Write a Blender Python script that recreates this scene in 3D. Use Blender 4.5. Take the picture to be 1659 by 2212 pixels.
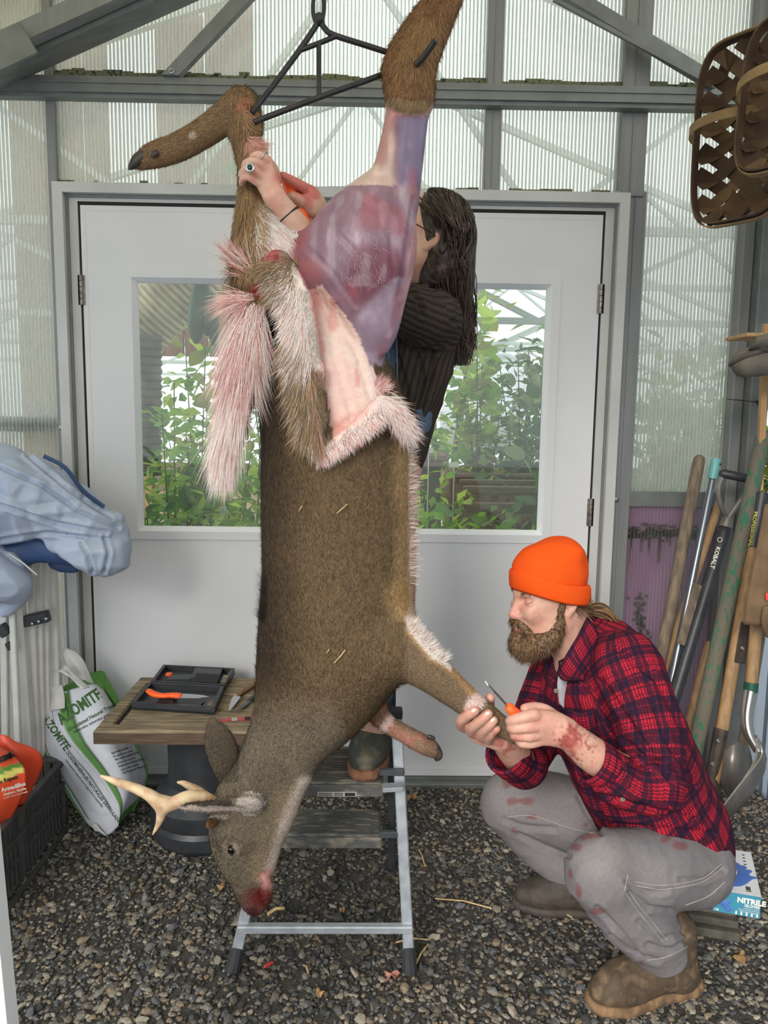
import bpy, math, random
import numpy as np
from mathutils import Vector, Matrix
from mathutils.bvhtree import BVHTree

for _o in list(bpy.data.objects):
    bpy.data.objects.remove(_o)
scene = bpy.context.scene
COL = scene.collection
rng = np.random.default_rng(7)
random.seed(7)

# ------------------------------------------------------------------ camera
FPX, PITCH, YAW, ROLL = 1640.0, -0.1262, 0.0190, 0.0141
CAM = Vector((0.1046, 0.0, 1.406))
_f = Vector((math.sin(YAW) * math.cos(PITCH), math.cos(YAW) * math.cos(PITCH), math.sin(PITCH)))
_r = Vector((math.cos(YAW), -math.sin(YAW), 0))
_u = _r.cross(_f)
CR = _r * math.cos(ROLL) + _u * math.sin(ROLL)
CU = -_r * math.sin(ROLL) + _u * math.cos(ROLL)
CF = _f
cam_data = bpy.data.cameras.new('camera')
cam_data.sensor_fit = 'VERTICAL'
cam_data.sensor_height = 24.0
cam_data.lens = FPX / 2212.0 * 24.0
cam_data.clip_start = 0.02
cam_data.clip_end = 200
cam = bpy.data.objects.new('camera', cam_data)
COL.objects.link(cam)
cam.matrix_world = Matrix(((CR.x, CU.x, -CF.x, CAM.x), (CR.y, CU.y, -CF.y, CAM.y), (CR.z, CU.z, -CF.z, CAM.z), (0, 0, 0, 1)))
scene.camera = cam

# ------------------------------------------------------------------ sky and exposure
world = bpy.data.worlds.new('overcast_sky')
scene.world = world
world.use_nodes = True
_wn = world.node_tree.nodes
_bg = _wn['Background']
_bg.inputs[0].default_value = (0.93, 0.97, 1.0, 1)
_bg.inputs[1].default_value = 1.9
scene.view_settings.view_transform = 'Standard'
scene.view_settings.look = 'None'
scene.view_settings.gamma = 1.0
scene.view_settings.use_curve_mapping = False
scene.view_settings.exposure = 0.12
# low soft sun behind thin cloud, shining over the camera's left shoulder
_sd = bpy.data.lights.new('sun', 'SUN')
_sd.energy = 2.6
_sd.angle = math.radians(22)
_sd.color = (1.0, 0.95, 0.88)
_so = bpy.data.objects.new('sun', _sd)
COL.objects.link(_so)
_so.rotation_euler = Vector((0.42, 1.0, -0.52)).to_track_quat('-Z', 'Y').to_euler()


# ------------------------------------------------------------------ measuring aids
def P(px, py, Y):
    """the point on the vertical plane at distance Y that the photograph shows at (px, py)"""
    d = CF + CR * ((px - 829.5) / FPX) - CU * ((py - 1106.0) / FPX)
    return CAM + d * (Y / d.y)


def G(px, py, z=0.0):
    d = CF + CR * ((px - 829.5) / FPX) - CU * ((py - 1106.0) / FPX)
    return CAM + d * ((z - CAM.z) / d.z)


def S(n, Y):
    return n * (Y + 0.08) / FPX


def PX(p):
    d = np.asarray(p, dtype=np.float64) - np.array(CAM)
    z = d @ np.array(CF)
    return 829.5 + FPX * (d @ np.array(CR)) / z, 1106.0 - FPX * (d @ np.array(CU)) / z


def pin(poly, x, y):
    """points (x, y arrays) inside polygon"""
    poly = np.asarray(poly, float)
    ins = np.zeros(len(x), bool)
    j = len(poly) - 1
    for i in range(len(poly)):
        xi, yi = poly[i]
        xj, yj = poly[j]
        if yi != yj:
            c = ((yi > y) != (yj > y)) & (x < (xj - xi) * (y - yi) / (yj - yi) + xi)
            ins ^= c
        j = i
    return ins


def pdist(poly, x, y, closed=True):
    """distance of points to a polyline"""
    poly = np.asarray(poly, float)
    best = np.full(len(x), 1e9)
    n = len(poly)
    for i in range(n if closed else n - 1):
        a, b = poly[i], poly[(i + 1) % n]
        ab = b - a
        t = np.clip(((x - a[0]) * ab[0] + (y - a[1]) * ab[1]) / max(ab @ ab, 1e-9), 0, 1)
        best = np.minimum(best, np.hypot(x - a[0] - t * ab[0], y - a[1] - t * ab[1]))
    return best


def sstep(a, b, x):
    t = np.clip((x - a) / (b - a), 0, 1)
    return t * t * (3 - 2 * t)


def vnoise(p, scale, seed=0):
    """cheap smooth value noise on Nx3 points"""
    q = np.asarray(p) * scale + seed * 17.31
    i = np.floor(q).astype(np.int64)
    f = q - i
    f = f * f * (3 - 2 * f)
    out = np.zeros(len(q))
    for dx in (0, 1):
        for dy in (0, 1):
            for dz in (0, 1):
                h = (i[:, 0] + dx) * 374761393 + (i[:, 1] + dy) * 668265263 + (i[:, 2] + dz) * 2147483647 + seed * 1013
                h = (h ^ (h >> 13)) * 1274126177
                h = ((h ^ (h >> 16)) & 0xFFFF) / 65535.0
                w = (f[:, 0] if dx else 1 - f[:, 0]) * (f[:, 1] if dy else 1 - f[:, 1]) * (f[:, 2] if dz else 1 - f[:, 2])
                out += h * w
    return out


def srgb(r, g, b):
    def c(v):
        v = v / 255.0
        return v / 12.92 if v <= 0.04045 else ((v + 0.055) / 1.055) ** 2.4
    return (c(r), c(g), c(b))


# ------------------------------------------------------------------ objects
def tag(o, label=None, cat=None, group=None, kind=None):
    if label:
        o['label'] = label
    if cat:
        o['category'] = cat
    if group:
        o['group'] = group
    if kind:
        o['kind'] = kind
    return o


def thing(name, label, cat, loc, group=None, kind=None):
    o = bpy.data.objects.new(name, None)
    o.empty_display_size = 0.05
    COL.objects.link(o)
    o.location = loc
    o['_loc'] = tuple(loc)
    return tag(o, label, cat, group, kind)


def pinv(o):
    """inverse world matrix of an unrotated chain of empties / meshes"""
    m = Matrix.Identity(4)
    while o is not None:
        if o.type == 'EMPTY':
            return Matrix.Translation(-Vector(o['_loc']))
        o = o.parent
    return m


def attach(o, parent):
    o.parent = parent
    if parent is not None and parent.type == 'EMPTY':
        o.matrix_parent_inverse = pinv(parent)
    return o


def link(name, me, mat, parent=None):
    o = bpy.data.objects.new(name, me)
    COL.objects.link(o)
    if mat is not None:
        if isinstance(mat, (list, tuple)):
            for m in mat:
                me.materials.append(m)
        else:
            me.materials.append(mat)
    attach(o, parent)
    return o


def np_mesh(name, V, F, col=None, smooth=True, midx=None):
    """V Nx3; F list of arrays (Mx3 / Mx4) or a single array"""
    if not isinstance(F, list):
        F = [F]
    F = [np.asarray(f, np.int64) for f in F if len(f)]
    me = bpy.data.meshes.new(name)
    V = np.asarray(V, np.float32)
    nl = sum(f.size for f in F)
    nf = sum(len(f) for f in F)
    me.vertices.add(len(V))
    me.vertices.foreach_set('co', V.ravel())
    me.loops.add(nl)
    me.loops.foreach_set('vertex_index', np.concatenate([f.ravel() for f in F]).astype(np.int32))
    me.polygons.add(nf)
    tot = np.concatenate([np.full(len(f), f.shape[1], np.int32) for f in F])
    st = np.concatenate([[0], np.cumsum(tot)[:-1]]).astype(np.int32)
    me.polygons.foreach_set('loop_start', st)
    me.polygons.foreach_set('use_smooth', np.full(nf, smooth))
    if midx is not None:
        me.polygons.foreach_set('material_index', np.asarray(midx, np.int32))
    me.update(calc_edges=True)
    if col is not None:
        at = me.color_attributes.new('Col', 'FLOAT_COLOR', 'POINT')
        c = np.ones((len(V), 4), np.float32)
        c[:, :3] = col
        at.data.foreach_set('color', c.ravel())
    return me


class MB:
    """collects boxes, bars, tubes and lathes into one mesh"""

    def __init__(self):
        self.v = []
        self.f = []

    def add(self, vs, fs):
        n = len(self.v)
        self.v += [tuple(v) for v in vs]
        self.f += [tuple(i + n for i in f) for f in fs]
        return self

    def box(self, x0, x1, y0, y1, z0, z1, b=0.0):
        if b <= 0:
            vs = [(x, y, z) for x in (x0, x1) for y in (y0, y1) for z in (z0, z1)]
            return self.add(vs, [(0, 1, 3, 2), (4, 6, 7, 5), (0, 4, 5, 1), (2, 3, 7, 6), (0, 2, 6, 4), (1, 5, 7, 3)])
        return self.obox(Vector(((x0 + x1) / 2, (y0 + y1) / 2, (z0 + z1) / 2)), Vector((1, 0, 0)), Vector((0, 1, 0)), Vector((0, 0, 1)), (x1 - x0) / 2, (y1 - y0) / 2, (z1 - z0) / 2, b)

    def obox(self, c, ax, ay, az, hx, hy, hz, b=0.0):
        """oriented box, chamfered edges when b > 0"""
        c = Vector(c)
        if b <= 0:
            vs = [c + ax * (sx * hx) + ay * (sy * hy) + az * (sz * hz) for sx in (-1, 1) for sy in (-1, 1) for sz in (-1, 1)]
            return self.add(vs, [(0, 1, 3, 2), (4, 6, 7, 5), (0, 4, 5, 1), (2, 3, 7, 6), (0, 2, 6, 4), (1, 5, 7, 3)])
        b = min(b, hx * .9, hy * .9, hz * .9)
        idx = {}
        vs = []
        for sx in (-1, 1):
            for sy in (-1, 1):
                for sz in (-1, 1):
                    for k in range(3):
                        e = [hx, hy, hz]
                        for m in range(3):
                            if m != k:
                                e[m] -= b
                        idx[(sx, sy, sz, k)] = len(vs)
                        vs.append(c + ax * (sx * e[0]) + ay * (sy * e[1]) + az * (sz * e[2]))
        fs = []
        R2 = [(-1, -1), (1, -1), (1, 1), (-1, 1)]
        for s in (-1, 1):
            fs.append([idx[(s, a, q, 0)] for a, q in R2])
            fs.append([idx[(a, s, q, 1)] for a, q in R2])
            fs.append([idx[(a, q, s, 2)] for a, q in R2])
        for a in (-1, 1):
            for q in (-1, 1):
                fs.append([idx[(a, q, -1, 0)], idx[(a, q, 1, 0)], idx[(a, q, 1, 1)], idx[(a, q, -1, 1)]])
                fs.append([idx[(a, -1, q, 0)], idx[(a, 1, q, 0)], idx[(a, 1, q, 2)], idx[(a, -1, q, 2)]])
                fs.append([idx[(-1, a, q, 1)], idx[(1, a, q, 1)], idx[(1, a, q, 2)], idx[(-1, a, q, 2)]])
                for r in (-1, 1):
                    fs.append([idx[(a, q, r, k)] for k in range(3)])
        return self.add(vs, fs)

    def bar(self, a, b, w, t, up=(0, 0, 1), bev=0.0):
        """rectangular bar from a to b, w wide, t thick"""
        a, b = Vector(a), Vector(b)
        d = (b - a).normalized()
        up = Vector(up)
        s = d.cross(up)
        if s.length < 1e-4:
            s = d.cross(Vector((1, 0, 0)))
        s.normalize()
        n = s.cross(d).normalized()
        return self.obox((a + b) / 2, d, s, n, (b - a).length / 2, w / 2, t / 2, bev)

    def tube(self, pts, r, n=10, caps=True, flat=None):
        """tube along points; r number or list; flat=(axis, scale)"""
        pts = [Vector(p) for p in pts]
        m = len(pts)
        rs = [r] * m if isinstance(r, (int, float)) else list(r)
        t0 = (pts[1] - pts[0]).normalized()
        ref = Vector((0, 0, 1)) if abs(t0.z) < 0.9 else Vector((1, 0, 0))
        s = t0.cross(ref).normalized()
        vs, fs = [], []
        for i in range(m):
            t = (pts[min(i + 1, m - 1)] - pts[max(i - 1, 0)]).normalized()
            s = (s - t * s.dot(t)).normalized()
            q = t.cross(s)
            for k in range(n):
                a = 2 * math.pi * k / n
                v = (s * math.cos(a) + q * math.sin(a)) * rs[i]
                if flat:
                    ax = Vector(flat[0])
                    v = v + ax * (v.dot(ax) * (flat[1] - 1))
                vs.append(pts[i] + v)
        for i in range(m - 1):
            for k in range(n):
                k2 = (k + 1) % n
                fs.append((i * n + k, i * n + k2, (i + 1) * n + k2, (i + 1) * n + k))
        if caps:
            fs.append(tuple(range(n))[::-1])
            fs.append(tuple((m - 1) * n + k for k in range(n)))
        return self.add(vs, fs)

    def lathe(self, c, prof, n=20, ax=(0, 0, 1), caps=True):
        c = Vector(c)
        ax = Vector(ax).normalized()
        s = ax.cross(Vector((1, 0, 0)) if abs(ax.x) < .9 else Vector((0, 1, 0))).normalized()
        q = ax.cross(s)
        vs, fs = [], []
        for (r, z) in prof:
            for k in range(n):
                a = 2 * math.pi * k / n
                vs.append(c + ax * z + (s * math.cos(a) + q * math.sin(a)) * r)
        m = len(prof)
        for i in range(m - 1):
            for k in range(n):
                k2 = (k + 1) % n
                fs.append((i * n + k, i * n + k2, (i + 1) * n + k2, (i + 1) * n + k))
        if caps:
            fs.append(tuple(range(n))[::-1])
            fs.append(tuple((m - 1) * n + k for k in range(n)))
        return self.add(vs, fs)

    def prism(self, poly, off):
        """extrude a 3D polygon by vector off"""
        n = len(poly)
        off = Vector(off)
        vs = [Vector(p) for p in poly] + [Vector(p) + off for p in poly]
        fs = [tuple(range(n)), tuple(range(2 * n - 1, n - 1, -1))]
        for i in range(n):
            j = (i + 1) % n
            fs.append((i, i + n, j + n, j))
        return self.add(vs, fs)

    def mesh(self, name, smooth=False, angle=None):
        me = bpy.data.meshes.new(name)
        me.from_pydata(self.v, [], self.f)
        me.validate(verbose=False)
        if smooth:
            me.polygons.foreach_set('use_smooth', np.ones(len(me.polygons), bool))
            if angle is not None:
                me.set_sharp_from_angle(angle=math.radians(angle))
        me.update()
        return me

    def build(self, name, mat, parent=None, smooth=False, angle=35):
        return link(name, self.mesh(name, smooth, angle if smooth else None), mat, parent)


def spline(pts, n=8):
    """Catmull-Rom through points (any dimension)"""
    p = np.asarray([list(q) for q in pts], float)
    p = np.vstack([2 * p[0] - p[1], p, 2 * p[-1] - p[-2]])
    out = []
    for i in range(1, len(p) - 2):
        for t in np.linspace(0, 1, n, endpoint=False):
            a, b, c, d = p[i - 1], p[i], p[i + 1], p[i + 2]
            out.append(.5 * ((2 * b) + (-a + c) * t + (2 * a - 5 * b + 4 * c - d) * t * t + (-a + 3 * b - 3 * c + d) * t ** 3))
    out.append(p[-2])
    return np.array(out)


# ------------------------------------------------------------------ implicit surfaces (one continuous skin from blended limbs)
class Field:
    def __init__(self):
        self.pr = []

    def chain(self, pts, k=0.02, flat=None, n=5, sub=False):
        """pts: (x, y, z, r) swept tapered limb; flat=(axis, scale) squashes it along axis"""
        p = spline(pts, n) if len(pts) > 2 and n > 1 else np.asarray([list(q) for q in pts], float)
        self.pr.append(('c', p, k, flat, sub))
        return self

    def ell(self, c, r, R=None, k=0.02, sub=False):
        self.pr.append(('e', (np.asarray(c, float), np.asarray(r, float), np.eye(3) if R is None else np.asarray(R, float)), k, None, sub))
        return self

    def box(self):
        lo, hi = np.full(3, 1e9), np.full(3, -1e9)
        for kd, d, k, fl, sub in self.pr:
            if sub:
                continue
            if kd == 'c':
                lo = np.minimum(lo, (d[:, :3] - d[:, 3:4]).min(0))
                hi = np.maximum(hi, (d[:, :3] + d[:, 3:4]).max(0))
            else:
                lo = np.minimum(lo, d[0] - d[1].max())
                hi = np.maximum(hi, d[0] + d[1].max())
        return lo, hi

    def mesh(self, h):
        lo, hi = self.box()
        lo = lo - 4 * h
        n = np.ceil((hi + 4 * h - lo) / h).astype(int) + 1
        A = np.full(n, 0.2, np.float32)
        for kd, d, k, fl, sub in self.pr:
            m = k + 3 * h
            if kd == 'c':
                segs = [(d[i], d[i + 1]) for i in range(len(d) - 1)]
                l, u = (d[:, :3] - d[:, 3:4]).min(0), (d[:, :3] + d[:, 3:4]).max(0)
            else:
                l, u = d[0] - d[1].max(), d[0] + d[1].max()
            i0 = np.clip(np.floor((l - m - lo) / h).astype(int), 0, n - 1)
            i1 = np.clip(np.ceil((u + m - lo) / h).astype(int) + 1, 1, n)
            ax = [(lo[a] + h * np.arange(i0[a], i1[a])).astype(np.float32) for a in range(3)]
            sh = tuple(len(a) for a in ax)
            X = ax[0][:, None, None]
            Y = ax[1][None, :, None]
            Z = ax[2][None, None, :]
            if kd == 'e':
                c, r, R = d
                q = [R[0, j] * (X - c[0]) + R[1, j] * (Y - c[1]) + R[2, j] * (Z - c[2]) for j in range(3)]
                k0 = np.sqrt((q[0] / r[0]) ** 2 + (q[1] / r[1]) ** 2 + (q[2] / r[2]) ** 2)
                k1 = np.sqrt((q[0] / r[0] ** 2) ** 2 + (q[1] / r[1] ** 2) ** 2 + (q[2] / r[2] ** 2) ** 2)
                D = (k0 * (k0 - 1) / np.maximum(k1, 1e-6)).astype(np.float32)
            else:
                D = np.full(sh, 0.2, np.float32)
                for a, b in segs:
                    rm = max(a[3], b[3])
                    sl = np.minimum(a[:3], b[:3]) - rm - m
                    su = np.maximum(a[:3], b[:3]) + rm + m
                    s0 = [int(np.searchsorted(ax[j], sl[j])) for j in range(3)]
                    s1 = [int(np.searchsorted(ax[j], su[j])) for j in range(3)]
                    if any(s1[j] <= s0[j] for j in range(3)):
                        continue
                    x, y, z = X[s0[0]:s1[0]], Y[:, s0[1]:s1[1]], Z[:, :, s0[2]:s1[2]]
                    pa, pb = a[:3].copy(), b[:3].copy()
                    dx, dy, dz = x - pa[0], y - pa[1], z - pa[2]
                    ab = pb - pa
                    if fl is not None:
                        nx = np.asarray(fl[0], float)
                        g = 1.0 / fl[1] - 1
                        w = (dx * nx[0] + dy * nx[1] + dz * nx[2]) * g
                        dx, dy, dz = dx + w * nx[0], dy + w * nx[1], dz + w * nx[2]
                        ab = ab + nx * (ab @ nx) * g
                    t = np.clip((dx * ab[0] + dy * ab[1] + dz * ab[2]) / max(ab @ ab, 1e-12), 0, 1)
                    dd = np.sqrt((dx - t * ab[0]) ** 2 + (dy - t * ab[1]) ** 2 + (dz - t * ab[2]) ** 2) - (a[3] + (b[3] - a[3]) * t)
                    if fl is not None:
                        dd = dd * fl[1] ** 0.5
                    v = D[s0[0]:s1[0], s0[1]:s1[1], s0[2]:s1[2]]
                    np.minimum(v, dd.astype(np.float32), out=v)
            V = A[i0[0]:i1[0], i0[1]:i1[1], i0[2]:i1[2]]
            if sub:
                hh = np.maximum(k - np.abs(V + D), 0) / max(k, 1e-6)
                V[...] = np.maximum(V, -D) + hh * hh * k * .25
            else:
                hh = np.maximum(k - np.abs(V - D), 0) / max(k, 1e-6)
                V[...] = np.minimum(V, D) - hh * hh * k * .25
        return nets(A, lo, h)


def nets(A, lo, h):
    """surface nets: vertices and quads of the zero level"""
    n = np.array(A.shape)
    s = A < 0
    c = np.zeros(tuple(n - 1), np.uint8)
    for dx in (0, 1):
        for dy in (0, 1):
            for dz in (0, 1):
                c += s[dx:n[0] - 1 + dx, dy:n[1] - 1 + dy, dz:n[2] - 1 + dz]
    ci = np.argwhere((c > 0) & (c < 8))
    acc = np.zeros((len(ci), 3))
    cnt = np.zeros(len(ci))
    cor = [(dx, dy, dz) for dx in (0, 1) for dy in (0, 1) for dz in (0, 1)]
    val = {o: A[ci[:, 0] + o[0], ci[:, 1] + o[1], ci[:, 2] + o[2]] for o in cor}
    for a in cor:
        for ax in range(3):
            if a[ax] == 0:
                b = list(a)
                b[ax] = 1
                va, vb = val[a], val[tuple(b)]
                mk = (va < 0) != (vb < 0)
                t = np.where(mk, va / np.where(va == vb, 1, va - vb), 0)
                pt = np.array(a, float)[None, :] + np.eye(3)[ax][None, :] * t[:, None]
                acc += pt * mk[:, None]
                cnt += mk
    V = lo + h * (ci + acc / np.maximum(cnt, 1)[:, None])
    idx = np.full(tuple(n - 1), -1, np.int64)
    idx[ci[:, 0], ci[:, 1], ci[:, 2]] = np.arange(len(ci))
    Q = []
    for ax in range(3):
        o1, o2 = [(1, 2), (2, 0), (0, 1)][ax]
        sl0 = [slice(1, n[j] - 1) for j in range(3)]
        sl1 = list(sl0)
        sl0[ax] = slice(0, n[ax] - 1)
        sl1[ax] = slice(1, n[ax])
        a, b = s[tuple(sl0)], s[tuple(sl1)]
        e = np.argwhere(a != b)
        if not len(e):
            continue
        fl = a[e[:, 0], e[:, 1], e[:, 2]]
        e = e + 1
        e[:, ax] -= 1
        u1, u2 = np.eye(3, dtype=int)[o1], np.eye(3, dtype=int)[o2]
        g = [idx[tuple((e - x).T)] for x in (u1 * 0, u1, u1 + u2, u2)]
        q = np.stack(g, 1)
        q[~fl] = q[~fl][:, ::-1]
        Q.append(q)
    Q = np.vstack(Q)
    return V, Q[(Q >= 0).all(1)]


def vnormals(V, Q):
    nrm = np.cross(V[Q[:, 2]] - V[Q[:, 0]], V[Q[:, 3 % Q.shape[1]]] - V[Q[:, 1]]) if Q.shape[1] == 4 else np.cross(V[Q[:, 1]] - V[Q[:, 0]], V[Q[:, 2]] - V[Q[:, 0]])
    N = np.zeros_like(V)
    for j in range(Q.shape[1]):
        np.add.at(N, Q[:, j], nrm)
    return N / np.maximum(np.linalg.norm(N, axis=1, keepdims=True), 1e-12)


def relax(V, Q, it=2, lam=0.5):
    E = np.vstack([Q[:, [j, (j + 1) % Q.shape[1]]] for j in range(Q.shape[1])])
    E = np.vstack([E, E[:, ::-1]])
    c = np.bincount(E[:, 0], minlength=len(V))[:, None]
    for _ in range(it):
        A = np.stack([np.bincount(E[:, 0], V[E[:, 1], j], minlength=len(V)) for j in range(3)], 1)
        V = V + lam * (A / np.maximum(c, 1) - V)
    return V


def scatter(V, Q, n, weight=None):
    """n random surface points with normals"""
    a = np.linalg.norm(np.cross(V[Q[:, 1]] - V[Q[:, 0]], V[Q[:, 2]] - V[Q[:, 0]]), axis=1)
    if weight is not None:
        a = a * weight
    f = rng.choice(len(Q), n, p=a / a.sum())
    u, v = rng.random((n, 1)), rng.random((n, 1))
    q = Q[f]
    if Q.shape[1] == 4:
        p = (V[q[:, 0]] * (1 - u) + V[q[:, 1]] * u) * (1 - v) + (V[q[:, 3]] * (1 - u) + V[q[:, 2]] * u) * v
    else:
        u = np.sqrt(u)
        p = V[q[:, 0]] * (1 - u) + V[q[:, 1]] * u * (1 - v) + V[q[:, 2]] * u * v
    N = vnormals(V, Q)
    return p, N[q[:, 0]], f


def ribbons(root, d, L, w, nrm, col, tip=None, bend=None, segs=2):
    """flat tapered hairs: root Nx3, direction d, length L, width w; bend: vector added quadratically"""
    n = len(root)
    L = np.broadcast_to(np.asarray(L, float), (n,))[:, None]
    w = np.broadcast_to(np.asarray(w, float), (n,))[:, None]
    d = d / np.maximum(np.linalg.norm(d, axis=1, keepdims=True), 1e-9)
    side = np.cross(d, nrm)
    ln = np.linalg.norm(side, axis=1, keepdims=True)
    side = np.where(ln > 1e-4, side / np.maximum(ln, 1e-9), np.array([[1.0, 0, 0]]))
    bend = np.zeros((n, 3)) if bend is None else bend
    V, C = [], []
    tip = col if tip is None else tip
    for s in range(segs):
        t = s / segs
        c = root + d * L * t + bend * L * t * t
        ww = w * (1 - 0.6 * t)
        V += [c - side * ww * .5, c + side * ww * .5]
        cc = col * (1 - t) + tip * t
        C += [cc, cc]
    V.append(root + d * L + bend * L)
    C.append(tip)
    m = 2 * segs + 1
    V = np.stack(V, 1).reshape(-1, 3)
    C = np.stack(C, 1).reshape(-1, 3)
    b = np.arange(n)[:, None] * m
    quads = [np.hstack([b + 2 * s, b + 2 * s + 1, b + 2 * s + 3, b + 2 * s + 2]) for s in range(segs - 1)]
    tri = np.hstack([b + 2 * segs - 2, b + 2 * segs - 1, b + 2 * segs])
    return V, quads + [tri], C


def locks(curves, rad, col, n=4, tipr=0.15):
    """round hair locks / strings: curves list of Kx3 arrays (same K)"""
    cv = np.asarray(curves, float)
    N, K, _ = cv.shape
    T = np.gradient(cv, axis=1)
    T /= np.maximum(np.linalg.norm(T, axis=2, keepdims=True), 1e-9)
    ref = np.array([0.3, 1.0, 0.1])
    s = np.cross(T, ref)
    s /= np.maximum(np.linalg.norm(s, axis=2, keepdims=True), 1e-9)
    q = np.cross(T, s)
    rad = np.broadcast_to(np.asarray(rad, float), (N,))
    prof = np.linspace(1, tipr, K) ** 0.7
    rr = rad[:, None, None] * prof[None, :, None]
    V = np.stack([cv + (s * math.cos(2 * math.pi * k / n) + q * math.sin(2 * math.pi * k / n)) * rr for k in range(n)], 2).reshape(-1, 3)
    C = np.repeat(np.asarray(col, float), K * n, axis=0)
    base = (np.arange(N) * K * n)[:, None, None]
    i = np.arange(K - 1)[None, :, None] * n
    k = np.arange(n)[None, None, :]
    k2 = (k + 1) % n
    F = np.stack([base + i + k, base + i + k2, base + i + n + k2, base + i + n + k], -1).reshape(-1, 4)
    return V, F, C


def wrinkle(V, N, amp, scale, seed, stretch=(1, 1, 1)):
    a = vnoise(V * np.array(stretch), scale, seed)
    b = vnoise(V * np.array(stretch)[::-1], scale * 1.9, seed + 1)
    r = 1 - np.abs(2 * a - 1)
    r2 = 1 - np.abs(2 * b - 1)
    return V + N * (amp * (r ** 2.2 - .4) + amp * .5 * (r2 ** 2 - .4))[:, None]


def folds(V, N, lines, w, amp):
    """crease lines given as pixel polylines: ridges beside a groove"""
    px, py = PX(V)
    out = V.copy()
    for ln in lines:
        d = pdist(ln, px, py, False)
        out = out + N * (amp * (.6 * np.exp(-((d - w * 1.3) / w) ** 2) - np.exp(-(d / w) ** 2)))[:, None]
    return out


# ------------------------------------------------------------------ materials
def new_mat(name):
    m = bpy.data.materials.new(name)
    m.use_nodes = True
    return m, m.node_tree.nodes, m.node_tree.links, m.node_tree.nodes['Principled BSDF']


def mat(name, c, rough=0.6, metal=0.0, c2=None, scale=20.0, stretch=(1, 1, 1), bump=0.0, bscale=None, c3=None, detail=5.0, lo=0.35, hi=0.65, spec=0.5, sheen=0.0, sub=0.0, attr=None, coat=0.0, alpha=1.0):
    """principled surface; colour varies between c and c2 (c3) by noise; attr multiplies a colour attribute"""
    m, N, L, b = new_mat(name)
    b.inputs['Roughness'].default_value = rough
    b.inputs['Metallic'].default_value = metal
    b.inputs['Specular IOR Level'].default_value = spec
    b.inputs['Coat Weight'].default_value = coat
    b.inputs['Sheen Weight'].default_value = sheen
    if sub:
        b.inputs['Subsurface Weight'].default_value = sub
        b.inputs['Subsurface Radius'].default_value = (0.012, 0.005, 0.003)
        b.inputs['Subsurface Scale'].default_value = 1.0
    tc = N.new('ShaderNodeTexCoord')
    mp = N.new('ShaderNodeMapping')
    mp.inputs['Scale'].default_value = stretch
    L.new(tc.outputs['Object'], mp.inputs['Vector'])
    out = None
    if c2 is not None:
        nz = N.new('ShaderNodeTexNoise')
        nz.inputs['Scale'].default_value = scale
        nz.inputs['Detail'].default_value = detail
        L.new(mp.outputs[0], nz.inputs['Vector'])
        rp = N.new('ShaderNodeValToRGB')
        rp.color_ramp.elements[0].position = lo
        rp.color_ramp.elements[1].position = hi
        rp.color_ramp.elements[0].color = (*c, 1)
        rp.color_ramp.elements[1].color = (*c2, 1)
        if c3 is not None:
            e = rp.color_ramp.elements.new((lo + hi) / 2)
            e.color = (*c3, 1)
        L.new(nz.outputs['Fac'], rp.inputs['Fac'])
        out = rp.outputs['Color']
    if attr:
        at = N.new('ShaderNodeAttribute')
        at.attribute_name = attr
        if out is None:
            out = at.outputs['Color']
        else:
            mx = N.new('ShaderNodeMix')
            mx.data_type = 'RGBA'
            mx.blend_type = 'MULTIPLY'
            mx.inputs['Factor'].default_value = 1.0
            L.new(out, mx.inputs[6])
            L.new(at.outputs['Color'], mx.inputs[7])
            out = mx.outputs[2]
    if out is None:
        b.inputs['Base Color'].default_value = (*c, 1)
    else:
        L.new(out, b.inputs['Base Color'])
    if bump:
        nb = N.new('ShaderNodeTexNoise')
        nb.inputs['Scale'].default_value = bscale or scale * 2
        nb.inputs['Detail'].default_value = 4
        L.new(mp.outputs[0], nb.inputs['Vector'])
        bp = N.new('ShaderNodeBump')
        bp.inputs['Strength'].default_value = bump
        bp.inputs['Distance'].default_value = 0.01
        L.new(nb.outputs['Fac'], bp.inputs['Height'])
        L.new(bp.outputs[0], b.inputs['Normal'])
    if alpha < 1:
        b.inputs['Alpha'].default_value = alpha
    return m


def text(body, size, mat_, parent, origin, xdir, ydir, name='lettering', align='LEFT', depth=0.0004, bold=0.0, label=None, xs=1.0):
    """flat lettering as a thin mesh, baseline at origin, running along xdir, letters standing along ydir"""
    cu = bpy.data.curves.new(name, 'FONT')
    cu.body = body
    cu.size = size
    cu.align_x = align
    cu.extrude = depth
    cu.offset = bold
    cu.resolution_u = 2
    tmp = bpy.data.objects.new('tmp', cu)
    COL.objects.link(tmp)
    dg = bpy.context.evaluated_depsgraph_get()
    me = bpy.data.meshes.new_from_object(tmp.evaluated_get(dg))
    bpy.data.objects.remove(tmp)
    bpy.data.curves.remove(cu)
    me.name = name
    x, y = Vector(xdir).normalized() * xs, Vector(ydir).normalized()
    z = x.cross(y).normalized()
    o = Vector(origin)
    M = Matrix(((x.x, y.x, z.x, o.x), (x.y, y.y, z.y, o.y), (x.z, y.z, z.z, o.z), (0, 0, 0, 1)))
    me.transform(M)
    me.materials.clear()
    ob = link(name, me, mat_, parent)
    if label:
        ob['label'] = label
    return ob
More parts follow.
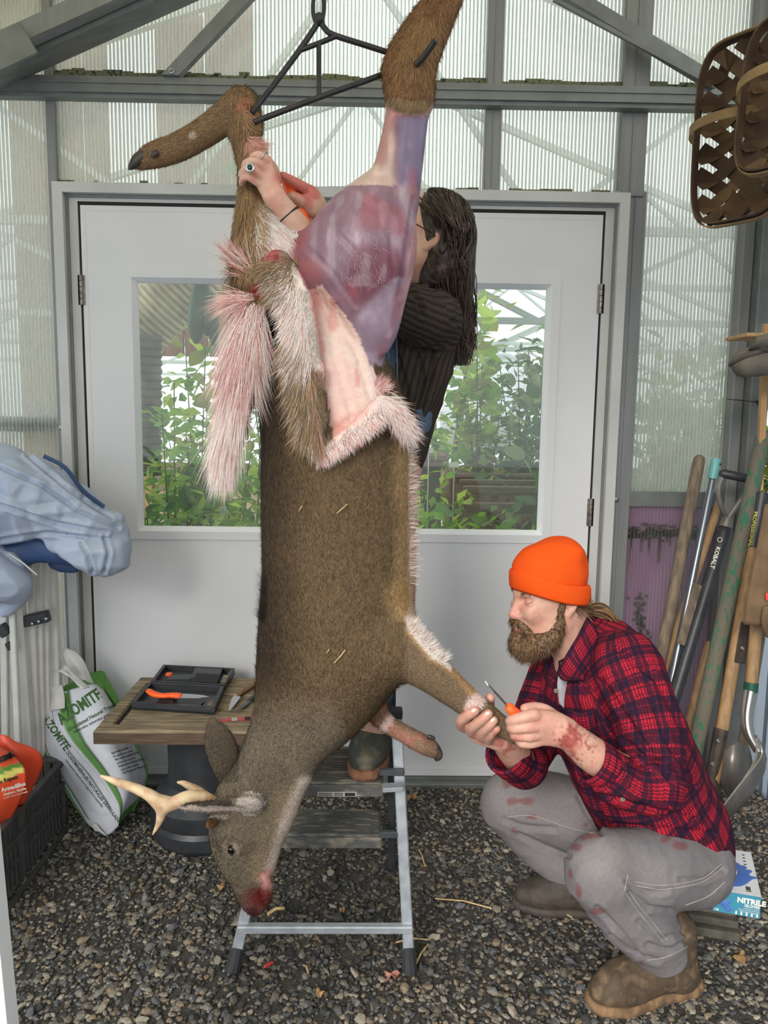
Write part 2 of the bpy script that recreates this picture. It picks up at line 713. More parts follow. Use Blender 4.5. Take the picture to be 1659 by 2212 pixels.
# ================================================================== room shell
D = 2.7805            # front face of the doors
M = {}
M['alu'] = mat('grey_aluminium', srgb(138, 139, 138), 0.5, 0.35, c2=srgb(128, 129, 128), scale=8, stretch=(5, 5, .3))
M['steel'] = mat('galvanised_steel', srgb(128, 131, 129), 0.5, 0.45, c2=srgb(116, 119, 117), scale=7, stretch=(2, 5, 2))
M['bolt'] = mat('bolt_steel', srgb(150, 150, 150), 0.35, 0.9)
M['door'] = mat('door_white', srgb(222, 221, 222), 0.42, c2=srgb(216, 215, 217), scale=3, bump=0.03, bscale=160)
M['frame'] = mat('frame_grey_white', srgb(198, 197, 194), 0.42, c2=srgb(188, 187, 184), scale=5)
M['white'] = mat('glazing_bead_white', srgb(238, 240, 242), 0.35)
M['gap'] = mat('rubber_gasket', srgb(34, 32, 32), 0.8)
M['hinge'] = mat('hinge_steel', srgb(150, 142, 134), 0.4, 0.8, c2=srgb(110, 102, 96), scale=40)
M['moss'] = mat('moss_band', srgb(92, 96, 70), 0.9, c2=srgb(46, 48, 36), scale=70, c3=srgb(120, 122, 96), bump=0.5)


def poly_mat(name, tint, trans, clear):
    m, N, L, b = new_mat(name)
    out = N['Material Output']
    N.remove(b)
    tr = N.new('ShaderNodeBsdfTransparent')
    tr.inputs[0].default_value = (*tint, 1)
    tl = N.new('ShaderNodeBsdfTranslucent')
    tl.inputs[0].default_value = (*trans, 1)
    gl = N.new('ShaderNodeBsdfGlossy')
    gl.inputs['Roughness'].default_value = 0.15
    m1 = N.new('ShaderNodeMixShader')
    m1.inputs[0].default_value = 1 - clear
    L.new(tr.outputs[0], m1.inputs[1])
    L.new(tl.outputs[0], m1.inputs[2])
    m2 = N.new('ShaderNodeMixShader')
    m2.inputs[0].default_value = 0.05
    L.new(m1.outputs[0], m2.inputs[1])
    L.new(gl.outputs[0], m2.inputs[2])
    L.new(m2.outputs[0], out.inputs[0])
    return m


M['poly'] = poly_mat('polycarbonate_sheet', (0.97, 0.98, 0.97), (0.86, 0.87, 0.85), 0.80)
M['rib'] = poly_mat('polycarbonate_rib', (0.8, 0.8, 0.78), (0.92, 0.93, 0.90), 0.25)
M['roof'] = poly_mat('roof_polycarbonate', (0.95, 0.95, 0.9), (0.52, 0.50, 0.40), 0.06)
M['side'] = poly_mat('side_polycarbonate', (0.85, 0.88, 0.9), (0.72, 0.76, 0.80), 0.5)
M['sider'] = poly_mat('dimmed_side_polycarbonate', (0.7, 0.74, 0.78), (0.5, 0.54, 0.58), 0.2)  # dimness of the right side put into its darker, less clear tint
# dull blue grey ribbed wall sheet on the tool side
M['purple'] = mat('pink_insulation', srgb(186, 140, 180), 0.75, c2=srgb(160, 116, 154), scale=5, stretch=(1, 1, .5))
M['mould'] = mat('black_mould', srgb(38, 34, 34), 0.9, c2=srgb(84, 70, 66), scale=60, bump=0.4)

# ---- floor
M['earth'] = mat('fine_grit', srgb(56, 54, 50), 0.95, c2=srgb(88, 84, 77), scale=180, bump=0.8, bscale=260)
fl = thing('floor', 'dark grey gravel floor of the greenhouse porch', None, (0, 1.5, 0), kind='structure')
mb = MB().box(-3.0, 3.0, -2.5, 2.86, -0.05, 0.0)
mb.build('gravel_bed', M['earth'], fl)
M['yard'] = mat('pale_yard', srgb(150, 146, 136), .9, c2=srgb(128, 124, 114), scale=2)
tag(MB().box(-14, 14, -16, -2.5, -.06, -.004).build('ground', M['yard'], None), 'pale gravel yard outside behind the camera', kind='structure')

# ---- gravel stones
M['stone'] = mat('gravel_stone', (1, 1, 1), 0.75, attr='Col', c2=(0.8, 0.8, 0.8), scale=200, bump=0.25, bscale=300)
t = (1 + 5 ** .5) / 2
ICO = np.array([(-1, t, 0), (1, t, 0), (-1, -t, 0), (1, -t, 0), (0, -1, t), (0, 1, t), (0, -1, -t), (0, 1, -t), (t, 0, -1), (t, 0, 1), (-t, 0, -1), (-t, 0, 1)]) / (1 + t * t) ** .5
ICF = np.array([(0, 11, 5), (0, 5, 1), (0, 1, 7), (0, 7, 10), (0, 10, 11), (1, 5, 9), (5, 11, 4), (11, 10, 2), (10, 7, 6), (7, 1, 8), (3, 9, 4), (3, 4, 2), (3, 2, 6), (3, 6, 8), (3, 8, 9), (4, 9, 5), (2, 4, 11), (6, 2, 10), (8, 6, 7), (9, 8, 1)])
OCT = np.array([(1, 0, 0), (0, 1, 0), (-1, 0, 0), (0, -1, 0), (.25, .1, 1), (-.1, -.1, -1)], float)
OCF = np.array([(0, 1, 4), (1, 2, 4), (2, 3, 4), (3, 0, 4), (1, 0, 5), (2, 1, 5), (3, 2, 5), (0, 3, 5)])
PAL = np.array([srgb(*c) for c in [(96, 94, 88), (78, 77, 73), (118, 113, 104), (64, 63, 62), (138, 131, 118), (104, 96, 84), (88, 90, 92), (150, 140, 124), (58, 56, 54), (128, 112, 92)]])


def stone_cloud(x, y, sz, lift):
    n = len(x)
    k = len(ICO)
    sc = sz[:, None] * np.stack([rng.uniform(.8, 1.5, n), rng.uniform(.65, 1.1, n), rng.uniform(.4, .75, n)], 1)
    v = ICO[None] * (1 + rng.uniform(-.22, .22, (n, k, 1))) * sc[:, None, :]
    a = rng.uniform(0, 2 * math.pi, n)
    ca, sa = np.cos(a)[:, None], np.sin(a)[:, None]
    tx = rng.normal(0, .35, n)[:, None]
    vx = v[:, :, 0] * ca - v[:, :, 1] * sa
    vy = v[:, :, 0] * sa + v[:, :, 1] * ca
    vz = v[:, :, 2] + vx * tx * .6
    V = np.stack([vx + x[:, None], vy + y[:, None], vz + lift[:, None]], 2).reshape(-1, 3)
    F = (ICF[None] + (np.arange(n) * k)[:, None, None]).reshape(-1, 3)
    # gravel under and behind the deer gets darker towards the middle
    centre_dark = np.exp(-(((x - .05) / .55) ** 2 + ((y - 2.05) / .5) ** 2) * 1.2)
    c = PAL[rng.integers(0, len(PAL), n)] * rng.uniform(.85, 1.5, (n, 1)) * (1 - .5 * centre_dark)[:, None]
    return V, F, np.repeat(c, k, 0)


ns = 36000
x = rng.uniform(-1.5, 1.65, ns)
y = 1.35 + (2.84 - 1.35) * rng.random(ns)
sz = rng.lognormal(math.log(.0058), .32, ns).clip(.003, .014)
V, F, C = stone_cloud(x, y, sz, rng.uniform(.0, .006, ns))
o = link('gravel', np_mesh('gravel', V, F, C, smooth=False), M['stone'], fl)
tag(o, 'loose grey brown gravel', kind='stuff')
ns = 9000
x = rng.uniform(-2.2, 2.2, ns)
y = rng.uniform(-1.2, 1.4, ns)
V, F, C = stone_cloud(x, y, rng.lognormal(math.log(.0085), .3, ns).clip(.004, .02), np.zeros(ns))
o = link('gravel', np_mesh('gravel', V, F, C, smooth=False), M['stone'], fl)
tag(o, 'loose gravel nearer the camera', kind='stuff')
# the 300 largest stones that the photograph shows nearest, one object each
shapes = []
for i in range(24):
    V, F, C = stone_cloud(np.zeros(1), np.zeros(1), np.ones(1) * .0125, np.zeros(1))
    C[:] = PAL[i % len(PAL)] * (0.8 + .5 * rng.random())
    me = np_mesh('stone', V, F, C, smooth=False)
    me.materials.append(M['stone'])
    shapes.append(me)
for i in range(300):
    while True:
        g = G(rng.uniform(30, 1659), 1750 + 460 * rng.random() ** .8)
        if 1.45 < g.y < 2.7:
            break
    o = bpy.data.objects.new('stone', shapes[i % 24])
    COL.objects.link(o)
    attach(o, fl)
    s = rng.uniform(.65, 1.25)
    o.location = (g.x, g.y, .008)
    o.scale = (s, s, s)
    o.rotation_euler = (rng.normal(0, .2), rng.normal(0, .2), rng.uniform(0, 6.28))

# ---- doors
DZ0, DZ1, DH = 0.03, 2.12, 0.918


def ring(mb, x0, x1, z0, z1, w, y0, y1):
    """mitred rectangular frame, w wide, between outer x0..x1, z0..z1"""
    o_ = [(x0, z0), (x1, z0), (x1, z1), (x0, z1)]
    i_ = [(x0 + w, z0 + w), (x1 - w, z0 + w), (x1 - w, z1 - w), (x0 + w, z1 - w)]
    for k in range(4):
        j = (k + 1) % 4
        mb.prism([(o_[k][0], y0, o_[k][1]), (o_[j][0], y0, o_[j][1]), (i_[j][0], y0, i_[j][1]), (i_[k][0], y0, i_[k][1])], (0, y1 - y0, 0))


def bead(mb, x0, x1, z0, z1, w, y0, y1):
    """sloped glazing bead from face y0 (outer) to y1 at the glass (inner)"""
    o_ = [(x0, y0, z0), (x1, y0, z0), (x1, y0, z1), (x0, y0, z1)]
    i_ = [(x0 + w, y1, z0 + w), (x1 - w, y1, z0 + w), (x1 - w, y1, z1 - w), (x0 + w, y1, z1 - w)]
    for k in range(4):
        j = (k + 1) % 4
        b0, b1 = Vector(o_[k]), Vector(o_[j])
        vs = [b0, b1, Vector(i_[j]), Vector(i_[k])]
        back = [Vector((v.x, y1 + .006, v.z)) for v in vs]
        mb.add(vs + back, [(0, 1, 2, 3), (7, 6, 5, 4), (0, 4, 5, 1), (2, 6, 7, 3)])


def glass_mat(name):
    m, N, L, b = new_mat(name)
    out = N['Material Output']
    N.remove(b)
    tr = N.new('ShaderNodeBsdfTransparent')
    tr.inputs[0].default_value = (0.93, 0.96, 0.94, 1)
    gl = N.new('ShaderNodeBsdfGlossy')
    gl.inputs['Roughness'].default_value = 0.02
    df = N.new('ShaderNodeBsdfTranslucent')
    df.inputs[0].default_value = (.8, .85, .8, 1)
    fr = N.new('ShaderNodeFresnel')
    fr.inputs[0].default_value = 1.45
    m0 = N.new('ShaderNodeMixShader')
    m0.inputs[0].default_value = 0.06      # dusty pane
    L.new(tr.outputs[0], m0.inputs[1])
    L.new(df.outputs[0], m0.inputs[2])
    m1 = N.new('ShaderNodeMixShader')
    L.new(fr.outputs[0], m1.inputs[0])
    L.new(m0.outputs[0], m1.inputs[1])
    L.new(gl.outputs[0], m1.inputs[2])
    L.new(m1.outputs[0], out.inputs[0])
    return m


M['glass'] = glass_mat('window_glass')
GX0, GX1, GZ0, GZ1 = .190, .7305, .989, 1.863     # glass, measured on one leaf
for n_, sgn in ((1, -1), (2, 1)):
    dr = thing('door_%d' % n_, ('left' if sgn < 0 else 'right') + ' white panel door leaf with one tall glass pane', None, (sgn * .46, D, DZ0), kind='structure')

    def X(v):
        return sgn * v
    fx0, fx1 = GX0 - .016, GX1 + .016
    z0, z1 = GZ0 - .016, GZ1 + .016
    mb = MB()
    # slab pieces around the opening
    for (a, b_, c_, d_) in ((.003, fx0, DZ0, DZ1), (fx1, DH, DZ0, DZ1), (fx0, fx1, DZ0, z0), (fx0, fx1, z1, DZ1)):
        mb.box(min(X(a), X(b_)), max(X(a), X(b_)), D, D + .045, c_, d_)
    mb.build('slab', M['door'], dr)
    # thin raised edge strip around the leaf
    mb = MB()
    ring(mb, min(X(.003), X(DH)), max(X(.003), X(DH)), DZ0, DZ1, .0175, D - .0012, D)
    mb.box(min(X(.003), X(DH)), max(X(.003), X(DH)), D - .004, D - .0012, DZ0, DZ0 + .027)
    mb.build('edge_strip', M['door'], dr)
    mb = MB()
    ring(mb, min(X(fx0 - .03), X(fx1 + .03)), max(X(fx0 - .03), X(fx1 + .03)), z0 - .03, z1 + .03, .03, D - .006, D)
    wf = mb.build('window_frame', M['door'], dr)
    mb = MB()
    bead(mb, min(X(fx0), X(fx1)), max(X(fx0), X(fx1)), z0, z1, .016, D - .006, D + .02)
    mb.build('glazing_bead', M['white'], wf)
    MB().box(min(X(fx0), X(fx1)), max(X(fx0), X(fx1)), D + .021, D + .025, z0, z1).build('pane', M['glass'], dr)
    for zc in (1.83, 1.06, .33):
        mb = MB()
        hx = X(DH + .004)
        for k in range(5):
            mb.tube([(hx, D - .006, zc - .05 + .021 * k), (hx, D - .006, zc - .05 + .021 * k + .0185)], .0065, 10)
        mb.box(hx - .012, hx + .012, D - .004, D + .001, zc - .05, zc + .052)
        mb.build('hinge', M['hinge'], dr)

MB().box(-.022, .022, D - .006, D, DZ0, DZ1).build('astragal', M['door'], dr)

# ---- door frame with gasket, casing and threshold
df_ = thing('trim_1', 'grey aluminium frame and casing around the double doors', None, (0, D, 0), kind='structure')
jx = DH + .008
mb = MB()
mb.box(-jx, -DH, D + .003, D + .03, DZ0, DZ1 + .012)
mb.box(DH, jx, D + .003, D + .03, DZ0, DZ1 + .012)
mb.box(-jx, jx, D + .0, D + .03, DZ1 + .001, DZ1 + .012)
mb.build('gasket', M['gap'], df_)
cw = .052
mb = MB()
mb.box(-jx - .03, -jx, D - .004, D + .04, 0, DZ1 + .024)
mb.box(jx, jx + .03, D - .004, D + .04, 0, DZ1 + .024)
mb.box(-jx, jx, D - .004, D + .04, DZ1 + .012, DZ1 + .024)
mb.build('jamb', M['frame'], df_)
cx = jx + .03
mb = MB()
mb.box(-cx - .0095, -cx, D - .012, D + .04, 0, DZ1 + .034)
mb.box(cx, cx + .0095, D - .012, D + .04, 0, DZ1 + .034)
mb.box(-cx, cx, D - .012, D + .04, DZ1 + .024, DZ1 + .034)
mb.build('recess', M['steel'], df_)
cx += .0095
mb = MB()
zt = DZ1 + .034
for s in (-1, 1):
    mb.prism([(s * cx, D - .035, 0), (s * (cx + .035), D - .035, 0), (s * (cx + .035), D - .035, zt + .034), (s * cx, D - .035, zt)], (0, .06, 0))
mb.prism([(-cx, D - .035, zt), (cx, D - .035, zt), (cx + .035, D - .035, zt + .034), (-cx - .035, D - .035, zt + .034)], (0, .06, 0))
mb.build('casing', M['frame'], df_)
MB().box(-jx, jx, D - .05, D + .06, -.005, .018, .004).box(-jx, jx, D - .012, D + .05, .018, .028).build('threshold', M['steel'], df_)

# ---- back wall: posts, rails and ribbed polycarbonate sheets
WB = D + .03
wb = thing('wall_back', 'end wall of ribbed clear polycarbonate between grey posts', None, (0, WB, 0), kind='structure')
XL, XR = -1.75, 1.565


def xat(px, py, Y=WB):
    return P(px, py, Y).x


ZT = 3.45
TIEZ0, TIEZ1 = P(770, 222, WB).z, P(770, 178, WB).z
DOORZ = zt + .034
xl0, xl1 = -cx - .035 - .03, -cx - .035 + .0
xr0, xr1 = cx + .035, cx + .035 + .075
xm0, xm1 = xat(1046, 320), xat(1079, 320)
xq0, xq1 = xat(1335, 330), xat(1392, 330)
xc0 = xat(1572, 800)
girtr = P(1470, 1080, WB).z
girtl = P(60, 918, WB).z
panels = [
    (XL, xl0, TIEZ1, ZT), (xl1, xm0, TIEZ1, ZT), (xm1, xq0, TIEZ1, ZT), (xq1, xc0, TIEZ1, ZT),
    (XL, xl0, girtl, TIEZ0), (xl1, xm0, DOORZ, TIEZ0), (xm1, xq0, DOORZ, TIEZ0), (xr1, xc0, girtr, TIEZ0),
    (XL, xl0, 0.0, girtl)]
for (a, b_, c_, d_) in panels:
    sh = MB().box(a - .008, b_ + .008, WB + .0, WB + .0012, c_ - .008, d_ + .008).build('polycarbonate_sheet', M['poly'], wb)
    MB().box(a - .008, b_ + .008, WB + .0135, WB + .0147, c_ - .008, d_ + .008).build('outer_skin', M['poly'], sh)
    mb = MB()
    xx = a + .004
    while xx < b_:
        mb.box(xx, xx + .0035, WB - .0006, WB + .0135, c_, d_)
        xx += .0132
    r = mb.build('rib', M['rib'], sh)
    tag(r, kind='stuff')
# moss line along the foot of each sheet
for (a, b_, zz) in ((xl1, xm0, DOORZ), (xm1, xq0, DOORZ), (xl1, xm0, TIEZ1), (xm1, xq0, TIEZ1), (xq1, xc0, TIEZ1)):
    me = MB()
    xx = a
    while xx < b_ - .02:
        w_ = rng.uniform(.02, .07)
        me.box(xx, min(xx + w_, b_), WB - .0018, WB - .0006, zz, zz + rng.uniform(.012, .026))
        xx += w_
    o = me.build('moss', M['moss'], wb)
    tag(o, 'dark moss along the sheet edge', kind='stuff')
# pink insulation behind the lower right sheet
ins = MB().box(xr1 - .01, xc0 + .03, WB + .018, WB + .04, -.0, girtr).build('insulation', M['purple'], wb)
sh = MB().box(xr1 - .01, xc0 + .02, WB + .0, WB + .0012, -.0, girtr).build('polycarbonate_sheet', M['poly'], wb)
mb = MB()
xx = xr1
while xx < xc0:
    mb.box(xx, xx + .002, WB - .0006, WB + .0135, 0, girtr)
    xx += .0132
tag(mb.build('rib', M['poly'], sh), kind='stuff')
zm = P(1450, 1150, WB).z
mb = MB()
for i in range(260):
    px, py = rng.uniform(1338, 1520), 1150 + rng.normal(0, 9)
    p = P(px, py, WB + .017)
    s = rng.uniform(.002, .008)
    mb.box(p.x - s * 1.6, p.x + s * 1.6, WB + .0155, WB + .0178, p.z - s * .6, p.z + s * .6)
for i in range(26):
    px = rng.uniform(1340, 1500)
    p, q = P(px, 1160, WB), P(px, 1160 + rng.uniform(10, 60), WB)
    mb.box(p.x - .0015, p.x + .0015, WB + .0158, WB + .0176, q.z, p.z)
for i in range(60):
    p = P(rng.normal(1385, 9), rng.uniform(1285, 1385), WB)
    mb.box(p.x - .006, p.x + .006, WB + .0155, WB + .0177, p.z - .006, p.z + .006)
tag(mb.build('mould_streaks', M['mould'], wb), 'black mould streaks on the pink sheet', kind='stuff')
for (nm, a, b_, c_, d_, y0) in (('post', xl0, xl1, 0, ZT, .02), ('post', xr0, xr1, 0, DOORZ + .02, .012), ('post', xq0, xq1, DOORZ, ZT, .02), ('post', xm0, xm1, DOORZ, ZT, .022)):
    m_ = MB().box(a, b_, WB - y0, WB + .04, c_, d_, .003)
    if b_ - a > .05:
        m_.box(a + (b_ - a) * .45, a + (b_ - a) * .5, WB - y0 - .004, WB - y0, c_, d_)
    m_.build(nm, M['alu'], wb)
mb = MB().box(xr1, xc0, WB - .006, WB + .05, girtr - .025, girtr + .03)
mb.build('rail', M['steel'], wb)
MB().box(XL, xl0, WB + .02, WB + .06, girtl - .025, girtl + .03).build('rail', M['steel'], wb)
# corner post on the right: narrow lit flange and wide web
pc = [(xat(1573, 800), xat(1597, 800), WB - .03), (xat(1597, 800), xat(1643, 700), WB - .09)]
MB().box(pc[0][0], pc[0][1], WB - .05, WB + .03, 0, ZT, .004).build('post', M['alu'], wb)
MB().box(pc[1][0], pc[1][1], WB - .10, WB + .03, 0, ZT, .004).build('post', M['steel'], wb)
for (px, py) in ((208, 396), (590, 398), (1059, 413), (1334, 418), (1331, 1079), (132, 925)):
    p = P(px, py, WB - .022)
    MB().lathe((p.x, p.y, p.z), [(.010, 0), (.010, -.002), (.006, -.0025), (.0055, -.007), (.003, -.008)], 10, (0, 1, 0)).build('bolt', M['bolt'], wb, True)

# ---- side walls and roof (translucent), open towards the camera
wr = thing('wall_right', 'ribbed blue grey side wall behind the garden tools', None, (1.6, 1.5, 0), kind='structure')
mb = MB().box(1.60, 1.615, -.6, 2.8, 0, 2.45)
yy = -.55
while yy < 2.75:
    mb.box(1.592, 1.60, yy, yy + .012, 0, 2.45)
    yy += .06
mb.build('ribbed_sheet', M['sider'], wr)
for yy in (2.45, 1.6, .6):
    MB().box(1.55, 1.60, yy, yy + .05, 0, 2.45, .004).build('stud', M['steel'], wr)
wl = thing('wall_left', 'translucent side wall left of the folded canopy', None, (-1.75, 1.5, 0), kind='structure')
MB().box(-1.765, -1.75, -.6, 2.8, 0, 2.45).build('ribbed_sheet', M['side'], wl)
for yy in (2.4, 1.4, .4):
    MB().box(-1.75, -1.70, yy, yy + .05, 0, 2.45, .004).build('stud', M['steel'], wl)
rf = thing('ceiling', 'pitched translucent cream roof sheets', None, (0, 1.2, 2.5), kind='structure')
apx, apz, ez = -0.02, 3.34, 2.50
for s, xe in ((-1, -1.95), (1, 1.8)):
    ez_ = ez - .04 if s < 0 else 3.0
    MB().prism([(xe, -1.0, ez_), (apx, -1.0, apz), (apx, -1.0, apz + .012), (xe, -1.0, ez_ + .012)], (0, 4.0, 0)).build('roof_sheet', M['roof'], rf)

# ---- truss in front of the end wall
TY = WB - .075
tr_ = thing('trim_2', 'galvanised roof truss with tie beam, braces and rafter', None, (0, TY, 2.45), kind='structure')


def band(name, pl, Y, th, m=None, lip=None):
    pts = [P(px, py, Y) for px, py in pl]
    MB().prism([(p.x, p.y, p.z) for p in pts], (0, th, 0)).build(name, m or M['steel'], tr_)


band('tie_beam', [(-120, 157), (1640, 191), (1640, 226), (-120, 192)], TY, .05)
band('tie_lip', [(-120, 192), (1640, 226), (1640, 238), (-120, 204)], TY + .012, .04)
band('tie_lip', [(-120, 168), (1640, 202), (1640, 206), (-120, 172)], TY - .006, .008)
band('brace', [(349, 160), (386, 162), (560, -22), (520, -26)], TY - .02, .03)
band('brace', [(1195, -22), (1255, -20), (1546, 158), (1542, 190)], TY - .02, .03)
band('brace_lip', [(1200, -6), (1545, 178), (1545, 190), (1195, 0)], TY - .028, .012)
band('rafter', [(-120, 165), (-120, 205), (420, -38), (330, -38)], TY - .10, .10)
band('rafter_flange', [(-120, 120), (-120, 165), (330, -38), (225, -38)], TY - .16, .05, M['alu'])
band('eave_plate', [(-60, 88), (42, 48), (80, 112), (30, 137), (-60, 178)], TY - .2, .012)
for (px, py) in ((370, 152), (1540, 170)):
    p = P(px, py, TY - .021)
    MB().lathe((p.x, p.y, p.z), [(.011, 0), (.011, -.003), (.007, -.004), (.006, -.01)], 10, (0, 1, 0)).build('bolt', M['bolt'], tr_, True)

# ---- white door edge close to the camera on the left
M['wdoor'] = mat('white_gloss_paint', srgb(240, 238, 235), 0.3)
a, b_ = P(-4, 1740, .95), P(46, 2260, .95)
tj = thing('trim_3', 'white painted edge of the open porch door beside the camera', None, (a.x, .95, 0), kind='structure')
MB().prism([(a.x, .95, a.z + .5), (a.x + .0, .95, a.z), (b_.x, .95, b_.z), (b_.x - .03, .95, 0.01), (b_.x - .13, .95, .01), (a.x - .13, .95, a.z + .5)], (0, -.03, 0)).build('door_edge', M['wdoor'], tj)
# ================================================================== the hanging deer
YD = 1.62


def dp(px, py, r, Y=YD):
    p = P(px, py, Y)
    return (p.x, p.y, p.z, S(r, Y))


FY = ((0, 1, 0), .72)
F_ = Field()
F_.chain([dp(*a) for a in [(628, 625, 72), (652, 690, 93), (688, 790, 122), (712, 870, 144), (727, 950, 154), (730, 1050, 158), (731, 1150, 159), (732, 1250, 160), (725, 1340, 161), (715, 1410, 152), (690, 1480, 122)]], .03, FY, 3)
F_.chain([dp(*a) for a in [(700, 1440, 118), (655, 1540, 98), (615, 1612, 86), (580, 1690, 80), (555, 1735, 80)]], .05, ((0, 1, 0), .74), 3)
# head
F_.chain([dp(*a) for a in [(548, 1742, 84), (533, 1792, 83), (534, 1845, 68), (541, 1890, 49), (549, 1937, 36), (552, 1957, 23)]], .03, ((0, 1, 0), .62), 3)
F_.ell(dp(505, 1808, 1, 1.575)[:3], (.035, .02, .03), k=.03)        # brow
F_.ell(dp(499, 1836, 1, 1.548)[:3], (.012, .012, .017), k=.012, sub=True)   # eye socket
F_.ell(dp(575, 1925, 1, 1.58)[:3], (.016, .02, .03), k=.02)          # jaw corner
F_.chain([dp(572, 1915, 4, 1.578), dp(566, 1945, 4, 1.582), dp(556, 1968, 4, 1.59)], .006, None, 3, sub=True)  # mouth line
F_.ell(dp(530, 1958, 1, 1.592)[:3], (.007, .01, .006), k=.006, sub=True)    # nostril
# ears
F_.chain([dp(*a, 1.69) for a in [(503, 1700, 20), (488, 1648, 34), (473, 1598, 33), (458, 1560, 13)]], .012, ((0, 1, 0), .32), 4)
F_.chain([dp(*a, 1.535) for a in [(540, 1738, 30), (500, 1737, 23), (455, 1742, 20), (412, 1744, 14), (378, 1743, 5)]], .012, ((0, .8, .6), .5), 4)
F_.chain([dp(*a, 1.520) for a in [(520, 1752, 9), (470, 1754, 9), (420, 1750, 5)]], .008, None, 3, sub=True)
# pedicles for the antlers
F_.chain([dp(455, 1740, 16, 1.66), dp(435, 1735, 13, 1.66)], .02)
F_.chain([dp(455, 1735, 16, 1.58), dp(430, 1728, 13, 1.58)], .02)
# near foreleg, held out to the right
F_.chain([dp(*a) for a in [(815, 1395, 92, 1.58), (850, 1402, 72, 1.565), (892, 1424, 53, 1.56), (930, 1452, 43, 1.56), (985, 1497, 34, 1.57), (1025, 1528, 30, 1.575), (1065, 1556, 25, 1.58), (1116, 1589, 20, 1.585)]], .035, ((0, 1, 0), .8), 4)
# far foreleg
F_.chain([dp(*a, 1.70) for a in [(790, 1480, 40), (812, 1535, 26), (838, 1564, 20), (870, 1583, 19), (905, 1603, 21), (930, 1616, 19), (940, 1626, 12)]], .02, None, 4)
# hind leg on the left, cannon bone folded down to the left
F_.chain([dp(*a, 1.60) for a in [(296, 355, 11), (328, 337, 24), (385, 318, 27), (445, 284, 28), (490, 252, 31), (520, 236, 34), (528, 270, 37), (533, 315, 28), (540, 380, 24), (542, 440, 29), (550, 505, 44), (568, 570, 68), (595, 640, 82)]], .02, ((0, 1, 0), .8), 4)
F_.chain([dp(572, 462, 20, 1.585), dp(598, 505, 36, 1.58), dp(604, 545, 46, 1.58)], .02, ((0, 1, 0), .6), 3)
F_.ell(dp(522, 222, 1, 1.60)[:3], (.03, .025, .025), k=.02)
# skinned hind leg on the right
F_.chain([dp(*a) for a in [(985, -60, 30, 1.62), (962, -5, 34, 1.62), (925, 60, 43, 1.61), (893, 125, 50, 1.6), (885, 180, 48, 1.6), (883, 222, 42, 1.6), (868, 320, 45, 1.59), (850, 400, 54, 1.585), (806, 480, 84, 1.575), (785, 540, 106, 1.57), (788, 620, 86, 1.57), (806, 695, 54, 1.565), (820, 742, 24, 1.565)]], .02, ((0, 1, 0), .72), 4)
F_.chain([dp(870, 132, 30, 1.6), dp(848, 152, 20, 1.6)], .02)
F_.chain([dp(*a) for a in [(690, 560, 60, 1.58), (740, 545, 75, 1.575)]], .03, FY)
# fur cuff at the hock
F_.chain([dp(885, 190, 50, 1.6), dp(885, 212, 49, 1.6)], .006, ((0, 1, 0), .74))
# turned back hide: rolls beside the opened flank
F_.chain([dp(*a) for a in [(600, 575, 32, 1.52), (632, 640, 36, 1.50), (648, 720, 36, 1.49), (660, 800, 32, 1.49), (672, 880, 30, 1.485), (686, 965, 17, 1.485)]], .012, ((0, 1, 0), .8), 4)
F_.chain([dp(*a) for a in [(690, 982, 10, 1.485), (740, 948, 14, 1.485), (795, 905, 18, 1.49), (832, 872, 20, 1.50), (862, 903, 20, 1.52), (880, 930, 12, 1.54)]], .012, ((0, 1, 0), .8), 4)
F_.chain([dp(*a) for a in [(694, 790, 8, 1.485), (690, 860, 9, 1.48), (702, 905, 9, 1.48)]], .006, None, 4)
# tail
F_.chain([dp(*a) for a in [(590, 640, 40, 1.56), (550, 680, 44, 1.54), (525, 760, 42, 1.54), (512, 850, 36, 1.54), (494, 940, 25, 1.545), (482, 1010, 12, 1.55)]], .015, ((0, 1, 0), .6), 4)
dV, dQ = F_.mesh(.0055)
dV = relax(dV, dQ, 1, .4)
dN = vnormals(dV, dQ)
dV = folds(dV, dN * (dV[:, 1] < 1.6)[:, None], [[(705, 478), (770, 545), (812, 640), (836, 720)], [(866, 250), (856, 380), (842, 480), (850, 600)], [(893, 430), (878, 540), (862, 640)], [(660, 530), (720, 590), (770, 660)]], 7, .0022)
dV = folds(dV, dN * (dV[:, 1] < 1.55)[:, None], [[(690, 640), (720, 760), (760, 900)], [(720, 660), (770, 760), (800, 860)], [(640, 950), (700, 940), (760, 905)]], 9, .003)
dpx, dpy = PX(dV)
dN = vnormals(dV, dQ)

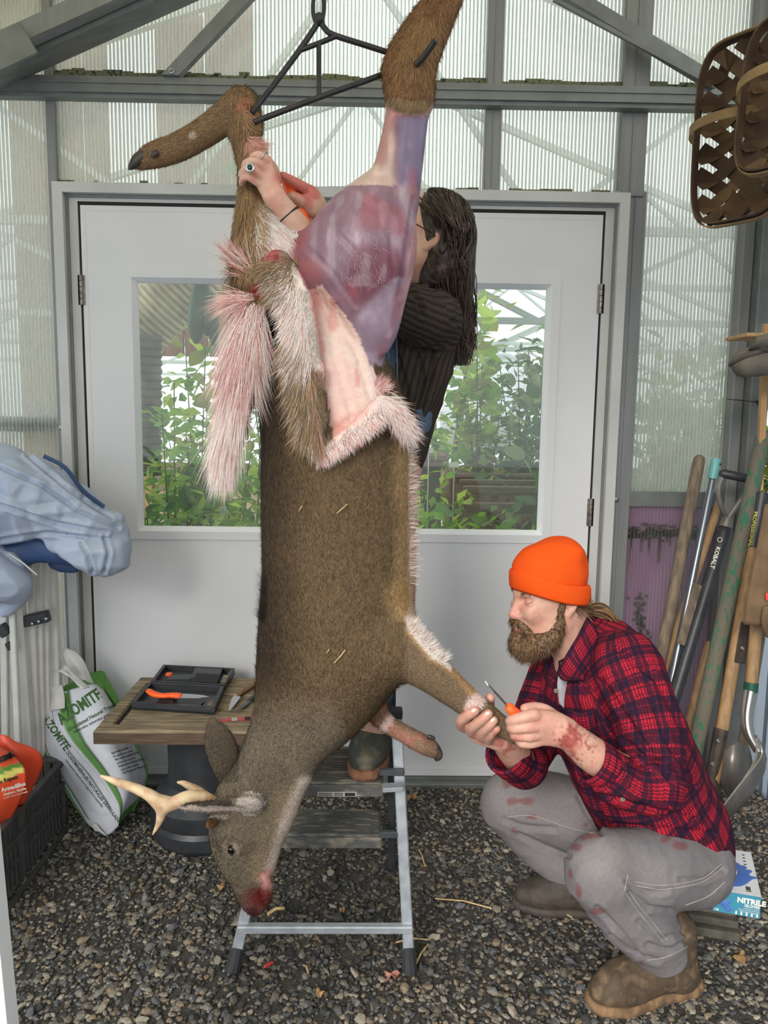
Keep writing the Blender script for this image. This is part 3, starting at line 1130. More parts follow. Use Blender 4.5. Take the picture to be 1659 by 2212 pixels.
MEAT = [(836, 224), (936, 226), (928, 300), (908, 400), (897, 500), (878, 600), (872, 680), (856, 730), (828, 790), (800, 790), (768, 712), (735, 668), (690, 606), (664, 575), (640, 560), (600, 548), (574, 545), (585, 520), (640, 512), (715, 466), (785, 396), (818, 300)]
SKIN = [(690, 606), (735, 664), (768, 708), (800, 775), (822, 835), (838, 866), (800, 900), (745, 940), (692, 992), (684, 950), (694, 905), (686, 840), (676, 760), (668, 690), (664, 620)]
THIGH = [(556, 440), (580, 440), (655, 510), (640, 540), (600, 556), (556, 600), (540, 560), (545, 500)]
RL = [(883, 222, 42), (868, 320, 45), (850, 400, 54), (806, 480, 84), (785, 540, 106), (788, 620, 86), (806, 695, 54), (820, 742, 26)]
rl = np.full(len(dV), 9.0)
for (x0, y0, r0), (x1, y1, r1) in zip(RL[:-1], RL[1:]):
    tt = np.clip(((dpx - x0) * (x1 - x0) + (dpy - y0) * (y1 - y0)) / ((x1 - x0) ** 2 + (y1 - y0) ** 2), 0, 1)
    rl = np.minimum(rl, np.hypot(dpx - x0 - tt * (x1 - x0), dpy - y0 - tt * (y1 - y0)) / (r0 + tt * (r1 - r0)))
meat = ((rl < np.where((dpy < 565) & (dpx > 640), 1.6, 1.14)) & (dpy > 221) & ~pin(SKIN, dpx, dpy) & ((dpx > 655) | (dpy < 560))) | pin(MEAT, dpx, dpy) | ((np.hypot(dpx - 664, dpy - 586) < 40) & (dV[:, 1] < 1.6) & (dpx > 640))
skin = pin(SKIN, dpx, dpy) & (dV[:, 1] < 1.60) & ~meat
roll = (pdist([(600, 575), (632, 640), (648, 720), (660, 800), (672, 880), (686, 965)], dpx, dpy, False) < 34) & (dV[:, 1] < 1.53)
brim = (pdist([(690, 990), (740, 958), (795, 918), (838, 876), (866, 905), (884, 935)], dpx, dpy, False) < 15) & (dV[:, 1] < 1.56)
tailz = (pdist([(550, 680), (525, 760), (512, 850), (494, 940), (482, 1010)], dpx, dpy, False) < 48) & (dpx < 572) & (dpy > 655)
c = np.zeros((len(dV), 3))
c[:] = srgb(114, 94, 70)


def mixc(w, col):
    global c
    w = np.asarray(w)[:, None]
    c = c * (1 - w) + np.array(srgb(*col)) * w


n1 = vnoise(dV, 14, 1)
n2 = vnoise(dV, 45, 2)
n3 = vnoise(dV, 110, 3)
trunk = sstep(560, 570, dpy) * sstep(1570, 1420, dpy) * (dpx > 550)
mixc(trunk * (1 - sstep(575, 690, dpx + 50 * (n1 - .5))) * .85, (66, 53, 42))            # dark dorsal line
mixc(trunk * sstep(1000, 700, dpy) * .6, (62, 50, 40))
mixc(trunk * sstep(835, 872, dpx + 20 * (n1 - .5)) * (dpy < 1345) * (dpy > 900), (168, 140, 100))
mixc((dpy > 930) * (dpy < 1345) * sstep(878, 888, dpx), (232, 208, 190))
mixc((np.hypot(dpx - 870, dpy - 1290) < 60) * .6 * sstep(60, 20, np.hypot(dpx - 870, dpy - 1290)), (190, 155, 105))
hd = sstep(1470, 1600, dpy) * (dpx < 745)
mixc(hd * .8, (128, 116, 100))
mixc(hd * sstep(.45, .7, n1) * .35, (84, 76, 68))
TH = [(660, 1700), (640, 1746), (617, 1802), (601, 1862), (588, 1900)]
mixc(hd * sstep(34, 10, pdist(TH, dpx, dpy, False)), (232, 216, 206))
mixc(hd * sstep(70, 30, pdist([(640, 1740), (605, 1830), (590, 1885)], dpx, dpy, False)) * .35, (190, 165, 130))
mz = np.hypot((dpx - 550) / 1.0, (dpy - 1968) / 1.2)
mixc(hd * sstep(62, 30, mz + 26 * (n2 - .5)) * .75, (112, 74, 68))
mixc(hd * sstep(.45, .65, n3) * sstep(50, 25, mz) * .7, (122, 34, 36))
mixc(hd * sstep(20, 8, np.hypot(dpx - 545, dpy - 1975) + 8 * (n3 - .5)) * .8, (72, 36, 36))
mixc(hd * sstep(34, 12, np.hypot(dpx - 566, dpy - 1935) + 26 * (n3 - .5)) * .8, (112, 26, 30))
mixc(hd * sstep(30, 10, np.hypot(dpx - 578, dpy - 1900) + 20 * (n2 - .5)) * .6, (196, 110, 112))
mixc(hd * sstep(24, 12, np.hypot(dpx - 499, dpy - 1836)) * .7, (176, 160, 142))
mixc(hd * sstep(17, 10, np.hypot((dpx - 498 + (dpy - 1836) * -.3) * 2.0, dpy - 1836)), (22, 18, 18))
mixc(hd * (dpy > 1741) * (dpy < 1775) * (dpx < 525) * (dpx > 370) * (dV[:, 1] < 1.55), (206, 188, 178))
mixc(hd * (np.hypot((dpx - 540) / 30, (dpy - 1735) / 26) < 1) * (dV[:, 1] < 1.6) * sstep(.2, .6, n2 + .3), (196, 182, 172))
mixc(hd * (dpy < 1742) * (dpy > 1727) * (dpx < 500) * (dV[:, 1] < 1.56) * .8, (58, 50, 44))
mixc((dpy < 1690) * (dpx < 515) * (dpy > 1545) * hd * .6, (74, 64, 55))
leg = (dpx > 870) & (dpy > 1340)
mixc(leg * .6, (128, 108, 86))
up = [(885, 1340), (896, 1362), (937, 1411), (961, 1423), (1000, 1456), (1027, 1491)]
ud = pdist(up, dpx, dpy, False)
mixc(leg * sstep(26, 10, ud) * .8, (188, 148, 104))
mixc((dpx > 878) * (dpy > 1325) * (dpx < 975) * sstep(16, 6, ud), (240, 226, 214))
mixc(leg * sstep(13, 8, np.abs((dpx - 1031) * .62 - (dpy - 1512) * -.5 * .62) + 14 * (n2 - .5)) * (np.hypot(dpx - 1031, dpy - 1514) < 36), (226, 196, 188))
ffl = (dV[:, 1] > 1.66) & (dpy > 1490) & (dpx > 770) & (dpx < 960)
mixc(ffl * .8, (150, 118, 96))
mixc(ffl * sstep(.42, .62, n2) * .7, (176, 116, 104))
mixc(ffl * sstep(11, 5, pdist([(842, 1550), (822, 1580)], dpx, dpy, False)), (222, 190, 182))
mixc(ffl * sstep(905, 925, dpx) * .7, (108, 90, 72))
hl = (dpx < 640) & (dpy < 660)
mixc(hl * .9, (150, 120, 86))
mixc(hl * (dpx < 500) * (dpy < 380) * .8, (138, 110, 82))
mixc(hl * (dpy > 430) * sstep(.35, .7, n1) * .5, (196, 164, 124))
mixc(hl * (dpy > 560) * (dpx < 560) * .7, (94, 72, 52))
mixc(hl * sstep(24, 10, np.hypot(dpx - 524, dpy - 225) + 10 * (n2 - .5)) * .8, (196, 130, 104))
mixc(hl * (np.hypot(dpx - 537, dpy - 236) < 14) * .8, (96, 52, 30))
mixc(hl * sstep(26, 12, np.hypot(dpx - 545, dpy - 315) + 14 * (n2 - .5)), (214, 160, 140))
mixc(hl * sstep(10, 6, np.hypot(dpx - 416, dpy - 292)) * .9, (208, 190, 172))
th = pin(THIGH, dpx, dpy)
mixc(th * 1.0, (240, 232, 226))
mixc(th * sstep(515, 560, dpy + 30 * (n2 - .5)) * .6, (220, 160, 156))
hr = (dpx > 815) & (dpy < 232) & ~meat
mixc(hr * .9, (156, 116, 80))
mixc(hr * sstep(.4, .7, n2) * .4, (116, 84, 58))
mixc(hr * sstep(200, 225, dpy) * .6, (92, 74, 58))
# meat
mixc(meat * 1.0, (138, 108, 122))
mixc(meat * sstep(.3, .8, vnoise(dV, 12, 5) + .25 * (n2 - .5)) * .4, (126, 78, 92))
mixc(meat * sstep(1.15, .6, np.hypot((dpx - 800) / 75, (dpy - 600) / 80) + .5 * (n1 - .5)) * .9, (116, 64, 78))
mixc(meat * (dpy > 600) * sstep(1375, 1400, dpx + dpy * .9 + 20 * (n1 - .5)) * .85, (150, 132, 148))
mixc(meat * (dpy < 400) * sstep(860, 840, dpx + 12 * (n2 - .5)) * .85, (206, 178, 164))
mixc(meat * (dpy < 250) * .7, (204, 160, 146))
mixc(meat * (dpy < 400) * (dpy > 255) * sstep(852, 872, dpx) * .8, (122, 112, 142))
fil = sstep(.56, .70, vnoise(dV * np.array([1, 1, .35]), 60, 8))
mixc(meat * fil * .22 * (dpy < 620), (204, 192, 198))
mixc(meat * sstep(12, 4, pdist([(893, 480), (878, 560), (868, 640), (858, 690)], dpx - 12, dpy, False)) * .7, (206, 150, 146))
mixc(meat * sstep(.6, .8, vnoise(dV * np.array([1, 1, .4]), 34, 9)) * .45, (156, 70, 78))
mixc(meat * sstep(675, 640, dpx + 20 * (n2 - .5)) * .6, (150, 62, 68))
mixc(meat * sstep(50, 10, np.hypot(dpx - 664, dpy - 588) + 14 * (n2 - .5)) * .7, (196, 124, 124))
# inside of the hide
mixc(skin * 1.0, (232, 206, 194))
mixc(skin * sstep(.5, .72, n1) * .6, (226, 184, 176))
mixc(skin * sstep(860, 930, dpy + 40 * (n2 - .5)) * .6, (222, 160, 148))
mixc(skin * sstep(790, 815, dpx) * .5, (206, 190, 198))
mixc(skin * sstep(.72, .8, vnoise(dV * np.array([1, 1, .3]), 60, 11)) * .5, (204, 112, 106))
mixc((skin | roll) * sstep(16, 6, pdist([(668, 610), (682, 690), (690, 760), (694, 860), (702, 905)], dpx, dpy, False) + 14 * (n3 - .5)) * .6, (214, 136, 130))
mixc(roll * (1.0 * (dpy < 800) + .0) * .95, (236, 220, 208))
mixc(roll * sstep(780, 860, dpy + 40 * (n2 - .5)), (140, 120, 96))
mixc(roll * (dpy < 640) * (dpx < 632) * .9, (118, 96, 70))
mixc(brim * 1.0, (240, 214, 204))
mixc(tailz * 1.0, (232, 206, 198))
mixc(tailz * .7 * sstep(.4, .65, vnoise(dV * np.array([1, 1, .25]), 45, 12)) * (1 - sstep(850, 960, dpy)) * .8, (206, 130, 124))
mixc(tailz * (dpx > 505 + (760 - dpy) * .18 + 18) * (dpy > 800), (58, 44, 36))
mixc(sstep(26, 10, np.hypot(dpx - 560, dpy - 620) + 12 * (n2 - .5)) * (dV[:, 1] < 1.6), (150, 36, 42))
mixc(sstep(46, 18, np.hypot(dpx - 575, dpy - 560) + 24 * (n2 - .5)) * (dV[:, 1] < 1.58) * .8, (206, 130, 128))
mixc(sstep(20, 8, np.hypot(dpx - 592, dpy - 545) + 14 * (n3 - .5)) * (dV[:, 1] < 1.6) * .7, (158, 60, 62))
dC = c

M['fur'] = mat('deer_hide', (1, 1, 1), 0.85, attr='Col', c2=(.62, .62, .6), scale=330, detail=2, lo=.4, hi=.62, bump=.35, bscale=420, spec=.15)
M['meat'] = mat('flayed_muscle', (.82, .80, .82), 0.4, attr='Col', c2=(1.5, 1.55, 1.5), c3=(1, 1, 1), scale=34, detail=8, lo=.3, hi=.78, stretch=(1, 1, .5), bump=.12, bscale=70, spec=.45)
M['inside'] = mat('inside_of_hide', (1, 1, 1), 0.5, attr='Col', c2=(.93, .9, .88), scale=60, bump=.3, bscale=110, spec=.4)
M['strand'] = mat('deer_hair', (1, 1, 1), 0.7, attr='Col', spec=.25)
zone = np.where(meat, 1, np.where(skin & ~roll & ~brim, 2, 0))
fz = zone[dQ[:, 0]]
deer = thing('deer', 'partly skinned white-tailed buck hanging head down by its hind legs', 'deer', P(730, 2000, YD))
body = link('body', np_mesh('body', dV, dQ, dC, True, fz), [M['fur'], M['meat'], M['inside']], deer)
dT = np.vstack([dQ[:, :3], dQ[:, [0, 2, 3]]])
dBVH = BVHTree.FromPolygons([tuple(v) for v in dV], [tuple(int(i) for i in f) for f in dQ])

# ---- short coat
wz = (fz == 0).astype(float)
fc = dV[dQ[:, 0]]
bk = np.where(dN[dQ[:, 0], 1] > .35, .35, 1.0)
wz = wz * bk
pts, nr, fi = scatter(dV, dQ, 95000, wz)
qx, qy = PX(pts)
zc = dC[dQ[fi, 0]]
flow = np.tile(np.array([[-.05, 0, 1.0]]), (len(pts), 1))
lg = (qx > 880) & (qy > 1340)
flow[lg] = (1, 0, -.7)
hdm = (qy > 1520) & (qx < 720)
flow[hdm] = (.35, 0, 1)
hlm = (qy < 700) & (qx < 640)
flow[hlm] = (0, 0, -1)
hlc = (qx < 500) & (qy < 400)
flow[hlc] = (-1, 0, -.5)
hrm = (qx > 815) & (qy < 240)
flow[hrm] = (-.2, 0, -1)
ffm = (pts[:, 1] > 1.66) & (qy > 1540) & (qx > 830)
flow[ffm] = (1, 0, -.5)
tl = flow - nr * (flow * nr).sum(1, keepdims=True)
tl /= np.maximum(np.linalg.norm(tl, axis=1, keepdims=True), 1e-6)
dirs = tl + nr * .28 + rng.normal(0, .22, (len(pts), 3))
Ls = np.where(hdm, .0075, .0115) * rng.uniform(.7, 1.3, len(pts))
Ls[hlc | lg | ffm] *= .6
v1 = rng.uniform(.55, 1.0, (len(pts), 1))
tipc = np.clip(zc * rng.choice([.55, 1.0, 1.55], len(pts), p=[.3, .35, .35])[:, None], 0, .95)
V, F, C = ribbons(pts + nr * .0002, dirs, Ls, .0013, nr, zc * v1, tipc)
o = link('coat', np_mesh('coat', V, F, C, False), M['strand'], deer)
tag(o, 'short grizzled brown coat', kind='stuff')


# ---- long hair: tail, turned-back hide, fringes
def front(px, py, Y0=1.3, dflt=1.5):
    a = P(px, py, Y0)
    d = (a - CAM).normalized()
    h = dBVH.ray_cast(a, d)
    if h[0] is None:
        p = P(px, py, dflt)
        return np.array(p), np.array((0, -1, 0))
    return np.array(h[0]), np.array(h[1])


def fringe(line, width, n, dpxv, lpx, cols, spread=.25, out=.35, grav=0.0, wd=.00085, dflt=1.52, segs=3, shift=0.0):
    """long hair rooted along a pixel line; cols list of (rgb, weight)"""
    ln = spline(line, 6) if len(line) > 2 else np.array(line, float)
    seg = np.linalg.norm(np.diff(ln, axis=0), axis=1)
    cum = np.concatenate([[0], np.cumsum(seg)])
    R_, D_, N_, L_, C_ = [], [], [], [], []
    n = int(n * 1.35)
    ws = np.array([w for _, w in cols], float)
    pick = rng.choice(len(cols), n, p=ws / ws.sum())
    for i in range(n):
        s = rng.random() * cum[-1]
        x = np.interp(s, cum, ln[:, 0]) + rng.uniform(-1, 1) * width + shift
        y = np.interp(s, cum, ln[:, 1]) + rng.uniform(-1, 1) * width * .6
        p, nn = front(x, y, dflt=dflt)
        if nn[1] == -1 and nn[0] == 0 and nn[2] == 0:
            continue                      # off the body: no hair grows there
        d2 = np.array(dpxv(x, y) if callable(dpxv) else dpxv, float)
        d2 = d2 / np.hypot(*d2)
        a = rng.normal(0, spread)
        d2 = np.array([d2[0] * math.cos(a) - d2[1] * math.sin(a), d2[0] * math.sin(a) + d2[1] * math.cos(a)])
        d3 = np.array(CR) * d2[0] - np.array(CU) * d2[1] + nn * out * rng.uniform(.3, 1.2)
        R_.append(p)
        D_.append(d3)
        N_.append(nn)
        L_.append(S(lpx * rng.uniform(.55, 1.2), 1.55))
        C_.append(np.array(srgb(*cols[pick[i]][0])) * rng.uniform(.8, 1.1))
    R_, D_, N_, L_, C_ = map(np.array, (R_, D_, N_, L_, C_))
    n = len(R_)
    return ribbons(R_, D_, L_, wd, N_, C_, np.clip(C_ * 1.08, 0, .95), np.tile([[0, 0, -grav]], (n, 1)), segs)


def merge(parts):
    VV, FF, CC, off = [], {3: [], 4: []}, [], 0
    for V, F, C in parts:
        VV.append(V)
        CC.append(C)
        for f in (F if isinstance(F, list) else [F]):
            FF[f.shape[1]].append(f + off)
        off += len(V)
    return np.vstack(VV), [np.vstack(f) for f in FF.values() if f], np.vstack(CC)


WHT, PNK, RED, BRN, DRK, TAN, GRY = (238, 226, 220), (222, 158, 152), (178, 70, 68), (138, 112, 80), (52, 40, 33), (176, 142, 100), (120, 108, 94)
tl_line = [(550, 690), (526, 760), (514, 850), (496, 940), (484, 1005)]
tail = [fringe([(545, 665), (528, 730), (518, 800)], 32, 1700, (-.3, 1), 95, [(PNK, 3), (WHT, 5), (RED, .7)], .16, .25, .15),
        fringe([(518, 800), (500, 900), (490, 960)], 24, 1700, (-.2, 1), 95, [(WHT, 8), (PNK, 1.5), (RED, .4)], .13, .25, .15),
        fringe([(494, 940), (484, 1000)], 18, 700, (-.08, 1), 70, [(WHT, 8), (PNK, 1)], .12, .25, .15),
        fringe([(548, 800), (535, 880), (515, 940), (503, 985)], 9, 800, (-.28, 1), 60, [(DRK, 6), (BRN, 1)], .12, .2, .1),
        fringe([(562, 680), (562, 760), (556, 830)], 12, 500, (.1, 1), 80, [(WHT, 5), (PNK, 2), (GRY, 1)], .14, .3, .1),
        fringe([(540, 640), (520, 652)], 14, 260, (-1, .25), 70, [(PNK, 5), (WHT, 3)], .3, .4, .25),
        fringe([(520, 560), (545, 600)], 16, 260, (-.8, -.7), 60, [(PNK, 4), (WHT, 2), (BRN, 2)], .35, .5, -.1)]
V, F, C = merge(tail)
tag(link('tail_hair', np_mesh('tail_hair', V, F, C, False), M['strand'], deer), 'long white blood-stained tail hair', kind='stuff')
hide = [fringe([(606, 575), (634, 640), (648, 720), (656, 790)], 20, 2200, (-.55, .85), 46, [(WHT, 8), (TAN, .6), (PNK, 1)], .25, .4, .15),
        fringe([(585, 572), (612, 590), (622, 640)], 18, 800, (-.75, .45), 46, [(BRN, 4), (GRY, 3), (TAN, 2), (DRK, 1)], .25, .4, .15),
        fringe([(628, 720), (640, 800), (655, 870), (670, 940)], 18, 1700, (-.25, .95), 52, [(GRY, 4), (TAN, 3), (BRN, 3), (WHT, 1)], .22, .4, .1),
        fringe([(664, 790), (676, 880), (688, 965)], 10, 600, (.0, 1), 40, [(TAN, 3), (GRY, 3), (PNK, 1)], .2, .3, .1),
        fringe([(690, 992), (740, 960), (795, 920), (835, 885)], 8, 1100, (.45, .9), 24, [(WHT, 6), (PNK, 3), (GRY, 1)], .35, .5, .1),
        fringe([(828, 850), (850, 880), (872, 915), (880, 935)], 17, 1500, (.5, .85), 36, [(WHT, 7), (PNK, 2)], .4, .6, .1),
        fringe([(815, 830), (830, 850)], 8, 160, (.5, -.9), 26, [(PNK, 5), (WHT, 2)], .5, .6, 0)]
hide += [fringe([(720, 500), (790, 520), (850, 480)], 55, 70, (.3, 1), 18, [((190, 172, 182), 5), ((170, 148, 160), 4)], .6, .05, 0, .0005),
         fringe([(770, 560), (800, 600)], 45, 50, (.2, 1), 18, [((190, 172, 182), 5), ((170, 148, 160), 4)], .8, .05, 0, .0005)]
V, F, C = merge(hide)
tag(link('hide_fringe', np_mesh('hide_fringe', V, F, C, False), M['strand'], deer), 'long white and tan hair of the turned-back hide', kind='stuff')
legs = [fringe([(525, 400), (530, 460), (535, 520), (525, 580)], 20, 1300, (.12, 1), 48, [(BRN, 4), (TAN, 4), (DRK, 1)], .16, .3, .05),
        fringe([(558, 440), (552, 480), (548, 530)], 8, 420, (.55, .9), 52, [(TAN, 4), (BRN, 3), (WHT, 2)], .25, .3, .05),
        fringe([(505, 560), (498, 610), (496, 640)], 14, 520, (-.25, 1), 42, [(BRN, 4), (DRK, 3), (TAN, 1)], .25, .5, .05),
        fringe([(575, 470), (600, 500), (575, 540)], 26, 700, (.5, .85), 36, [(WHT, 7), (PNK, 1)], .2, .2, 0),
        fringe([(545, 300), (555, 325)], 15, 380, (.75, .75), 34, [(PNK, 4), ((226, 178, 150), 3), (TAN, 1)], .4, .5, 0),
        fringe([(535, 240), (540, 275)], 14, 240, (.5, .9), 24, [(TAN, 4), (PNK, 1), (BRN, 2)], .4, .4, 0),
        fringe([(845, 212), (885, 222), (925, 218)], 9, 620, (-.08, 1), 24, [(BRN, 4), (GRY, 3), (TAN, 2)], .18, .25, 0),
        fringe([(930, 40), (905, 100), (890, 160)], 34, 900, (-.15, 1), 30, [(TAN, 3), ((156, 116, 80), 5), (BRN, 2)], .25, .25, 0),
        fringe([(886, 1345), (900, 1366), (938, 1410), (965, 1428)], 8, 600, (.5, -.85), 22, [(WHT, 7), (TAN, 2)], .4, .5, 0),
        fringe([(884, 960), (888, 1060), (889, 1160), (889, 1260)], 5, 600, (.8, -.5), 22, [(WHT, 5), (TAN, 3), (PNK, 1)], .35, .5, 0),
        fringe([(568, 1325), (569, 1340), (572, 1250)], 8, 320, (-.45, -1), 26, [(DRK, 6)], .25, .5, 0),
        fringe([(872, 1482), (885, 1488)], 8, 160, (.3, 1), 16, [(GRY, 4), (TAN, 2)], .4, .4, 0),
        fringe([(385, 1752), (430, 1760), (490, 1762)], 4, 260, (-.3, 1), 9, [((190, 176, 166), 6), (GRY, 3)], .4, .3, 0)]
V, F, C = merge(legs)
tag(link('leg_hair', np_mesh('leg_hair', V, F, C, False), M['strand'], deer), 'tan and white hair tufts on legs and belly', kind='stuff')

# ---- antlers, eye, hooves
M['antler'] = mat('antler', srgb(222, 196, 158), .45, c2=srgb(172, 122, 92), scale=34, stretch=(1, 1, 1), lo=.4, hi=.75, bump=.2, bscale=60)
M['hoof'] = mat('hoof_horn', srgb(40, 36, 34), .4, c2=srgb(72, 62, 54), scale=40)
M['eye'] = mat('dark_eye', srgb(14, 12, 12), .12)
A_ = Field()
A_.chain([dp(*a, y_) for a, y_ in [((470, 1738, 12), 1.575), ((440, 1722, 13), 1.565), ((405, 1722, 14), 1.55), ((372, 1736, 15), 1.54), ((345, 1733, 16), 1.535), ((320, 1716, 12.5), 1.53), ((285, 1700, 10), 1.525), ((250, 1688, 8), 1.52), ((218, 1676, 3), 1.515)]], .004, None, 5)
A_.chain([dp(*a, 1.535) for a in [(352, 1738, 14), (348, 1760, 10.5), (342, 1780, 6.5), (330, 1803, 2)]], .012, None, 5)
aV, aQ = A_.mesh(.0025)
o = link('antler', np_mesh('antler', aV, aQ), M['antler'], deer)
o['label'] = 'pale forked antler pointing left'
A_ = Field()
A_.chain([dp(*a, 1.66) for a in [(455, 1730, 12), (432, 1712, 11), (412, 1700, 8.5), (396, 1692, 6), (383, 1690, 2.5)]], .004, None, 5)
aV, aQ = A_.mesh(.0025)
o = link('antler', np_mesh('antler', aV, aQ), M['antler'], deer)
o['label'] = 'short far antler spike'
e_, n_ = front(499, 1837)
mb = MB().lathe(tuple(e_ + np.array((0, .004, 0))), [(.0001, -.008), (.005, -.007), (.0085, -.0035), (.010, .001), (.0085, .0045)], 14, (0, 1, 0))
mb.build('eye', M['eye'], deer, True)


def hoof(pts, Y, name='hoof'):
    q = [dp(*a, Y) for a in pts]
    H = Field().chain(q, .004, ((0, 1, 0), .7), 4)
    hv, hq = H.mesh(.0025)
    return link(name, np_mesh(name, hv, hq), M['hoof'], deer)


hoof([(318, 330, 9), (300, 342, 12), (287, 356, 8), (278, 366, 2.5)], 1.59)
hoof([(312, 345, 9), (298, 353, 9), (284, 364, 3)], 1.61)
hoof([(336, 331, 7), (331, 336, 5)], 1.575, 'dewclaw')
hoof([(942, 1616, 9), (948, 1630, 9), (948, 1642, 3)], 1.69)
hoof([(936, 1620, 9), (942, 1633, 8), (943, 1643, 3)], 1.71)
hoof([(928, 1592, 6), (936, 1595, 5)], 1.685, 'dewclaw')
# severed ring of pale tendon on the held leg
M['tendon'] = mat('pale_tendon', srgb(226, 200, 192), .45, c2=srgb(208, 150, 146), scale=80, bump=.3)
# hanging leaf scrap and straw caught in the coat
M['dryleaf'] = mat('dry_leaf', srgb(170, 126, 82), .8, c2=srgb(132, 92, 58), scale=40, bump=.3)
M['straw'] = mat('straw', srgb(206, 178, 128), .7, c2=srgb(176, 146, 98), scale=60)


def leaf_thing(name, label, cat, pxs, Yf, group=None, m='dryleaf', th=.0012):
    pts = []
    for (px, py) in pxs:
        if Yf is None:
            q, nn = front(px, py)
            pts.append(Vector(q + nn * .008))
        else:
            pts.append(P(px, py, Yf))
    o = MB().prism(pts, (0, -th, 0)).build(name, M[m], None)
    return tag(o, label, cat, group)


leaf_thing('dry_leaf', 'small brown dry leaf stuck beside the deer ear', 'leaf', [(448, 1768), (462, 1764), (474, 1772), (472, 1783), (462, 1789), (452, 1786)], None)
for i, (a, b_) in enumerate((((649, 1104), (655, 1092)), ((728, 1108), (750, 1088)), ((722, 1430), (746, 1402)), ((712, 1400), (706, 1408)))):
    q1, n1_ = front(*a)
    q2, n2_ = front(*b_)
    o = MB().tube([q1 + n1_ * .006, (q1 + q2) / 2 + n1_ * .009, q2 + n2_ * .006], .0011, 5).build('straw_bit', M['straw'], None)
    tag(o, ['short straw bit on the deer flank left of the other', 'straw bit on the middle of the deer flank', 'long straw bit on the deer shoulder', 'tiny straw speck on the deer shoulder'][i], 'straw')

# ================================================================== gambrel and chain
M['blk'] = mat('black_steel', srgb(44, 44, 48), .42, .3, c2=srgb(58, 54, 54), scale=60)
gb = thing('gambrel', 'black steel triangular gambrel holding the deer by both hocks', 'gambrel', P(690, 40, YD))


def rod(name, pl, r=5.5, n=10, sm=True):
    q = [P(px, py, Y) for (px, py, Y) in pl]
    q = [Vector(v) for v in spline([tuple(v) for v in q], 4)] if len(q) > 2 else q
    MB().tube(q, S(r, 1.6), n).build(name, M['blk'], gb, True, 60)


rod('arm', [(690, 42, 1.6), (676, 66, 1.6), (640, 118, 1.595), (590, 185, 1.585), (544, 244, 1.57)])
rod('arm', [(690, 42, 1.6), (702, 62, 1.6), (722, 76, 1.6), (800, 101, 1.61), (855, 119, 1.62)])
rod('spreader', [(548, 264, 1.565), (690, 210, 1.585), (780, 178, 1.6), (850, 152, 1.62)])
rod('cross_bar', [(650, 108, 1.597), (690, 93, 1.6), (726, 78, 1.6)], 4.8)
rod('strut', [(689, 92, 1.598), (689, 208, 1.588)], 4.8)
rod('hook_tip', [(898, 140, 1.555), (916, 122, 1.545), (940, 88, 1.53)], 6)
p = P(690, 42, 1.6)
MB().lathe((p.x, p.y, p.z), [(.006, -.010), (.010, -.007), (.010, .007), (.006, .010)], 12, (0, 1, 0)).build('eye_boss', M['blk'], gb, True)
ch = thing('hanging_chain', 'dark steel chain link above the gambrel', 'chain', P(690, 10, 1.6))


def oval(name, c, hx, hz, r, ax, par, m):
    pts = []
    for k in range(25):
        a = 2 * math.pi * k / 24
        pts.append(Vector(c) + Vector(ax) * (hx * math.cos(a)) + Vector((0, 0, 1)) * (hz * math.sin(a)))
    return MB().tube(pts, r, 8, False).build(name, m, par, True, 80)


c0 = P(688, 15, 1.6)
oval('chain_link', c0, .011, .030, .0042, (1, 0, .1), ch, M['blk'])
oval('chain_link', c0 + Vector((.0, 0, .052)), .011, .030, .0042, (0, 1, 0), ch, M['blk'])
oval('chain_link', c0 + Vector((.0, 0, .104)), .011, .030, .0042, (1, 0, 0), ch, M['blk'])
# ================================================================== people: shared builders
def head_frame(px, py, Y, yaw, pitch, s, roll=0.0):
    """matrix head-local (x face, y person's left, z up) -> world; yaw turns the face from -X towards the camera"""
    f = Vector((-math.cos(yaw) * math.cos(pitch), -math.sin(yaw) * math.cos(pitch), math.sin(pitch)))
    l = Vector((0, 0, 1)).cross(f).normalized()
    u = f.cross(l).normalized()
    if roll:
        l, u = l * math.cos(roll) + u * math.sin(roll), u * math.cos(roll) - l * math.sin(roll)
    c0 = P(px, py, Y)
    return c0, np.array([[f.x, l.x, u.x], [f.y, l.y, u.y], [f.z, l.z, u.z]]), s


def hl_(fr, x, y, z):
    c0, R, s = fr
    return np.array(c0) + R @ (np.array((x, y, z)) * s)


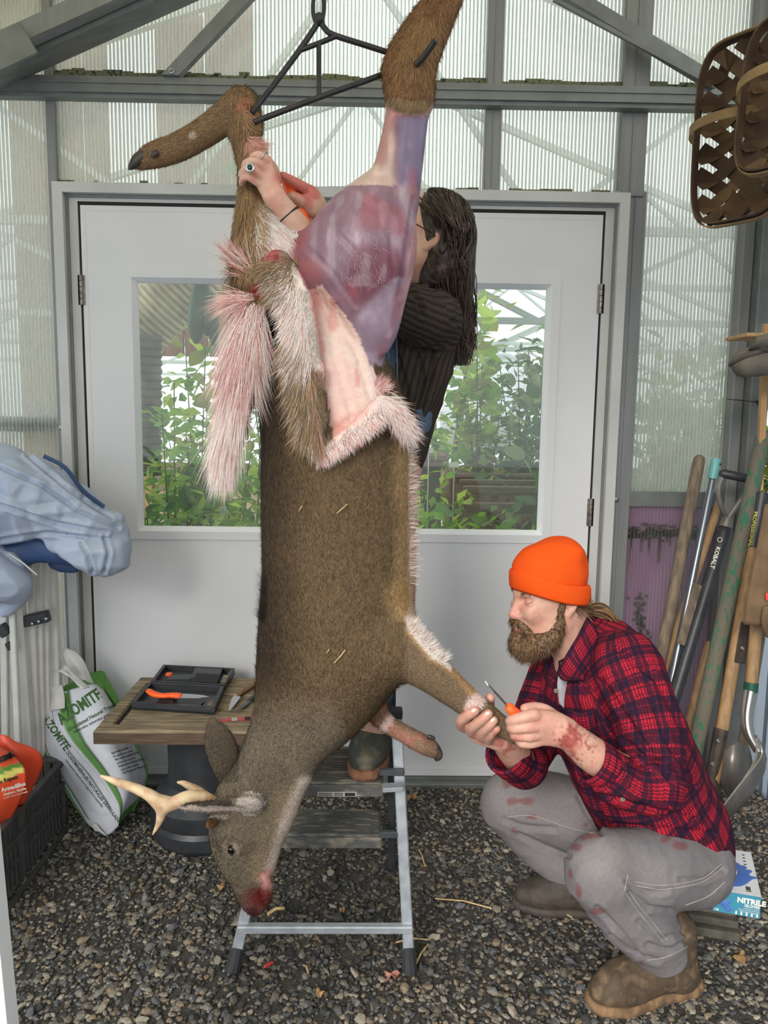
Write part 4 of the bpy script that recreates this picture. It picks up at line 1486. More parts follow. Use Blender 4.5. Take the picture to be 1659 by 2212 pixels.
def head_prims(F, fr, fem=False):
    c0, R, s = fr

    def e(c, r, k, sub=False):
        F.ell(hl_(fr, *c), np.array(r) * s, R, k * s, sub)

    def ch(pts, k, sub=False, n=3):
        F.chain([(*hl_(fr, *p[:3]), p[3] * s) for p in pts], k * s, None, n, sub)
    e((-.005, 0, .03), (.097, .076, .093), .02)
    e((.035, 0, -.035), (.058, .060, .078), .04)
    ch([(-.01, .052, -.045, .022), (.03, .048, -.085, .018), (.07, .018, -.108, .016)], .03)
    ch([(-.01, -.052, -.045, .022), (.03, -.048, -.085, .018), (.07, -.018, -.108, .016)], .03)
    e((.078, 0, -.106), (.02, .024, .016), .025)
    ch([(.088, -.036, .020, .010), (.097, 0, .019, .010), (.088, .036, .020, .010)], .02)       # brow
    ch([(.096, 0, .008, .009), (.107, 0, -.018, .0095), (.116, 0, -.036, .0115)], .012)          # nose
    ch([(.104, .012, -.041, .008), (.112, 0, -.040, .009), (.104, -.012, -.041, .008)], .008)
    e((.082, .034, -.025), (.018, .02, .022), .025)
    e((.082, -.034, -.025), (.018, .02, .022), .025)
    e((.094, 0, -.066), (.014, .026, .014), .014)
    ch([(.098, -.018, -.068, .0055), (.105, 0, -.066, .006), (.098, .018, -.068, .0055)], .006)
    ch([(.096, -.016, -.078, .006), (.103, 0, -.079, .0068), (.096, .016, -.078, .006)], .006)
    ch([(.102, -.022, -.072, .0024), (.112, 0, -.072, .0024), (.102, .022, -.072, .0024)], .004, True)
    for q in (1, -1):
        e((.092, .032 * q, .003), (.016, .017, .011), .012, True)
        e((.080, .032 * q, .002), (.0135, .0135, .0125), .004)
        ch([(-.008, .072 * q, .008, .010), (-.018, .077 * q, .004, .012), (-.018, .080 * q, -.012, .011), (-.006, .076 * q, -.032, .008)], .006)
        e((-.008, .086 * q, -.002), (.008, .006, .014), .006, True)


def hp(px, py, r, Y):
    p = P(px, py, Y)
    return (p.x, p.y, p.z, S(r, Y))


def limb_uv(V, chains):
    """per-vertex (around, along) cloth coordinates from the nearest limb"""
    best = np.full(len(V), 1e9)
    out = np.zeros((len(V), 3))
    for ci, ch in enumerate(chains):
        p = spline(ch, 5) if len(ch) > 2 else np.asarray(ch, float)
        arc = 0.0
        ax0 = (p[-1, :3] - p[0, :3])
        ax0 /= np.linalg.norm(ax0)
        s = np.cross(ax0, (0.2, -1.0, 0.1))
        s /= np.linalg.norm(s)
        q = np.cross(ax0, s)
        rm = p[:, 3].mean()
        for i in range(len(p) - 1):
            a, b = p[i, :3], p[i + 1, :3]
            ab = b - a
            L = np.linalg.norm(ab)
            tr = ((V - a) @ ab) / max(L * L, 1e-9)
            t = np.clip(tr, 0, 1)
            r = V - a - t[:, None] * ab
            d = np.linalg.norm(r, axis=1) / (p[i, 3] + (p[i + 1, 3] - p[i, 3]) * t)
            if i == 0:
                t = np.minimum(tr, 1)
            if i == len(p) - 2:
                t = np.maximum(tr, 0)
            m = d < best
            best[m] = d[m]
            out[m, 0] = np.arctan2(r[m] @ q, r[m] @ s) * rm
            out[m, 1] = arc + t[m] * L
            out[m, 2] = ci
            arc += L
    return out


def set_uvw(me, uvw):
    at = me.attributes.new('uvw', 'FLOAT_VECTOR', 'POINT')
    at.data.foreach_set('vector', np.asarray(uvw, np.float32).ravel())


def cloth_bump(N, L, b, uv=None, freq=0, ax=0, strength=.4, noise=90):
    """weave / rib relief driven by the cloth coordinates"""
    at = N.new('ShaderNodeAttribute')
    at.attribute_name = 'uvw'
    sp = N.new('ShaderNodeSeparateXYZ')
    L.new(at.outputs['Vector'], sp.inputs[0])
    mu = N.new('ShaderNodeMath')
    mu.operation = 'MULTIPLY'
    mu.inputs[1].default_value = freq
    L.new(sp.outputs[ax], mu.inputs[0])
    si = N.new('ShaderNodeMath')
    si.operation = 'SINE'
    L.new(mu.outputs[0], si.inputs[0])
    bp = N.new('ShaderNodeBump')
    bp.inputs['Strength'].default_value = strength
    bp.inputs['Distance'].default_value = .004
    L.new(si.outputs[0], bp.inputs['Height'])
    L.new(bp.outputs[0], b.inputs['Normal'])
    return at, sp, si


def plaid_mat(name):
    m, N, L, b = new_mat(name)
    b.inputs['Roughness'].default_value = .85
    b.inputs['Specular IOR Level'].default_value = .15
    at = N.new('ShaderNodeAttribute')
    at.attribute_name = 'uvw'
    sp = N.new('ShaderNodeSeparateXYZ')
    L.new(at.outputs['Vector'], sp.inputs[0])
    outs = []
    for k, per in ((0, .052), (1, .058)):
        mu = N.new('ShaderNodeMath')
        mu.operation = 'MULTIPLY'
        mu.inputs[1].default_value = 1 / per
        L.new(sp.outputs[k], mu.inputs[0])
        fr = N.new('ShaderNodeMath')
        fr.operation = 'FRACT'
        L.new(mu.outputs[0], fr.inputs[0])
        rp = N.new('ShaderNodeValToRGB')
        rp.color_ramp.interpolation = 'CONSTANT'
        el = rp.color_ramp.elements
        stops = [(0, .26), (.20, .9), (.26, .4), (.30, 1.0), (.39, .36), (.43, 1.0), (.50, .36), (.54, 1.0), (.63, .4), (.67, .9), (.76, .28), (.93, .6)]
        el[0].position, el[0].color = 0, (.3, .3, .3, 1)
        el[1].position = .20
        el[1].color = (.95, .95, .95, 1)
        for po, v in stops[2:]:
            e = el.new(po)
            e.color = (v, v, v, 1)
        L.new(fr.outputs[0], rp.inputs[0])
        outs.append(rp)
    mx = N.new('ShaderNodeMath')
    mx.operation = 'MULTIPLY'
    L.new(outs[0].outputs[0], mx.inputs[0])
    L.new(outs[1].outputs[0], mx.inputs[1])
    rp = N.new('ShaderNodeValToRGB')
    el = rp.color_ramp.elements
    el[0].position, el[0].color = .08, (*srgb(34, 24, 44), 1)
    el[1].position, el[1].color = .95, (*srgb(172, 32, 50), 1)
    e = el.new(.42)
    e.color = (*srgb(96, 22, 38), 1)
    L.new(mx.outputs[0], rp.inputs[0])
    nz = N.new('ShaderNodeTexNoise')
    nz.inputs['Scale'].default_value = 160
    tc = N.new('ShaderNodeTexCoord')
    L.new(tc.outputs['Object'], nz.inputs['Vector'])
    m2 = N.new('ShaderNodeMix')
    m2.data_type = 'RGBA'
    m2.blend_type = 'OVERLAY'
    m2.inputs['Factor'].default_value = .25
    L.new(rp.outputs[0], m2.inputs[6])
    L.new(nz.outputs['Fac'], m2.inputs[7])
    L.new(m2.outputs[2], b.inputs['Base Color'])
    bp = N.new('ShaderNodeBump')
    bp.inputs['Strength'].default_value = .25
    bp.inputs['Distance'].default_value = .004
    L.new(nz.outputs['Fac'], bp.inputs['Height'])
    L.new(bp.outputs[0], b.inputs['Normal'])
    return m


def boot(name, heel, toe, hgt, par, m_up, m_sole, shaft=None, L_=None, wid=.1):
    """boot on the ground line heel -> toe (world points at sole level)"""
    heel, toe = Vector(heel), Vector(toe)
    d = (toe - heel)
    z0 = heel.z
    d.z = 0
    L_ = L_ or d.length
    d.normalize()
    n = Vector((0, 0, 1)).cross(d)
    up = Vector((0, 0, 1))

    def q(t, h, r, off=0):
        p = heel + d * (t * L_) + up * h + n * off
        return (p.x, p.y, p.z, r)
    w = wid / 2
    B = Field()
    B.chain([q(.14, .05, w * .78), q(.45, .052, w * .86), q(.72, .047, w * .96), q(.88, .042, w * .78)], .03, ((0, 0, 1), .82), 4)
    B.chain([q(.20, .045, w * .85), q(.22, .10, w * .88), q(.24, .16, w * .95)] + ([q(.26, hgt, w * 1.05)] if hgt > .17 else []), .03, None, 3)
    B.chain([q(.30, .12, w * .8), q(.52, .085, w * .75), q(.72, .062, w * .7)], .03, None, 3)
    V, Q = B.mesh(.0045)
    V[:, 2] = np.maximum(V[:, 2], z0 + .014)
    Nn = vnormals(V, Q)
    V = wrinkle(V, Nn, .0022, 26, 5)
    o = link(name, np_mesh(name, V, Q, vnoise(V, 22, 3)[:, None] * np.ones((1, 3)) * .5 + .6), m_up, par)
    B = Field()
    B.chain([q(.12, .014, w * .92), q(.42, .014, w * .86), q(.72, .014, w * 1.06), q(.90, .014, w * .86)], .02, ((0, 0, 1), .55), 4)
    V, Q = B.mesh(.0045)
    V[:, 2] = np.clip(V[:, 2], z0 + .001, z0 + .028)
    link('sole', np_mesh('sole', V, Q), m_sole, o)
    return o


def finger(F, pts, k=.004):
    """pts (px, py, r, Y)"""
    F.chain([hp(*p) for p in pts], k, None, 4)


def nail(px, py, Y, ax, par, r=5.5):
    p = P(px, py, Y)
    a = Vector(ax).normalized()
    up = CF * -1
    s = a.cross(up).normalized()
    up = s.cross(a).normalized()
    rr = S(r, Y)
    mb = MB()
    vs, n = [], 10
    for k in range(n):
        t = 2 * math.pi * k / n
        vs.append(p + a * (rr * 1.15 * math.cos(t)) + s * (rr * .85 * math.sin(t)) + up * (-.0012 * abs(math.sin(t))))
    vs.append(p + up * .0012)
    mb.add(vs, [(k, (k + 1) % n, n) for k in range(n)])
    return mb.build('fingernail', M['nail'], par, True)


M['skin'] = mat('skin', (1, 1, 1), .48, attr='Col', c2=(.9, .86, .85), scale=70, bump=.08, bscale=260, spec=.4, sub=.12)
M['nail'] = mat('nail', srgb(224, 184, 168), .3)
M['eyew'] = mat('eye_white', srgb(188, 178, 172), .2)
M['iris'] = mat('iris', srgb(70, 84, 92), .15)
M['hair'] = mat('hair', (1, 1, 1), .5, attr='Col', spec=.35)


def skin_cols(V, base, red=(206, 128, 112)):
    c = np.tile(np.array(srgb(*base)), (len(V), 1))
    w = sstep(.4, .75, vnoise(V, 30, 21))[:, None] * .35
    return c * (1 - w) + np.array(srgb(*red)) * w


# ================================================================== the kneeling man
man = thing('person', 'bearded man in orange beanie and red plaid shirt squatting beside the deer', 'person', G(1400, 2060))
YM = 1.84
fr = head_frame(1190, 1288, YM, math.radians(17), math.radians(-3), .92)
B = Field()
head_prims(B, fr)
# neck and trunk
nk = [(*hl_(fr, -.02, 0, -.06), .062), hp(1243, 1385, 56, 1.85), hp(1275, 1440, 70, 1.86)]
B.chain(nk, .03, None, 3)
B.chain([hp(1285, 1450, 80, 1.86), hp(1320, 1530, 100, 1.86), hp(1370, 1640, 100, 1.86), hp(1430, 1760, 95, 1.86), hp(1470, 1810, 85, 1.86)], .03, ((0, 1, 0), 1.25), 3)
# near (left) arm
B.chain([hp(1350, 1460, 50, 1.72), hp(1395, 1560, 46, 1.66), hp(1412, 1680, 38, 1.585), hp(1345, 1668, 38, 1.56), hp(1285, 1634, 39, 1.54), hp(1245, 1602, 34, 1.53), hp(1216, 1580, 29, 1.525)], .02, None, 4)
# far (right) arm
B.chain([hp(1215, 1455, 45, 2.0), hp(1170, 1560, 40, 1.92), hp(1140, 1648, 34, 1.80), hp(1112, 1628, 33, 1.72), hp(1088, 1602, 27, 1.655), hp(1075, 1588, 24, 1.635)], .02, None, 4)
# legs inside the trousers
for lg_ in ([(1480, 1840, 70, 1.80), (1400, 1872, 60, 1.68), (1300, 1875, 55, 1.62), (1350, 1960, 48, 1.66), (1425, 2050, 38, 1.71)], [(1430, 1815, 70, 1.93), (1250, 1760, 60, 2.02), (1110, 1730, 48, 2.08), (1170, 1812, 44, 2.06), (1245, 1885, 36, 2.04)]):
    B.chain([hp(*a) for a in lg_], .02, None, 3)
# near hand closed on the knife handle
B.chain([hp(1216, 1578, 29, 1.525), hp(1190, 1568, 32, 1.52), hp(1165, 1562, 31, 1.515)], .015, ((0, 1, 0), .62), 3)
B.chain([hp(1190, 1585, 26, 1.525), hp(1160, 1590, 22, 1.525)], .015, ((0, 1, 0), .62), 3)
finger(B, [(1165, 1546, 13, 1.512), (1150, 1545, 13.5, 1.502), (1124, 1551, 12.5, 1.500), (1106, 1556, 11.5, 1.506), (1103, 1558, 10.5, 1.525), (1122, 1558, 9.5, 1.537)])
finger(B, [(1165, 1566, 13, 1.512), (1150, 1569, 13.5, 1.503), (1126, 1572, 12.5, 1.500), (1108, 1573, 12, 1.508), (1106, 1574, 10.5, 1.527), (1126, 1574, 9.5, 1.540)])
finger(B, [(1162, 1586, 12, 1.515), (1148, 1590, 12.5, 1.507), (1128, 1590, 11.5, 1.506), (1113, 1590, 11, 1.514), (1112, 1590, 10, 1.530), (1130, 1588, 9, 1.543)])
finger(B, [(1162, 1603, 10.5, 1.522), (1148, 1606, 11, 1.516), (1134, 1606, 10.5, 1.515), (1124, 1604, 10, 1.522), (1126, 1602, 9, 1.536), (1140, 1600, 8, 1.545)])
finger(B, [(1200, 1556, 18, 1.535), (1180, 1536, 14, 1.545), (1155, 1529, 12.5, 1.545), (1134, 1531, 11, 1.535)], .012)
# far hand wrapped around the deer's leg from below
B.chain([hp(1075, 1590, 25, 1.635), hp(1058, 1588, 27, 1.64), hp(1036, 1580, 27, 1.642)], .015, ((0, 1, 0), .6), 3)
finger(B, [(1022, 1574, 12, 1.64), (1000, 1570, 12, 1.62), (997, 1556, 12.5, 1.575), (1012, 1544, 11.5, 1.548), (1026, 1535, 10, 1.537)])
finger(B, [(1036, 1584, 12, 1.64), (1020, 1582, 12.5, 1.61), (1022, 1569, 12.5, 1.572), (1040, 1555, 11.5, 1.546), (1055, 1542, 10, 1.537)])
finger(B, [(1050, 1592, 11.5, 1.64), (1040, 1592, 12, 1.61), (1043, 1581, 12, 1.577), (1056, 1568, 11, 1.551), (1067, 1556, 9.5, 1.543)])
finger(B, [(1064, 1596, 10.5, 1.635), (1056, 1598, 11, 1.61), (1057, 1591, 11, 1.585), (1066, 1583, 10, 1.565), (1074, 1575, 8.5, 1.556)])
finger(B, [(1066, 1570, 16, 1.645), (1058, 1535, 13, 1.645), (1056, 1514, 12, 1.625), (1059, 1508, 10.5, 1.61)], .012)
bV, bQ = B.mesh(.0036)
bV = relax(bV, bQ, 1, .35)
bx, by = PX(bV)
cs = skin_cols(bV, (206, 164, 144))


def blend(cc, w, col):
    w = np.asarray(w, float)[:, None]
    return cc * (1 - w) + np.array(srgb(*col)) * w


nn1, nn2 = vnoise(bV, 90, 31), vnoise(bV, 200, 32)
hands = by > 1490
cs = blend(cs, hands * .45, (212, 160, 142))
cs = blend(cs, hands * sstep(30, 6, np.hypot((bx - 1232) / 1.0, (by - 1598) / 1.5) + 34 * (nn1 - .5)) * .8, (150, 44, 44))
cs = blend(cs, hands * sstep(.55, .7, nn2) * sstep(70, 30, np.hypot(bx - 1240, by - 1610)) * .7, (140, 40, 40))
cs = blend(cs, hands * sstep(20, 6, np.hypot(bx - 1078, by - 1588) + 16 * (nn1 - .5)) * .85, (104, 26, 28))
cs = blend(cs, hands * sstep(.5, .65, nn1) * sstep(40, 15, np.hypot(bx - 1095, by - 1608)) * .6, (150, 60, 56))
cs = blend(cs, hands * sstep(.6, .75, nn1) * (bx < 1170) * .3, (204, 120, 106))
ns_ = hl_(fr, .112, 0, -.035)
cs = blend(cs, sstep(.03, .008, np.linalg.norm(bV - ns_, axis=1)) * .55, (206, 126, 120))
cs = blend(cs, sstep(.03, .01, np.linalg.norm(bV - hl_(fr, .07, .05, -.03), axis=1)) * .3, (206, 140, 126))
lp = np.minimum(np.linalg.norm(bV - hl_(fr, .106, 0, -.078), axis=1), np.linalg.norm(bV - hl_(fr, .099, .014, -.076), axis=1))
cs = blend(cs, sstep(.014, .006, lp) * .7, (190, 112, 104))
link('body', np_mesh('body', bV, bQ, cs), M['skin'], man)
mBVH = BVHTree.FromPolygons([tuple(v) for v in bV], [tuple(int(i) for i in f) for f in bQ])
for (a, b_, Y, ax) in ((1024, 1536, 1.527, (.8, 0, .5)), (1053, 1543, 1.527, (.8, 0, .6)), (1065, 1557, 1.533, (.7, 0, .6))):
    nail(a, b_, Y, ax, man)
# eyes with heavy lids
for q in (1, -1):
    e_ = hl_(fr, .0790, .032 * q, .001)
    fw = Vector(fr[1][:, 0])
    MB().lathe(tuple(e_), [(.0001, .0135), (.004, .0129), (.0085, .0105), (.0125, .005), (.0135, 0)], 14, tuple(fw)).build('eyeball', M['eyew'], man, True)
    g_ = (fw + Vector(fr[1][:, 2]) * -.35).normalized()
    MB().lathe(tuple(e_), [(.0001, .0142), (.003, .0139), (.0055, .0130)], 12, tuple(g_)).build('iris', M['iris'], man, True)
    for (kf, ku, am) in ((.55, .84, 74), (.42, -.9, 58)):
        ax_ = (fw * kf + Vector(fr[1][:, 2]) * ku).normalized()
        pr = [(max(.0001, .0147 * math.sin(math.radians(t_))), .0147 * math.cos(math.radians(t_))) for t_ in np.linspace(0, am, 7)]
        me = MB().lathe(tuple(e_), pr + [(pr[-1][0] * .9, pr[-1][1] * .9)], 18, tuple(ax_)).mesh('eyelid', True)
        vv = np.array([v.co[:] for v in me.vertices])
        ca_ = me.color_attributes.new('Col', 'FLOAT_COLOR', 'POINT')
        ca_.data.foreach_set('color', np.hstack([skin_cols(vv, (192, 144, 128)), np.ones((len(vv), 1))]).astype(np.float32).ravel())
        link('eyelid', me, M['skin'], man)


def tufts(fr, roots, dirs, L, w, cols, seed=0, bend=None, segs=3, out=(0, 0, 0)):
    """hair ribbons in head-local coordinates"""
    R, s = fr[1], fr[2]
    n = len(roots)
    r = np.array(fr[0]) + (roots * s) @ R.T
    d = dirs @ R.T
    pick = rng.integers(0, len(cols), n)
    c = np.array([srgb(*q) for q in cols])[pick] * rng.uniform(.75, 1.2, (n, 1))
    nr = np.cross(d, rng.normal(0, 1, (n, 3)))
    nr /= np.maximum(np.linalg.norm(nr, axis=1, keepdims=True), 1e-6)
    bd = None if bend is None else bend @ R.T
    return ribbons(r, d, np.asarray(L) * s, w * s, nr, c, np.clip(c * 1.15, 0, .9), bd, segs)


# ---- beard, moustache, brows
BC = [(96, 72, 50), (122, 92, 62), (70, 52, 38), (140, 108, 74), (58, 44, 34)]
Bd = Field()
for q in (1, -1):
    Bd.chain([(*hl_(fr, .008, .068 * q, .012), .008), (*hl_(fr, .010, .066 * q, -.025), .012), (*hl_(fr, .014, .064 * q, -.062), .017), (*hl_(fr, .034, .054 * q, -.098), .026), (*hl_(fr, .066, .028 * q, -.118), .030), (*hl_(fr, .082, .004 * q, -.122), .030)], .02, None, 4)
    Bd.chain([(*hl_(fr, .110, .004 * q, -.053), .0062), (*hl_(fr, .105, .022 * q, -.058), .0070), (*hl_(fr, .092, .038 * q, -.076), .009), (*hl_(fr, .082, .041 * q, -.098), .013)], .01, None, 4)
Bd.chain([(*hl_(fr, .100, 0, -.096), .011), (*hl_(fr, .096, 0, -.120), .024), (*hl_(fr, .078, 0, -.146), .022)], .02, None, 3)
eV, eQ = Bd.mesh(.003)
eN = vnormals(eV, eQ)
eV = eV + eN * ((vnoise(eV, 120, 4) - .5) * .005)[:, None]
ec = np.array([srgb(*q) for q in BC])[(vnoise(eV, 160, 6) * 4.99).astype(int)] * .8
beard = link('beard', np_mesh('beard', eV, eQ, ec), M['hair'], man)
pts, nr, fi = scatter(eV, eQ, 7000)
Rw = fr[1]
dn = -Rw[:, 2] * 1.0 + Rw[:, 0] * .15
d_ = nr * .45 + dn[None] + rng.normal(0, .35, (7000, 3))
c_ = np.array([srgb(*q) for q in BC])[rng.integers(0, 5, 7000)] * rng.uniform(.8, 1.35, (7000, 1))
V1 = ribbons(pts - nr * .001, d_, rng.uniform(.008, .02, 7000), .0009, nr, c_ * .8, np.clip(c_ * 1.25, 0, .9), None, 2)
n = 420
aa = rng.uniform(-1, 1, n)
rt = np.stack([.066 + .012 * rng.random(n), aa * .02, -.146 + rng.normal(0, .004, n)], 1)
V2 = tufts(fr, rt, np.stack([rng.normal(0, .3, n), rng.normal(0, .3, n), -np.ones(n)], 1), rng.uniform(.015, .035, n), .001, BC, bend=np.stack([rng.normal(-.2, .3, n), np.zeros(n), np.zeros(n)], 1))
V, F, C = merge([V1, V2])
tag(link('whiskers', np_mesh('whiskers', V, F, C, False), M['hair'], beard), kind='stuff')
br = []
for q in (1, -1):
    n = 260
    t_ = rng.random(n)
    rt = np.stack([.103 - .014 * t_ ** 2, q * (.012 + .034 * t_), .019 + .006 * np.sin(t_ * 2.4) + rng.normal(0, .0018, n)], 1)
    br.append(tufts(fr, rt, np.stack([.15 * np.ones(n), q * np.ones(n), rng.normal(.1, .35, n)], 1), rng.uniform(.006, .011, n), .0009, [(84, 62, 44), (104, 78, 54)], segs=2))
V, F, C = merge(br)
tag(link('eyebrows', np_mesh('eyebrows', V, F, C, False), M['hair'], man), kind='stuff')
# ---- ponytail and loose hair at the nape
cv, cc = [], []
for i in range(420):
    a = rng.uniform(0, 6.28)
    rr = math.sqrt(rng.random())
    o0 = np.array(P(1262, 1322, 1.85)) + np.array([0, math.cos(a), math.sin(a)]) * .010 * rr
    px2 = [(1262, 1322), (1292, 1318), (1316, 1330), (1330 + rng.normal(0, 4), 1352 + rng.normal(0, 6))]
    k_ = np.array([np.array(P(x_, y_, 1.85)) for x_, y_ in px2])
    sp_ = np.array([.4, 1.0, 1.1, .6])[:, None] * np.array([[0, math.cos(a), math.sin(a)]]) * .018 * rr + rng.normal(0, .0016, (4, 3))
    cv.append(spline(k_ + sp_, 4))
    cc.append(np.array(srgb(*BC[rng.integers(0, 5)])) * rng.uniform(.9, 1.6))
V, F, C = locks(cv, .0013, cc, 3)
tag(link('ponytail', np_mesh('ponytail', V, F, C), M['hair'], man), 'brown ponytail', kind='stuff')
n = 900
aa = rng.uniform(-1, 1, n)
rt = np.stack([-.075 + .08 * rng.random(n), .070 * np.where(aa > 0, 1, -1) * np.ones(n) + rng.normal(0, .003, n), -.012 + rng.normal(0, .012, n)], 1)
V, F, C = tufts(fr, rt, np.stack([-np.ones(n) * .8, rng.normal(0, .15, n), -.5 + rng.normal(0, .3, n)], 1), rng.uniform(.012, .035, n), .0011, BC, bend=np.tile([[-.2, 0, -.2]], (n, 1)))
tag(link('nape_hair', np_mesh('nape_hair', V, F, C, False), M['hair'], man), kind='stuff')

# ---- beanie
def knit_mat(name, col):
    m, N, L, b = new_mat(name)
    b.inputs['Roughness'].default_value = .9
    b.inputs['Specular IOR Level'].default_value = .1
    b.inputs['Base Color'].default_value = (*col, 1)
    cloth_bump(N, L, b, None, 1500, 0, .35)
    return m


M['knit'] = knit_mat('orange_knit', (.88, .098, .012))
Be = Field()
Be.ell(hl_(fr, .002, 0, .066), np.array((.106, .090, .088)) * fr[2], fr[1], .02)
Be.ell(hl_(fr, -.036, .0, .112), np.array((.050, .055, .042)) * fr[2], fr[1], .035)
Be.ell(hl_(fr, -.020, .05, .125), np.array((.030, .025, .018)) * fr[2], fr[1], .03)
kV, kQ = Be.mesh(.0045)
lc = (kV - np.array(fr[0])) @ fr[1] / fr[2]
keep = lc[:, 2] > .030 + .27 * lc[:, 0]
kQ = kQ[keep[kQ].all(1)]
kN = vnormals(kV, kQ)
kV = kV + kN * ((vnoise(kV, 28, 8) - .5) * .006)[:, None]
me = np_mesh('beanie', kV, kQ)
set_uvw(me, np.stack([np.arctan2(lc[:, 1], lc[:, 0]) * .1, lc[:, 2], lc[:, 2]], 1))
bean = link('beanie', me, M['knit'], man)
bean['label'] = 'bright orange knit beanie'
na, vs, fs, uv = 72, [], [], []
prof = [(-.003, .004), (.002, .0), (.0055, .006), (.0065, .024), (.0060, .044), (.003, .052), (-.003, .053), (-.006, .046), (-.008, .02)]
for i in range(na):
    a = 2 * math.pi * i / na
    for (o_, h_) in prof:
        rx, ry = .105 + o_, .093 + o_
        x_, y_ = rx * math.cos(a) + .003, ry * math.sin(a)
        vs.append(hl_(fr, x_, y_, .001 + .27 * x_ + h_ + .002 * math.sin(3 * a)))
        uv.append((a * .1, h_, 0))
npf = len(prof)
for i in range(na):
    for j in range(npf):
        i2, j2 = (i + 1) % na, (j + 1) % npf
        fs.append((i * npf + j, i2 * npf + j, i2 * npf + j2, i * npf + j2))
me = np_mesh('cuff', np.array(vs), np.array(fs))
set_uvw(me, np.array(uv))
link('cuff', me, M['knit'], bean)

# ---- shirt
M['plaid'] = plaid_mat('red_plaid_flannel')
tor = [hp(1283, 1412, 84, 1.86), hp(1297, 1450, 112, 1.86), hp(1315, 1520, 130, 1.86), hp(1355, 1620, 134, 1.86), hp(1398, 1715, 134, 1.86), hp(1440, 1785, 128, 1.86), hp(1462, 1812, 112, 1.86)]
armn = [hp(1352, 1440, 76, 1.73), hp(1388, 1530, 73, 1.66), hp(1408, 1620, 70, 1.61), hp(1408, 1695, 60, 1.575)]
fore = [hp(1412, 1692, 60, 1.575), hp(1355, 1692, 55, 1.555), hp(1298, 1657, 48, 1.538)]
armf = [hp(1212, 1450, 66, 1.99), hp(1172, 1545, 60, 1.93), hp(1140, 1625, 54, 1.85), hp(1132, 1655, 46, 1.79)]
foref = [hp(1132, 1655, 46, 1.79), hp(1108, 1640, 44, 1.74), hp(1094, 1628, 41, 1.715)]
Sh = Field()
Sh.chain(tor, .03, ((0, 1, 0), 1.22), 3)
Sh.chain(armn, .03, None, 4)
Sh.chain(fore, .02, None, 4)
Sh.chain(armf, .03, None, 4)
Sh.chain(foref, .02, None, 4)
# openings: neck, cuffs
Sh.chain([hp(1215, 1340, 60, 1.85), hp(1240, 1395, 50, 1.85), hp(1262, 1440, 30, 1.85)], .01, None, 3, True)
Sh.chain([hp(1180, 1440, 30, 1.84), hp(1192, 1500, 14, 1.82), hp(1198, 1540, 4, 1.81)], .01, None, 3, True)
Sh.chain([hp(1300, 1658, 36, 1.54), hp(1255, 1628, 46, 1.525)], .004, None, 2, True)
Sh.chain([hp(1108, 1640, 30, 1.73), hp(1080, 1615, 44, 1.69)], .004, None, 2, True)
sV, sQ = Sh.mesh(.0055)
uvw = limb_uv(sV, [tor, armn, fore, armf, foref])
sN = vnormals(sV, sQ)
sV = wrinkle(sV, sN, .0055, 11, 40, (1, .6, 1))
sV = folds(sV, sN, [[(1300, 1470), (1360, 1560), (1450, 1690)], [(1330, 1400), (1420, 1470), (1470, 1570)], [(1350, 1600), (1400, 1640), (1460, 1660)], [(1310, 1680), (1360, 1655), (1440, 1640)], [(1290, 1715), (1400, 1745), (1500, 1770)], [(1240, 1560), (1250, 1650), (1300, 1760)], [(1330, 1780), (1420, 1790), (1540, 1800)], [(1395, 1480), (1440, 1600), (1500, 1700)]], 7, .007)
me = np_mesh('shirt', sV, sQ)
set_uvw(me, uvw)
shirt = link('shirt', me, M['plaid'], man)
shirt['label'] = 'red and black plaid flannel shirt'
# collar, placket, pocket flap, rolled cuffs
def sheet(name, grid, m, par, th=.003, uv_s=1.0, smooth=True, n=6):
    """thick cloth patch through a grid of control points (rows of equal length)"""
    g = np.array([spline(r, n) for r in grid])
    g = np.array([spline(g[:, j], n) for j in range(g.shape[1])]).transpose(1, 0, 2)
    a, b_ = g.shape[:2]
    V0 = g.reshape(-1, 3)
    Q0 = np.array([(i * b_ + j, i * b_ + j + 1, (i + 1) * b_ + j + 1, (i + 1) * b_ + j) for i in range(a - 1) for j in range(b_ - 1)])
    N0 = vnormals(V0, Q0)
    V = np.vstack([V0 + N0 * th * .5, V0 - N0 * th * .5])
    nV = len(V0)
    rim = [i * b_ for i in range(a)] + [(a - 1) * b_ + j for j in range(1, b_)] + [i * b_ + b_ - 1 for i in range(a - 2, -1, -1)] + [j for j in range(b_ - 2, 0, -1)]
    ed = np.array([(rim[k], rim[(k + 1) % len(rim)], rim[(k + 1) % len(rim)] + nV, rim[k] + nV) for k in range(len(rim))])
    Q = np.vstack([Q0, Q0[:, ::-1] + nV, ed])
    me = np_mesh(name, V, Q, None, smooth)
    L1 = np.concatenate([[0], np.cumsum(np.linalg.norm(np.diff(g[:, b_ // 2], axis=0), axis=1))])
    L2 = np.concatenate([[0], np.cumsum(np.linalg.norm(np.diff(g[a // 2], axis=0), axis=1))])
    uv = np.stack(np.meshgrid(L1, L2, indexing='ij') + [np.zeros((a, b_))], -1).reshape(-1, 3)
    set_uvw(me, np.vstack([uv, uv]))
    return link(name, me, m, par)


def pp(px, py, Y):
    return tuple(P(px, py, Y))


